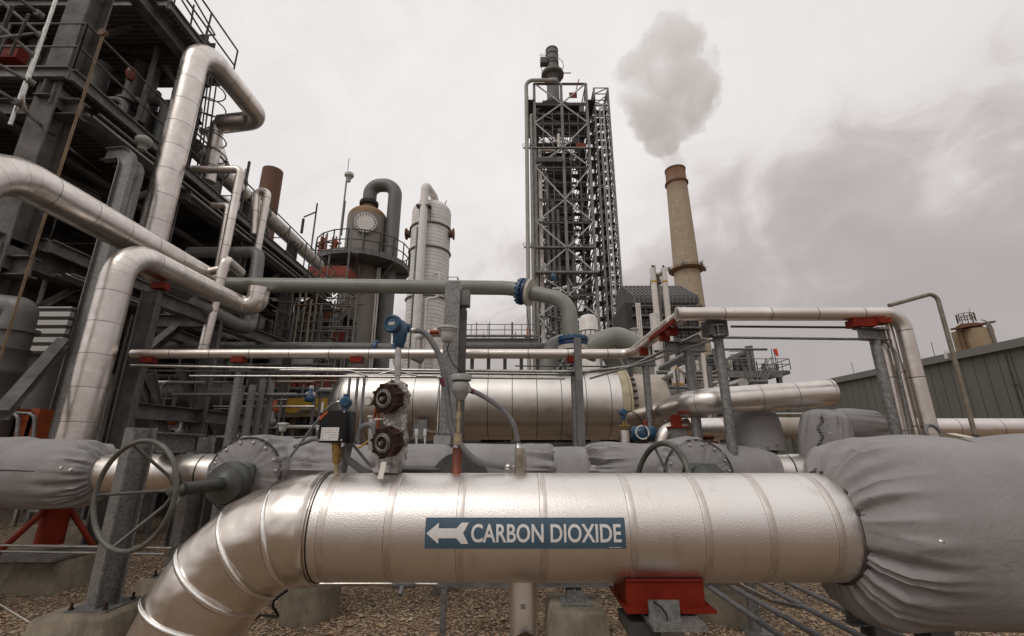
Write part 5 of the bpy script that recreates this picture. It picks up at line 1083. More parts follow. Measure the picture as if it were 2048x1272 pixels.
b = MB(); b.rail([(CX + R_ * math.cos(a), CY + R_ * math.sin(a), pz_ + .2) for a in [i * PI / 10 for i in range(20)]], 1.15, 2, .035, closed=True); b.build('platform_railing', 'grey_steel', bc)
b = MB()
for i in range(8): a = i * PI / 4 + .2; b.bar((CX + R_ * math.cos(a), CY + R_ * math.sin(a), pz_), (CX + CR * math.cos(a), CY + CR * math.sin(a), pz_ - 1.3), .1, .1); b.bar((CX + R_ * math.cos(a), CY + R_ * math.sin(a), pz_ - .06), (CX + CR * math.cos(a), CY + CR * math.sin(a), pz_ - .06), .08, .14)
b.build('platform_brackets', 'grey_steel', bc)
b = MB(); b.bar((CX - CR - .1, CY - .6, zs + .9), (CX - CR - .1, CY - .6, zs - 1.3), .12, .06); b.build('lifting_lug', 'grey_steel', bc)
b = MB(); b.tube([(CX, CY, zs + 1.1), (CX, CY, zs + 2.3), (CX + 1.55, CY - .1, zs + 2.3), (CX + 1.55, CY - .1, 0)], .40, 24, .76); b.build('gooseneck_pipe', 'pipe_paint_grey', bc)
b = MB(); rr = random.Random(6)
for i in range(16): x = CX - 2.0 + rr.random() * 1.1; y = CY - 1.0 - rr.random() * .6; z = pz_ + .3; b.tube([(x, y, z), (x, y, z + rr.uniform(.5, 1.3))], .05, 6); b.tube([(x, y, z + .8), (x + rr.uniform(-.4, .4), y, z + .8)], .05, 6)
b.build('orange_valves', 'orange_paint', bc)
b = MB(); b.tube([(CX + 1.2, CY - 1.0, 0), (CX + 1.2, CY - 1.0, pz_ - .2)], .05, 6); b.tube([(CX + 1.32, CY - 1.0, 0), (CX + 1.32, CY - 1.0, pz_ - .2)], .04, 6); b.build('riser_tube', 'white_paint', bc)
lp = T('pole_lamp', 'white lamp on a tall thin pole above the round platform', 'lamp', P(678, 480, 22.5))
a_ = P(677, 500, 22.5); c_ = P(691, 350, 22.5); c_ = V((a_.x, 22.5, c_.z)); b = MB(); b.tube([a_, c_], .05, 8); b.tube([c_ + V((0, 0, .3)), c_ + V((0, 0, 1.1))], .02, 6); b.build('pole', 'galvanized', lp)
b = MB(); b.lathe(c_ + V((.12, 0, -.1)), (0, 0, 1), [(-.35, .0), (-.34, .1), (0, .17), (.02, .26), (.16, .26), (.2, .12), (.3, .1)], 14); b.build('lamp_head', 'white_plastic', lp)
# ================================================================== WHITE COLUMN
WX, WY, WR = -6.35, 32.0, 1.52
wc = T('white_column', 'pale clad process column with pipes down its front', 'column', (WX, WY, 0)); zs = H + WY * ratio(428)
b = MB(); b.lathe((WX, WY, 0), (0, 0, 1), [(zs * i / 30, WR) for i in range(31)] + [(zs + .95 * math.sin(a), WR * math.cos(a)) for a in [i * PI / 16 for i in range(1, 8)]] + [(zs + .97, 0)], 48, .28); b.build('cladding', 'column_cladding', wc)
for py in (462, 508, 603): b = MB(); b.ring((WX, WY, H + WY * ratio(py)), (0, 0, 1), WR + .05, .07, 40, 6); b.build('stiffener_ring', 'galvanized_dull', wc)
b = MB(); b.tube([(WX + .2, WY, zs + .3), (WX + .2, WY, zs + 1.4), (WX - .25, WY - WR - .35, zs + 1.5), (WX - .25, WY - WR - .35, 3)], .30, 20, .45); b.build('overhead_pipe', 'column_cladding', wc)
b = MB(); b.tube([(WX - .7, WY - WR - .1, zs - 2), (WX - .7, WY - WR - .1, 3)], .07, 8); b.build('side_tube', 'galvanized', wc)
for pts, r_ in (([(WX + .75, WY - WR, 13.6), (WX + .9, WY - WR - .3, 13.5), (WX + 1.15, WY - WR - .3, 13.5), (WX + 1.15, WY - WR - .3, 11.6), (WX + .35, WY - WR - .4, 11.6), (WX + .35, WY - WR - .4, 3)], .10), ([(WX + .75, WY - WR + .1, 9.3), (WX + 1.1, WY - WR - .3, 9.3), (WX + 1.1, WY - WR - .3, 3)], .17), ([(WX - 1.4, WY - .8, 9.0), (WX - 1.75, WY - 1.2, 9.0), (WX - 1.75, WY - 1.2, 7.2), (WX - 1.3, WY - 1.4, 6.4), (WX - 1.3, WY - 1.5, 3)], .19)):
    b = MB(); b.tube(pts, r_, 12, .35); b.build('side_pipe', 'white_paint', wc)
for s_ in (-1, 1): b = MB(); b.lathe((WX + s_ * WR, WY - .3, zs - 1.9), (s_, 0, 0), [(0, .3), (.25, .3), (.25, .45), (.35, .45)], 16); b.build('manway', 'rusty_steel', wc)
b = MB(); b.box((WX + WR + .45, WY, 12.4), (.8, 1.6, .3)); b.rail([(WX + WR + .1, WY - .8, 12.5), (WX + WR + .8, WY - .8, 12.5), (WX + WR + .8, WY + .8, 12.5)], 1.1, 1, .03); b.build('side_platform', 'grey_steel', wc)
b = MB(); b.box((WX - .25, WY - WR - .35, zs - .4), (1.1, .5, .12)); b.bar((WX - .6, WY - WR - .2, zs - .5), (WX - .6, WY - WR + .1, zs - 1.6), .06, .06); b.bar((WX + .2, WY - WR - .2, zs - .5), (WX + .2, WY - WR + .1, zs - 1.6), .06, .06); b.build('pipe_bracket', 'grey_steel', wc)
for i in range(4): x = WX - .9 + i * .6; b = MB(); b.tube([(x, WY, zs + .3), (x + .1 * (i - 1), WY, zs + 1.2)], .04, 5); b.build('top_fitting', 'grey_steel', wc)
bp = T('valve_piping', 'pale valve piping with red hand wheels at the foot of the pale column', 'piping', P(850, 700, 20))
for pts, r_ in (([P(832, 677, 20), P(848, 668, 20), P(885, 667, 20)], .16), ([P(856, 668, 20), P(858, 705, 20)], .2), ([P(836, 680, 20), P(836, 705, 20)], .12)): b = MB(); b.tube(pts, r_, 12, .2); b.build('pipe_piece', 'white_paint', bp)
b = MB(); b.tube([P(860, 664, 19.8), P(878, 664, 19.8)], .1, 8); b.lathe(P(890, 668, 20), (-1, 0, 0), [(0, .28), (.12, .28)], 16); b.build('red_wheel', 'orange_paint', bp)
# ================================================================== FAR THINGS
pb = T('pipe_bridge', 'far grey pipe bridge with railings left of the tall tower', 'pipe bridge', P(980, 695, 45)); a0, a1 = P(880, 695, 45), P(1075, 695, 45)
b = MB(); b.bar(a0, a1, 4, .5); b.build('deck', 'grey_steel', pb)
b = MB(); b.bar(a0 + V((0, -1.9, .75)), a1 + V((0, -1.9, .75)), .3, .2); b.build('upper_beam', 'galvanized_dull', pb)
b = MB(); b.rail([a0 + V((0, -2, .8)), a1 + V((0, -2, .8))], 1.1, 1.6, .04); b.build('railing', 'galvanized_dull', pb)
for i in range(7): x = a0.x + (a1.x - a0.x) * i / 6; b = MB(); b.bar((x, 45, 0), (x, 45, a0.z), .35, .35); b.build('column', 'grey_steel', pb)
rr = random.Random(9)
for i in range(34):
    x = rr.uniform(a0.x, a1.x); h = rr.choice([.4, .6, .9, 1.4, 2.4]); b = MB(); b.tube([(x, 44, a0.z), (x, 44, a0.z + h)], rr.uniform(.05, .25) if h < 1.2 else .05, 7); b.build('valve_stem', rr.choice(['grey_steel', 'white_paint', 'galvanized_dull', 'dark_pipe']), pb)
for i in range(4): b = MB(); b.tube([a0 + V((0, -1.5 + i, .45)), a1 + V((0, -1.5 + i, .45))], .18, 8); b.build('pipe_run', 'pipe_paint_grey', pb)
stf = T('stair_tower', 'small steel stair tower at the foot of the tall tower', 'stairs', P(1130, 690, 60))
for i in range(6): b = MB(); z = P(1130, 690, 60).z - 3 + i * 1.2; x = P(1095 + (i % 2) * 60, 690, 60).x; x2 = P(1155 - (i % 2) * 60, 690, 60).x; b.bar((x, 60, z), (x2, 60, z + 1.2), .8, .12); b.rail([(x, 59.5, z), (x2, 59.5, z + 1.2)], 1.0, 1, .04); b.build('flight', 'galvanized_dull', stf)
for x in (1093, 1125, 1158): q = P(x, 655, 60); b = MB(); b.bar(down(q), q, .15, .15); b.build('column', 'galvanized_dull', stf)
wt = T('white_tank', 'small white tank between the grey elbow and the tower', 'tank', down(P(1178, 690, 40))); q = P(1176, 632, 40)
b = MB(); b.lathe(down(q), (0, 0, 1), [(0, .85), (q.z - .3, .85), (q.z, .6), (q.z + .05, 0)], 28); b.build('tank_shell', 'white_paint', wt)
b = MB(); b.rail([(q.x + .9 * math.cos(a), 40 + .9 * math.sin(a), q.z - 2.5) for a in [i * PI / 6 for i in range(12)]], 1, 2, .03, closed=True); b.build('railing', 'grey_steel', wt)
# ducts building
DY = 70.0
def dz(py): return H + DY * ratio(py)
def dX(px): return (px - 1024) / 900 * 74.0
db = T('duct_house', 'dark ribbed steel ductwork block in front of the concrete chimney', 'ductwork', (dX(1325), DY, 0)); x0, x1 = dX(1268), dX(1394)
b = MB(); z0, z1 = dz(607), dz(592); b.prism([(0, 0), (13, 0), (13, dz(578) - z0 + 3.2), (7, dz(578) - z0 + 3.0), (0, z1 - z0)], (x1, DY, z0), (x0, DY, z0)); b.build('upper_duct', 'duct_steel', db)
o_ = col.objects[-1]
b = MB(); b.box(((x0 + x1) / 2, DY + 7, z0 / 2 - .3), (x1 - x0, 12, z0 - .6)); b.build('lower_casing', 'duct_steel', db)
ribs = [(x0 + (x1 - x0) * i / 15) for i in range(16)]
many('rib', 'galvanized_dull', db, ribs, lambda b, x: (b.bar((x, DY - .1, z0), (x, DY - .1, z1), .22, .22), b.bar((x, DY + .8, 0), (x, DY + .8, z0 - .6), .18, .18), b.bar((x, DY, z1 + .1), (x, DY + 7, dz(578) + 3.1), .2, .2)))
for py in (613, 632, 656, 680): z = dz(py); b = MB(); b.box(((x0 + x1) / 2, DY + .3, z), (x1 - x0 + 1, 1.6, .3)); b.rail([(x0, DY - .5, z + .1), (x1, DY - .5, z + .1)], 1.1, 1.5, .05); b.build('walkway', 'grey_steel', db)
for i, h_ in enumerate((.3, .6, .9)): b = MB(); zz = z1 + (dz(578) + 3 - z1) * h_; b.bar((x0, DY + 7 * h_, zz + .15), (x1, DY + 7 * h_, zz + .15), .2, .2); b.build('roof_rib', 'galvanized_dull', db)
b = MB(); b.box((dX(1258), DY + 5, dz(620) / 2), (1.6, 9, dz(588))); b.build('side_tower', 'dark_steel', db)
for x in (1272, 1275.5, 1279): q = P(x, 606, 50); b = MB(); b.tube([down(q), q], .09, 6); b.build('riser_conduit', 'white_paint', None, {1272: 'left of three thin pale conduits before the ribbed duct block', 1275.5: 'middle of three thin pale conduits before the ribbed duct block', 1279: 'right of three thin pale conduits before the ribbed duct block'}[x], 'conduit', 'thin pale conduits before the ribbed duct block')
q = P(1269, 662, 18); fixture('pole_lamp', 'small white lamp above the thick green grey bend', q, 1.6); b = MB(); b.tube([down(q), q - V((0, 0, .2))], .03, 6); b.build('lamp_post', 'grey_steel', None, 'thin post below the small white lamp by the green grey bend', 'post')
# white twin pipes
tp_ = T('twin_white_pipes', 'pair of white pipes standing upright with a linked top', 'pipes', down(P(1330, 690, 25)))
for px, py in ((1305, 537), (1327, 537)):
    q = P(px, py, 25); b = MB(); b.tube([down(q), q], .17, 14); b.build('white_riser', 'white_paint', tp_)
    b = MB(); b.tube([q, q + V((0, 0, .2))], .05, 6); b.build('vent_tip', 'black_plastic', tp_)
    b = MB(); q2 = V((q.x, 25, P(px, 566, 25).z)); b.lathe(q2, (0, 0, 1), [(0, .175), (.12, .175)], 14); b.build('yellow_band', 'yellow_paint', tp_)
a_ = P(1305, 548, 25); c_ = P(1327, 544, 25); b = MB(); b.tube([a_, a_.lerp(c_, .5) - V((0, 0, .15)), c_], .12, 10, .2); b.build('cross_link', 'tan_metal', tp_)
b = MB(); q = P(1311, 562, 25.5); b.lathe(q, (0, 0, 1), [(-.3, .0), (-.2, .35), (.2, .3), (.4, .1), (1.0, .08)], 14); b.tube([down(q), q], .2, 14); b.build('tan_column', 'tan_metal', tp_)
pipe('white_riser', 'thick pale riser left of the twin white pipes', [down(P(1307, 640, 24)), P(1307, 628, 24)], .22, 'white_paint', bend=.2, pitch=0)
for i, (px, Y) in enumerate(((1352, 12), (1364, 12))):
    a_ = P(px, 735, Y); c_ = P(px, 770, Y); b = MB(); b.tube([a_, c_], .07, 10); o = b.build('white_valve_tube', 'white_paint', None, ['left', 'right'][i] + ' of two short white tubes with yellow bands behind the posts', 'tube', 'white tubes with yellow bands')
    b = MB(); b.tube([a_ - V((0, 0, .05)), a_], .072, 10); b.tube([c_, c_ + V((0, 0, .05))], .072, 10); b.build('yellow_band', 'yellow_paint', o)
# piping clutter behind the posts at right
cl = T('valve_rack', 'crowded rack of small pipes and valves between the vessel and the fin fan platform', 'piping', down(P(1370, 800, 14))); rr = random.Random(15)
for i in range(60):
    px = rr.uniform(1300, 1500); py = rr.uniform(690, 890); Y = rr.uniform(9, 18); a_ = P(px, py, Y); k = rr.random()
    if k < .5: pts = [down(a_), a_]; r_ = rr.uniform(.02, .06)
    elif k < .8: pts = [a_, a_ + V((rr.uniform(.5, 1.8), 0, 0))]; r_ = rr.uniform(.02, .06)
    else: pts = [a_, a_ + V((0, rr.uniform(1, 4), 0))]; r_ = rr.uniform(.04, .12)
    b = MB(); b.tube(pts, r_, 8); b.build('pipe_piece', rr.choice(['galvanized_dull', 'grey_steel', 'white_paint', 'pipe_paint_grey', 'dark_pipe', 'stainless', 'tan_metal']), cl)
# fin fan platform
FY = 45.0
def fz(py): return H + FY * ratio(py)
def fX(px): return (px - 1024) / 900 * 45.6
ff = T('fan_platform', 'grey steel platform with air cooler housings and stairs at centre right', 'platform', (fX(1480), FY, 0)); zd = fz(741)
b = MB(); b.box(((fX(1340) + fX(1570)) / 2, FY + 3, zd - .25), (fX(1570) - fX(1340), 7, .35)); b.build('deck', 'grey_steel', ff)
b = MB(); b.bar((fX(1340), FY - .55, zd - .5), (fX(1552), FY - .55, zd - .5), .3, .6); b.build('edge_beam', 'galvanized_dull', ff)
b = MB(); b.rail([(fX(1385), FY - .5, zd), (fX(1572), FY - .5, zd), (fX(1572), FY + 6, zd)], 1.1, 1.2, .04); b.build('railing', 'galvanized_dull', ff)
for px in (1385, 1412, 1462, 1552):
    for yy in (0, 6): b = MB(); b.ibeam((fX(px), FY + yy, 0), (fX(px), FY + yy, zd - .4), .4, .4); b.build('column', 'galvanized_dull', ff)
for xa, xb, hl, hr in ((1395, 1432, .6, 1.9), (1462, 1507, .7, 2.4)):
    b = MB(); z = zd; b.add([V((fX(xa), FY + y, z + .1)) for y in (.3, 5)] + [V((fX(xb), FY + y, z + .1)) for y in (.3, 5)] + [V((fX(xa), FY + y, z + hl)) for y in (.3, 5)] + [V((fX(xb), FY + y, z + hr)) for y in (.3, 5)], [(0, 2, 6, 4), (1, 3, 7, 5), (0, 1, 5, 4), (2, 3, 7, 6), (4, 5, 7, 6), (0, 1, 3, 2)], False); b.build('cooler_housing', 'duct_steel', ff)
    b = MB()
    for k in range(6): z = zd + .3 + k * .34; b.bar((fX(xa), FY + .2, min(z, zd + hl + k * .3)), (fX(xb), FY + .2, z), .08, .06)
    b.bar((fX(xb), FY + .2, zd), (fX(xb), FY + .2, zd + hr + .2), .3, .3); b.build('louvre_frame', 'galvanized_dull', ff)
b = MB(); b.bar((fX(1527), FY - 1, zd), (fX(1490), FY - 1, zd - 2.4), .9, .25); b.rail([(fX(1527), FY - 1.4, zd), (fX(1490), FY - 1.4, zd - 2.4)], 1.1, 1, .04); b.rail([(fX(1527), FY - .6, zd), (fX(1490), FY - .6, zd - 2.4)], 1.1, 1, .04); b.build('stair_flight', 'galvanized_dull', ff)
b = MB(); b.box((fX(1400), FY + 3, zd / 2 - 1), (6, 4, zd - 2.5)); b.lathe((fX(1520), FY + 4, zd - 3.2), (1, 0, 0), [(0, .2), (.4, .9), (1.8, .9), (2.2, .2)], 16); b.build('machinery', 'dark_steel', ff)
for k in range(14): x = fX(1380 + 13 * k); b = MB(); b.tube([(x, FY - .2, zd), (x, FY - .2, zd + rr.uniform(.3, 1.1))], rr.uniform(.05, .2), 7); b.build('small_fitting', rr.choice(['white_paint', 'grey_steel', 'dark_pipe']), ff)
ws = T('windsock', 'bright red orange windsock on a thin pole at the end of the platform', 'windsock', (fX(1553), FY, zd)); zt_ = fz(698)
b = MB(); b.tube([(fX(1551), FY, zd), (fX(1551), FY, zt_)], .04, 6); b.tube([(fX(1546), FY, zd), (fX(1546), FY, zt_ + .05)], .035, 6); b.build('pole', 'grey_steel', ws)
b = MB(); b.tube([(fX(1553), FY, zt_), (fX(1556.5), FY, zt_ - .75)], [.20, .10], 12); b.build('sock', 'windsock', ws)
# metal building
mb_ = T('metal_building', 'long grey green metal clad building at right', 'building', (23, 27, 0)); bh = 6.0
b = MB(); b.box((38, 28, bh / 2 - .05), (30, 40, bh - .1)); b.build('wall', 'siding', mb_)
b = MB(); b.box((38, 28, bh + .02), (30.5, 40.5, .38)); b.build('roof_trim', 'siding_trim', mb_)
for y in (20.5, 27, 38): b = MB(); b.tube([(22.85, y, 0), (22.85, y, bh - .3)], .035, 6); b.box((22.85, y, bh * .35), (.12, .16, .06)); b.box((22.85, y, bh * .7), (.12, .16, .06)); b.build('wall_conduit', 'dark_steel', mb_)
for y in (19, 24, 30): b = MB(); b.tube([(22.9, y, bh + .2), (22.9, y, bh + 1.0)], .015, 5); b.build('lightning_rod', 'dark_steel', mb_)
b = MB(); b.box((22.8, 23.2, bh + .05), (.2, .15, .25)); b.lathe((22.8, 23.2, bh + .1), (0, 0, 1), [(0, .05), (.15, .09), (.3, .05)], 10); b.build('wall_lamp', 'white_plastic', mb_)
b = MB(); b.box((22.75, 25.6, 3.4), (.4, .3, .12)); b.box((22.65, 25.6, 3.3), (.15, .3, .3)); b.build('wall_bracket', 'dark_steel', mb_)
b = MB(); b.rail([P(1705, 838, 12), P(1760, 838, 12)], .15, .4, .02); b.build('low_railing', 'galvanized_dull', None, 'thin railing top seen behind the fabric cover beside the laced boot', 'railing')
so_ = T('silo', 'beige silo with rusty catwalk behind the metal building roof', 'silo', (62.5, 60, 0)); q = P(1950, 658, 60)
b = MB(); b.lathe((q.x + .5, 61, 0), (0, 0, 1), [(0, 2.1), (q.z, 2.1), (q.z + .1, 0)], 32); b.build('silo_shell', 'silo_beige', so_)
b = MB(); b.lathe((q.x + .3, 61, q.z), (0, 0, 1), [(0, 1.5), (.9, 1.2), (1.0, 0)], 24); b.build('cone', 'rusty_steel', so_)
b = MB(); b.bar((q.x - 2.7, 60, q.z + .1), (q.x + 2.4, 60, q.z + .9), 1.4, .25); b.bar((q.x - 2.4, 60, q.z - 4), (q.x - 2.4, 60, q.z), .25, .25); b.bar((q.x - 1.7, 60, q.z - 4), (q.x - 1.7, 60, q.z), .25, .25); b.build('catwalk', 'rusty_steel', so_)
b = MB(); b.rail([(q.x - .3 + .95 * math.cos(a), 60.5 + .95 * math.sin(a), q.z + 1.1) for a in [i * PI / 5 for i in range(10)]], 1.15, 1, .05, closed=True); b.tube([(q.x, 60, q.z + 1), (q.x, 60, q.z + 3)], .03, 5); b.build('top_railing', 'rusty_steel', so_)
for i in range(5): z = q.z - 3 + i * .8; b = MB(); b.bar((q.x - 2.5, 60, z), (q.x - 1.6, 60, z + .6), .1, .1); b.build('lattice_brace', 'rusty_steel', so_)
b = MB(); b.tube([(q.x + 1, 58.8, q.z - 3.8), (q.x + .6, 58.8, q.z + .7)], .18, 8); b.build('chute', 'siding_trim', so_)
b = MB(); b.rail([(q.x + 1.2 + 1.3 * math.cos(a), 60, q.z - .3 + 1.6 * math.sin(a)) for a in [i * PI / 12 for i in range(7)]], .01, 5, .06, False); b.build('curved_guard', 'dark_steel', so_)
b = MB(); b.box((-2, 72, 2.2), (60, 10, 4.4)); b.build('low_shed', 'dark_steel', None, 'long low dark shed far behind the vessel', 'building')
# ================================================================== STEAM
bm_ = bmesh.new(); rr = random.Random(5)
def blob(px, py, Y, r): 
    c = P(px, py, Y); bmesh.ops.create_icosphere(bm_, subdivisions=3, radius=r, matrix=Matrix.Translation(c))
for px, py, rpx in ((1351, 338, 15), (1347, 324, 20), (1335, 306, 20), (1325, 288, 30), (1318, 262, 40), (1345, 258, 40), (1300, 240, 38), (1370, 232, 42), (1330, 220, 60), (1290, 200, 42), (1395, 205, 36), (1375, 180, 52), (1320, 165, 60), (1280, 155, 38), (1405, 165, 30), (1345, 130, 58), (1300, 120, 42), (1385, 130, 42), (1350, 95, 48), (1375, 85, 36), (1318, 85, 36), (1268, 178, 34), (1250, 150, 26), (1262, 205, 26), (1340, 60, 34), (1365, 58, 24), (1322, 50, 22)):
    c = P(px, py, 222); blob(px, py, 222 + rr.uniform(-6, 10) * min(1, rpx / 30), rpx * 1.12 * mpp(c))
me = bpy.data.meshes.new('steam_plume'); bm_.to_mesh(me); bm_.free(); sp_o = bpy.data.objects.new('steam_plume', me); col.objects.link(sp_o)
md = sp_o.modifiers.new('r', 'REMESH'); md.mode = 'VOXEL'; md.voxel_size = 1.6
tx = bpy.data.textures.new('billow', 'CLOUDS'); tx.noise_scale = 9; tx.noise_depth = 4
md = sp_o.modifiers.new('d', 'DISPLACE'); md.texture = tx; md.texture_coords = 'GLOBAL'; md.strength = 15; md.mid_level = .55
dg_ = bpy.context.evaluated_depsgraph_get(); me2 = bpy.data.meshes.new_from_object(sp_o.evaluated_get(dg_)); sp_o.modifiers.clear(); sp_o.data = me2
ctr = V((92, 225, 200)); 
for v_ in me2.vertices: v_.co -= ctr
sp_o.location = ctr
tag(sp_o, 'billowing pale grey steam plume rising from the tan concrete chimney', 'steam plume', kind=None)
vm_ = bpy.data.materials.new('steam'); vm_.use_nodes = True; t_ = vm_.node_tree; t_.nodes.clear(); oo = t_.nodes.new('ShaderNodeOutputMaterial'); pv = t_.nodes.new('ShaderNodeVolumePrincipled')
pv.inputs['Color'].default_value = (.985, .98, .975, 1); pv.inputs['Anisotropy'].default_value = .2
tcn = t_.nodes.new('ShaderNodeTexCoord'); nn_ = t_.nodes.new('ShaderNodeTexNoise'); nn_.inputs['Scale'].default_value = .05; nn_.inputs['Detail'].default_value = 5; t_.links.new(tcn.outputs['Object'], nn_.inputs['Vector'])
mr = t_.nodes.new('ShaderNodeMapRange'); mr.inputs[1].default_value = .38; mr.inputs[2].default_value = .62; mr.inputs[3].default_value = .012; mr.inputs[4].default_value = .075; t_.links.new(nn_.outputs[0], mr.inputs[0]); t_.links.new(mr.outputs[0], pv.inputs['Density'])
t_.links.new(pv.outputs[0], oo.inputs['Volume']); me2.materials.clear(); me2.materials.append(vm_)
# ================================================================== LEFT STEEL STRUCTURE
rr = random.Random(21)
ls = T('steel_structure', 'huge dark multi level steel structure with decks and railings filling the upper left', 'steel structure', (-10, 12, 0))
XF = -8.4
def part(name, mat, fn): b = MB(); fn(b); return b.build(name, mat, ls)
CX_ = (XF, -12.4, -16.5); CYs = (6.9, 9.8, 12.8, 15.8, 18.8)
for x in CX_:
    for y in CYs:
        ht = 17.5 if (y < 9 or (x < XF - 1 and y < 12)) else (12.3 if y < 10.5 else (9.3 if y < 17 else 8.2))
        wd = .42 if (x == XF and y < 8) else .30
        part('column', 'grey_steel', lambda b: b.ibeam((x, y, 0), (x, y, ht), wd, wd, .03, (0, 1, 0)))
for z, ys in ((4.9, CYs), (8.0, CYs), (11.5, CYs[:2]), (15.2, CYs[:2])):
    for x in CX_:
        part('main_beam', 'grey_steel', lambda b: b.ibeam((x, ys[0] - .3, z - .25), (x, ys[-1] + .3, z - .25), .26, .42, .03))
    for y in ys:
        part('cross_beam', 'grey_steel', lambda b: b.ibeam((CX_[2] - 1, y, z - .55), (XF + (.5 if z < 9 else .3), y, z - .55), .24, .34, .025))
    y = ys[0]
    n = 0
    while y < ys[-1]:
        y += .75; n += 1
        if n % 2: part('joist', 'dark_steel', lambda b: b.ibeam((CX_[2], y, z - .28), (XF, y, z - .28), .12, .2, .015))
def deck(z, x0, x1, y0, y1): part('deck_grating', 'grating', lambda b: b.box(((x0 + x1) / 2, (y0 + y1) / 2, z), (x1 - x0, y1 - y0, .05)))
deck(4.9, -17, XF + .15, 7.4, 19); deck(8.0, -17, XF + .25, 6.7, 19.2); deck(11.5, -17, XF + .2, 8.2, 10.6); deck(15.2, -17, XF + .1, 6.8, 10.6)
def edge(z, pts, w_=.24): 
    for a, c in zip(pts, pts[1:]): part('edge_channel', 'galvanized_dull', lambda b: b.channel((*a, z - .08), (*c, z - .08), .08, w_))
edge(8.1, [(-17, 6.65), (XF + .35, 6.65), (XF + .35, 19)]); edge(11.6, [(-17, 8.15), (XF + .3, 8.15), (XF + .3, 10.6)]); edge(5.0, [(-17, 7.3), (XF + .2, 7.3), (XF + .2, 19)]); edge(15.3, [(-17, 6.7), (XF + .15, 6.7), (XF + .15, 10.6)])
for z, pts in ((8.15, [(-11, 6.7), (XF + .3, 6.7), (XF + .3, 12.5)]), (8.15, [(XF + .3, 13.5), (XF + .3, 19)]), (11.65, [(XF + .3, 8.2), (XF + .3, 10.6)]), (11.65, [(-13, 8.2), (XF + .3, 8.2)]), (5.05, [(-11, 7.3), (XF + .2, 7.3), (XF + .2, 12)]), (5.05, [(XF + .2, 12.4), (XF + .2, 19)]), (15.35, [(-13, 6.8), (XF + .1, 6.8), (XF + .1, 10.6), (-13, 10.6)])):
    part('railing', 'grey_steel', lambda b: b.rail([(*p, z) for p in pts], 1.1, 1.3, .024))
# stair and upper projecting rails, ladder cage
part('stair_stringer', 'grey_steel', lambda b: (b.channel(P(232, -40, 7.6), P(380, 128, 9.6), .08, .26), b.channel(P(290, -40, 7.9), P(420, 110, 9.9), .08, .24)))
part('stair_treads', 'grey_steel', lambda b: [b.bar(P(262 + i * 9, -20 + i * 11, 7.9 + i * .12), P(318 + i * 8, -20 + i * 11, 8.2 + i * .12), .22, .04) for i in range(9)])
part('stair_railing', 'grey_steel', lambda b: [b.tube([P(*a), P(*c)], .022, 6) for a, c in (((345, -30, 8.6), (424, 97, 10)), ((372, -30, 8.7), (430, 70, 10)), ((424, 97, 10), (396, 97, 10)), ((430, 70, 10), (380, 71, 10)), ((352, -20, 8.6), (342, 55, 9)), ((417, 50, 10), (405, 95, 10)), ((388, 10, 9.3), (378, 70, 9.5)))])
part('ladder_cage', 'grey_steel', lambda b: [b.ring(P(418, 118 + i * 32, 10.3), (0, 0, 1), .40, .018, 16, 5) for i in range(7)] + [b.tube([P(431, 100, 10.0), P(401, 330, 10.0)], .02, 5), b.tube([P(441, 110, 10.3), P(410, 330, 10.3)], .02, 5), b.tube([P(425, 90, 10.5), P(395, 330, 10.5)], .02, 5)])
part('ladder', 'grey_steel', lambda b: [b.tube([P(388, 140, 9.6), P(345, 330, 9.6)], .03, 6), b.tube([P(400, 142, 9.6), P(357, 330, 9.6)], .03, 6)] + [b.tube([P(388 - i * 4.3, 140 + i * 19, 9.6), P(400 - i * 4.3, 142 + i * 19, 9.6)], .02, 5) for i in range(10)])
# knee braces and diagonal members
for a, c, w_ in (((75, 195, 7), (155, 140, 6.8), .1), ((130, 100, 8.6), (190, 75, 8.4), .12), ((20, 260, 8), (70, 190, 7.2), .12), ((195, 70, 8.5), (262, 50, 8.6), .15), ((150, 270, 9), (300, 330, 10), .2), ((60, 330, 8), (200, 400, 9), .2), ((330, 130, 9.3), (400, 250, 10.2), .1), ((390, 380, 11), (600, 545, 17), .16), ((432, 600, 9), (548, 720, 13), .2), ((465, 560, 12), (520, 690, 13), .16), ((330, 395, 11), (420, 470, 13), .14)):
    part('diagonal_brace', 'grey_steel', lambda b: b.ibeam(P(*a), P(*c), w_, w_))
# sagging beams below the upper deck seen from below
for i in range(6): part('floor_pipe', 'dark_pipe', lambda b: b.tube([(-9.2 - i * .9, 6.0, 7.2 - (i % 2) * .35), (-9.2 - i * .9, 20, 7.2 - (i % 2) * .35)], rr.uniform(.08, .2), 10))
for i in range(5): part('floor_pipe', rr.choice(['dark_pipe', 'pipe_paint_grey']), lambda b: b.tube([(-9.0 - i * 1.1, 7.0, 4.2), (-9.0 - i * 1.1, 22, 4.2)], rr.uniform(.1, .22), 10))
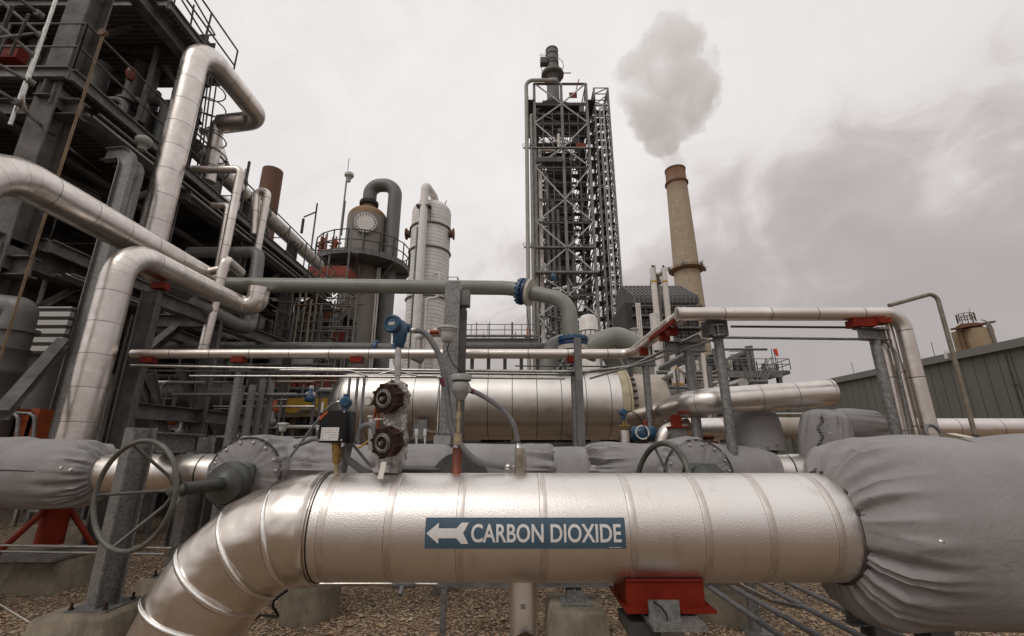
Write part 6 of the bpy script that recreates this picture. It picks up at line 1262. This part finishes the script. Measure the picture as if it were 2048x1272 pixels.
# equipment standing on the decks
for i in range(38):
    z = rr.choice([4.95, 8.05, 8.05, 11.55, .0, .0]); x = rr.uniform(-14, -9.2); y = rr.uniform(8.6 if z > 9 else 7.5, 10.2 if z > 9 else 18); h = rr.uniform(.6, 2.6); r_ = rr.uniform(.08, .5)
    k = rr.random()
    if k < .5: part('standpipe', rr.choice(['dark_pipe', 'grey_steel', 'pipe_paint_grey', 'galvanized_dull']), lambda b: b.lathe((x, y, z), (0, 0, 1), [(0, r_ * .6), (h * .2, r_ * .6), (h * .2, r_), (h * .3, r_), (h * .3, r_ * .7), (h, r_ * .7), (h, r_ * .4)], 14))
    elif k < .8: part('crossing_pipe', rr.choice(['dark_pipe', 'grey_steel', 'pipe_paint_grey', 'galvanized_dull', 'white_paint']), lambda b: b.tube([(x - 2, y, z + h), (x + 1, y, z + h), (x + 1, y, z + .1)], r_ * .5, 12, r_))
    else: part('equipment_box', rr.choice(['dark_steel', 'grey_steel', 'dark_pipe']), lambda b: b.box((x, y, z + h / 2), (r_ * 3, r_ * 2.5, h)))
for i in range(6): q = P(262 + i * 14, 205 - i * 22, 9.6 + i * .1); part('valve_standpipe', 'galvanized_dull', lambda b: (b.tube([q - V((0, 0, 1.0)), q + V((0, 0, .9))], .075, 10), b.lathe(q, (0, 0, 1), [(0, .07), (.0, .15), (.06, .15), (.06, .07)], 12)))
q = P(288, 283, 7.6); part('hanging_lamp', 'grey_enamel', lambda b: b.lathe(q, (0, 0, 1), [(-.2, .07), (-.09, .09), (-.08, .13), (.02, .15), (.06, .13), (.12, .05)], 16))
q = P(22, 70, 6.6); part('red_panel', 'red_oxide', lambda b: b.box(P(25, 110, 6.9), (.42, .2, .3)))
for px_, py_ in ((286, 20), (262, 150)): q = P(px_, py_, 8.8); part('red_fitting', 'red_brown_paint', lambda b: b.lathe(q, (0, 0, 1), [(-.15, .05), (0, .12), (.15, .1), (.22, .04)], 10))
# close packed pipes and boxes between the two upper decks
for i in range(16):
    x = -8.9 - (i % 8) * .42; y = 9.0 + (i % 3) * .55; r_ = .06 + .05 * (i % 4); part('standpipe', ['dark_pipe', 'galvanized_dull', 'grey_steel', 'pipe_paint_grey'][i % 4], lambda b: (b.tube([(x, y, 8.05), (x, y, 11.2 - .2 * (i % 5))], r_, 10), b.lathe((x, y, 8.9 + .2 * (i % 6)), (0, 0, 1), [(0, r_), (0, r_ + .09), (.06, r_ + .09), (.06, r_)], 12)))
for i, (x, y, z, sx_, sy_, sz_) in enumerate(((-9.6, 10.4, 9.2, 1.0, .6, 2.0), (-11.4, 10.2, 9.6, 1.5, .8, 2.8), (-10.2, 12.4, 8.9, 1.6, 1, 1.6), (-9.3, 14.5, 8.6, .7, 1.2, 1.1), (-11.5, 15.5, 9.0, 2.2, 3, 1.8))): part('equipment_box', 'dark_steel' if i % 2 else 'duct_steel', lambda b: (b.box((x, y, z), (sx_, sy_, sz_), 0, .04)))
for i in range(5): part('crossing_pipe', ['galvanized_dull', 'dark_pipe', 'pipe_paint_grey'][i % 3], lambda b: b.tube([(-15, 8.7 + i * .4, 9.3 + i * .33), (-9.0 + .1 * i, 8.7 + i * .4, 9.3 + i * .33), (-9.0 + .1 * i, 8.7 + i * .4, 8.1)], .07 + .02 * (i % 3), 10, .25))
for i in range(5): part('small_line', ['galvanized', 'stainless', 'pipe_paint', 'galvanized_dull', 'galvanized'][i], lambda b: b.tube([(XF + .5 - .13 * i, 7.2, 7.62 - .05 * (i % 2)), (XF + .5 - .13 * i, 18.5, 7.62 - .05 * (i % 2))], .028 + .012 * (i % 3), 8))
for i in range(4): part('small_line', ['galvanized', 'stainless', 'pipe_paint', 'galvanized'][i], lambda b: b.tube([(XF + .45 - .15 * i, 7.6, 4.5), (XF + .45 - .15 * i, 18.5, 4.5)], .03 + .015 * (i % 2), 8))
for y in (9.8, 12.8, 15.8): 
    for z in (5.05, 8.15): part('railing', 'grey_steel', lambda b: b.rail([(-12, y, z), (XF, y, z)], 1.1, 1.2, .022))
for i in range(22):
    x = rr.uniform(-10.5, XF + .2); y = rr.uniform(7.5, 17); z = rr.choice([0, 5.0, 5.0, 8.1]); h = rr.uniform(1.8, 2.9) if z else 4.6
    part('small_riser', rr.choice(['galvanized', 'galvanized_dull', 'stainless', 'pipe_paint_grey', 'grey_steel']), lambda b: b.tube([(x, y, z), (x, y, z + h)], rr.uniform(.02, .06), 8))
for i in range(8): 
    z = [4.9, 8.0][i % 2]; y = 7.2 + i * 1.4
    part('knee_brace', 'grey_steel', lambda b: b.angle((XF, y, z - 1.5), (XF, y + 1.0, z - .45), .09))
for i, y in enumerate((6.9, 9.8, 12.8)):
    part('gusset_plate', 'galvanized_dull', lambda b: b.box((XF + .14, y, 7.62), (.02, .5, .4))); part('gusset_plate', 'galvanized_dull', lambda b: b.box((XF + .14, y, 4.5), (.02, .5, .4)))
# things hung on / near the structure
pipe('bright_conduit', 'bright vertical conduit at upper left bending back under the lower railing', [P(132, -60, 6.2), P(38, 215, 6.2), P(150, 305, 7.6), P(268, 392, 10.5)], .028, 'stainless', bend=.25, pitch=0, cat='conduit', seg=10)
pipe('bright_conduit', 'second bright scaffold tube just left of the long vertical conduit', [P(92, 55, 6.3), P(20, 250, 6.3)], .03, 'stainless', bend=.2, pitch=0, cat='conduit', seg=10)
for i, (a, c, rad) in enumerate((((-10, -8), (82, 72), .03), ((35, -5), (78, 28), .03), ((-10, 45), (70, 112), .032), ((-10, 125), (62, 165), .03), ((-10, 178), (35, 205), .03), ((0, 75), (75, 66), .022), ((58, 28), (20, 110), .02), ((25, 10), (-5, 90), .03))):
    b = MB(); b.tube([P(*a, 5.9), P(*c, 6.25)], rad, 8); 
    if i < 5: b.lathe(P(*c, 6.22), (P(*c, 6.25) - P(*a, 5.9)), [(-.05, .04), (-.05, .06), (.05, .06), (.05, .04)], 8)
    b.build('scaffold_tube', 'galvanized_dull', None, ['uppermost scaffold tube running in from the top left corner', 'short scaffold tube at the top left beside the big column', 'second long scaffold tube from the left edge, above the red panel', 'third scaffold tube from the left edge, just under the red panel', 'lowest scaffold tube at the left edge of the upper deck', 'level brown scaffold tube clamped to the bright conduit', 'thin upright scaffold tube near the top left corner', 'leftmost upright scaffold tube near the top left corner'][i], 'scaffold tube', 'scaffold tubes in the upper left corner')
rp = T('hoist_rope', 'thin brown rope hanging from a pulley at upper left', 'rope', P(205, 68, 5.5)); a_ = P(206, 66, 5.5); b = MB(); b.tube([a_, V((a_.x, 5.5, 1.9))], .012, 6); b.tube([a_ + V((.03, 0, -.05)), V((a_.x + .02, 5.5, 2.5))], .007, 5); b.build('rope', 'wood_plank', rp)
b = MB(); b.lathe(a_, (0, 1, 0), [(-.03, .06), (.03, .06)], 14); b.build('pulley', 'rusty_steel', rp)
def tray(label, x, Y, ztop_, zb_, back, w_=.2):
    t = T('cable_tray', label, 'cable tray', (x, Y, zb_), 'bent cable trays in the left foreground'); b = MB()
    pts = fillet([V((x, Y, zb_)), V((x, Y, ztop_)), V((x - back, Y + .25, ztop_ + .12))], .35, 10); pp = [p for p, _ in pts]
    for s_ in (-1, 1): 
        for a, c in zip(pp, pp[1:]): b.bar(a, c, .014, .11, (0, 1, 0), (s_ * w_ / 2, 0))
    b.build('side_rail', 'galvanized', t); b = MB()
    for a, c in zip(pp, pp[1:]): b.bar(a, c, w_, .008, (0, 1, 0))
    b.build('tray_web', 'galvanized', t); return t
q = P(236, 400, 7.0); tray('front bent galvanized cable tray left of the big silver risers', q.x, 7.0, P(236, 305, 7.0).z, .6, .7, .24)
q = P(262, 400, 7.5); tray('rear bent galvanized cable tray between the front tray and the tall riser', q.x, 7.5, P(262, 325, 7.5).z, .6, .7, .14)
# trestle below the bent riser
ts = T('pipe_trestle', 'dark galvanized trestle carrying the bent silver riser pipe', 'pipe support', (A0.x, 6.6, 0)); zt_ = B_.z - .24
tx_ = B_.x - .12
pts_ = [(tx_ - .05, 6.35), (tx_ + .05, 7.7), (tx_ - 1.3, 7.7), (tx_ - 1.5, 9.8), (tx_ + .3, 9.9)]
for x, y in pts_: b = MB(); b.ibeam((x, y, 0), (x, y, zt_ - .12), .21, .21, .016, (1, .4, 0)); b.build('column', 'grey_steel', ts)
for a, c, z in ((pts_[0], pts_[1], zt_), (pts_[1], pts_[4], zt_), (pts_[2], pts_[3], zt_), (pts_[1], pts_[2], zt_), (pts_[0], pts_[1], 2.2), (pts_[1], pts_[4], 2.2)): b = MB(); b.ibeam((*a, z - .2), (*c, z - .2), .16, .22, .014); b.build('beam', 'grey_steel', ts)
for a, c in (((266, 738, 6.6), (335, 900, 7.4)), ((362, 735, 7.8), (425, 895, 8.6)), ((335, 900, 7.2), (300, 745, 6.9)), ((372, 640, 8.0), (280, 715, 6.8)), ((0, 830, 5.0), (125, 685, 6.3))): b = MB(); b.ibeam(P(*a), P(*c), .13, .13); b.build('diagonal_brace', 'grey_steel', ts)
b = MB(); b.box((tx_, 6.4, zt_ - .01), (.2, .12, .1)); b.build('red_shoe', 'red_oxide', ts)
tb_ = T('tubing_bundle', 'tangle of thin tubes and conduits among the trestle columns at left', 'tubing', (-5, 8, 0)); rr = random.Random(77)
for i in range(46):
    px = rr.uniform(265, 640); py = rr.uniform(745, 880); Y = rr.uniform(7.2, 10.5); a_ = P(px, py, Y); k = rr.random(); r_ = rr.uniform(.012, .035)
    if k < .45: pts = [down(a_), V((a_.x, a_.y, rr.uniform(1.6, 2.9)))]
    elif k < .8: pts = [a_, a_ + V((rr.uniform(.5, 2.2), 0, 0))]
    else: pts = [down(a_), a_, a_ + V((rr.uniform(.3, .8), 0, 0))]
    b = MB(); b.tube(pts, r_, 8, .1 if len(pts) > 2 else 0); b.build('tube', rr.choice(['galvanized', 'stainless', 'galvanized_dull', 'white_paint', 'conduit', 'tan_metal']), tb_)
for i in range(10): q = P(rr.uniform(280, 640), rr.uniform(780, 880), rr.uniform(7.5, 10)); b = MB(); b.lathe(q, (0, 0, 1), [(-.12, .05), (-.1, .09), (.0, .09), (.02, .05), (.14, .04)], 10); b.build('small_valve', rr.choice(['white_paint', 'galvanized', 'orange_paint', 'blue_flange']), tb_)
# green column vessel at far left
gv = T('grey_strainer', 'grey flanged strainer column at the left edge', 'valve', P(25, 800, 6.0)); q = P(38, 640, 6.0); ax = V((0, 0, 1))
b = MB(); b.lathe(V((q.x, 6, .8)), ax, [(0, .27), (1.6, .25), (1.62, .29), (1.68, .29), (1.69, .21), (1.95, .20), (1.96, .22), (1.98, .22), (1.99, .19), (2.2, .19), (2.21, .25), (2.26, .25), (2.27, .18), (2.45, .18)], 28); b.build('body', 'pipe_paint_grey', gv)
b = MB(); b.tube([V((q.x, 6, 3.2)), V((q.x, 6, 3.34)), V((q.x - 1.4, 6, 3.5))], .18, 20, .2); b.build('elbow', 'pipe_paint_grey', gv)
b = MB(); b.box(P(60, 660, 6.9), (1.2, .08, .75)); b.build('corrugated_panel', 'corrugated_white', None, 'pale corrugated panel behind the grey strainer at left', 'panel')
pipe('grey_column_pipe', 'wide grey painted vertical pipe between strainer and cable tray', [P(103, 690, 7.3), P(60, 900, 7.3)], .25, 'pipe_paint_grey', bend=0, pitch=0)
oh = T('orange_hoist', 'orange machinery guard behind the left fabric covers', 'machine', P(40, 900, 6.2))
for px, py, w_ in ((10, 850, .5), (50, 858, .35), (78, 850, .12)): b = MB(); b.box(P(px, py, 6.2), (w_, .2, .42)); b.build('guard_panel', 'orange_paint', oh)
b = MB(); b.tube([P(-20, 826, 5.9), P(38, 828, 5.9), P(32, 890, 5.9)], .022, 8, .12); b.tube([P(-20, 822, 6.0), P(70, 828, 6.0), P(66, 890, 6.0)], .022, 8, .12); b.build('hoop_rail', 'galvanized', oh)
# ================================================================== PROCESS MODULES BEHIND
def module(label, x0, x1, y0, y1, zt_, nb, seed, npipe=70, mats=('dark_pipe', 'grey_steel', 'pipe_paint_grey', 'galvanized_dull', 'dark_steel', 'tan_metal'), pr=(.04, .22)):
    rr = random.Random(seed); t = T('process_module', label, 'process module', ((x0 + x1) / 2, y0, 0))
    lv = [zt_ * k for k in (.36, .68, 1)]
    for i in range(nb + 1):
        for y in (y0, y1): x = x0 + (x1 - x0) * i / nb; b = MB(); b.ibeam((x, y, 0), (x, y, zt_), .28, .28); b.build('column', 'grey_steel', t)
    for z in lv:
        for y in (y0, y1): b = MB(); b.ibeam((x0, y, z), (x1, y, z), .2, .3); b.build('beam', 'grey_steel', t)
        b = MB(); b.box(((x0 + x1) / 2, (y0 + y1) / 2, z + .18), (x1 - x0, y1 - y0, .06)); b.build('deck_grating', 'grating', t)
        b = MB(); b.rail([(x0, y0, z + .2), (x1, y0, z + .2)], 1.1, 1.4, .03); b.build('railing', 'grey_steel', t)
    items = []
    for i in range(npipe):
        k = rr.random(); x = rr.uniform(x0, x1); y = rr.uniform(y0 - .3, y1); z = rr.uniform(.4, zt_); r_ = rr.uniform(*pr) * (1 if k < .85 else 2)
        if k < .45: pts = [(x, y, max(0, z - rr.uniform(1, 4))), (x, y, z)]
        elif k < .85: L_ = rr.uniform(1.5, 6); pts = [(x, y, z), (min(x + L_, x1 + .3), y, z)]
        else: pts = [(x, y, z), (x, y, z + 1), (x + .8, y - .3, z + 1), (x + .8, y - .3, z - 1)]
        b = MB(); b.tube(pts, r_, 10, .3 if len(pts) > 2 else 0); b.build('module_pipe', rr.choice(mats), t)
    for i in range(7):
        x = rr.uniform(x0 + .8, x1 - .8); y = rr.uniform(y0 + .5, y1); z = rr.choice([.2] + [q + .2 for q in lv[:-1]]); r_ = rr.uniform(.35, .8); h = rr.uniform(1.2, 2.4); b = MB(); b.lathe((x, y, z), (0, 0, 1), [(0, r_), (h, r_), (h + r_ * .4, r_ * .6), (h + r_ * .5, 0)], 18); b.build('module_vessel', rr.choice(mats[:3]), t)
    return t
m1 = module('dark pipe filled module under the left structure, right of the trestle', -9.5, -4.4, 11.0, 14.0, 2.7, 4, 31, 85, pr=(.03, .13))
m2 = module('taller dark module behind the green grey pipe at left', -13.5, -8.2, 20.5, 25.5, 7.6, 3, 32, 80)
m3 = module('wide dark module in the background behind the left structure', -34, -13, 22.5, 30, 9.5, 6, 33, 80)
m4 = module('low module of pipes behind and below the silver vessel', -4.5, 7.0, 13.5, 17, 1.9, 5, 34, 60)
for a, c, w_, mt, lab, ct in (((250, 795, 8.8), (480, 795, 9.4), .27, 'dark_pipe', 'thick dark pipe running level behind the trestle columns', 'pipe'), ((20, 598, 8.5), (160, 596, 8.5), .10, 'dark_pipe', 'dark level pipe under the lower deck at far left', 'pipe')):
    pipe('dark_pipe', lab, [P(*a), P(*c)], w_, mt, bend=0, pitch=0)
for i, (px, Y, r_, top) in enumerate(((506, 7.2, .055, 770), (527, 7.4, .05, 758), (545, 7.6, .05, 760), (440, 9.5, .3, 765), (520, 11, .22, 745), (300, 8.8, .25, 770))):
    q = P(px, top, Y); b = MB(); b.tube([down(q), q], r_, 14); b.build('upright_pipe', ['galvanized_dull', 'pipe_paint_grey', 'galvanized_dull', 'dark_pipe', 'dark_pipe', 'dark_pipe'][i], None, ['thin upright pipe just right of the dark area post', 'second thin upright pipe right of the dark area post', 'third thin upright pipe right of the dark area post', 'thick dark upright pipe right of the trestle', 'dark upright pipe behind the thin upright pipes', 'thick dark upright pipe behind the trestle braces'][i], 'pipe')
# scaffolding round the brown column
sc_ = T('scaffold_tower', 'tube scaffold with red netted platform beside the brown column', 'scaffold', P(660, 690, 20.5)); sx0, sx1 = P(608, 560, 20.5).x, P(688, 560, 20.5).x; sy0, sy1 = 20.8, 22.4
zp = H + 20.5 * ratio(551); ztp = H + 20.5 * ratio(432)
for x in (sx0, (sx0 + sx1) / 2, sx1):
    for y in (sy0, sy1): b = MB(); b.tube([(x, y, 0), (x, y, ztp if x != (sx0 + sx1) / 2 else zp + 1.2)], .045, 8); b.build('upright', 'galvanized_dull', sc_)
z = 1
while z < ztp:
    for y in (sy0, sy1): b = MB(); b.tube([(sx0, y, z), (sx1, y, z)], .035, 6); b.build('ledger', 'galvanized_dull', sc_)
    for x in (sx0, sx1): b = MB(); b.tube([(x, sy0, z), (x, sy1, z)], .035, 6); b.build('ledger', 'rusty_steel', sc_)
    b = MB(); b.tube([(sx0, sy0, z), (sx1, sy0, z + 2)], .03, 6) if z < zp - 2 else b.tube([(sx0, sy0, z), (sx0 + .02, sy1, z)], .03, 6); b.build('diagonal_brace', 'galvanized_dull', sc_)
    z += 2
b = MB(); b.box(((sx0 + sx1) / 2, (sy0 + sy1) / 2, zp), (sx1 - sx0, sy1 - sy0, .1)); b.build('plank_deck', 'wood_plank', sc_)
b = MB(); b.box(((sx0 + sx1) / 2, sy0, zp + .36), (sx1 - sx0, .03, .55)); b.box((sx1, (sy0 + sy1) / 2, zp + .36), (.03, sy1 - sy0, .55)); b.box((sx0, (sy0 + sy1) / 2, zp + .36), (.03, sy1 - sy0, .55)); b.build('red_netting', 'red_scaffold_net', sc_)
b = MB(); b.tube([(sx0 - .0, sy0, ztp), (sx0, sy0, ztp + .9)], .04, 6); b.tube([(sx0, sy0, ztp + .4), (sx0 - .6, sy0, ztp + .1)], .04, 6); b.tube([(sx0 - .6, sy0, ztp), (sx0 - .6, sy0, ztp - .8)], .07, 8); b.build('hoist_arm', 'dark_steel', sc_)
lo = T('scaffold_cluster', 'dense lower scaffolding left of the brown column', 'scaffold', P(650, 690, 19)); rr = random.Random(44)
for i in range(60): q = P(rr.uniform(560, 712), 690, rr.uniform(15, 20)); b = MB(); b.tube([down(q), V((q.x, q.y, rr.uniform(3.5, 7.8)))], .04, 6); b.build('upright', rr.choice(['galvanized_dull', 'tan_metal', 'dark_pipe', 'galvanized']), lo)
for i in range(48): q = P(rr.uniform(550, 670), rr.uniform(580, 690), rr.uniform(15, 20)); b = MB(); b.tube([q, q + V((rr.uniform(.6, 1.6), 0, rr.choice([0, 0, .8])))], .035, 6); b.build('ledger', rr.choice(['galvanized_dull', 'tan_metal', 'rusty_steel']), lo)
for i in range(5): q = P(rr.uniform(600, 680), rr.uniform(630, 680), 19.5); b = MB(); b.box(q, (.5, .04, .5)); b.build('red_sheet', 'red_scaffold_net', lo)
yp = T('yellow_platform', 'yellow barrier platform below the scaffolding left of the vessel', 'platform', P(620, 830, 10.8)); b = MB(); a_, c_ = P(572, 812, 10.8), P(660, 810, 10.8); b.box((a_ + c_) / 2, ((c_ - a_).length, .05, .34)); b.build('barrier', 'yellow_paint', yp)
b = MB(); b.bar(a_ - V((0, 0, .25)), c_ - V((0, 0, .25)), .8, .08); b.build('deck', 'wood_plank', yp)
for k in range(4): q = a_.lerp(c_, k / 3); b = MB(); b.tube([down(q), q + V((0, 0, .5))], .03, 6); b.build('upright', 'galvanized_dull', yp)
for i in range(5): q = P(560 + i * 24, 762, 11.5); b = MB(); b.box(q, (.35, .05, .3)); b.build('red_sheet', 'red_scaffold_net', None, ['first', 'second', 'third', 'fourth', 'fifth'][i] + ' from the left of the dark red sheets left of the vessel', 'sheet', 'dark red sheets on the scaffolding')
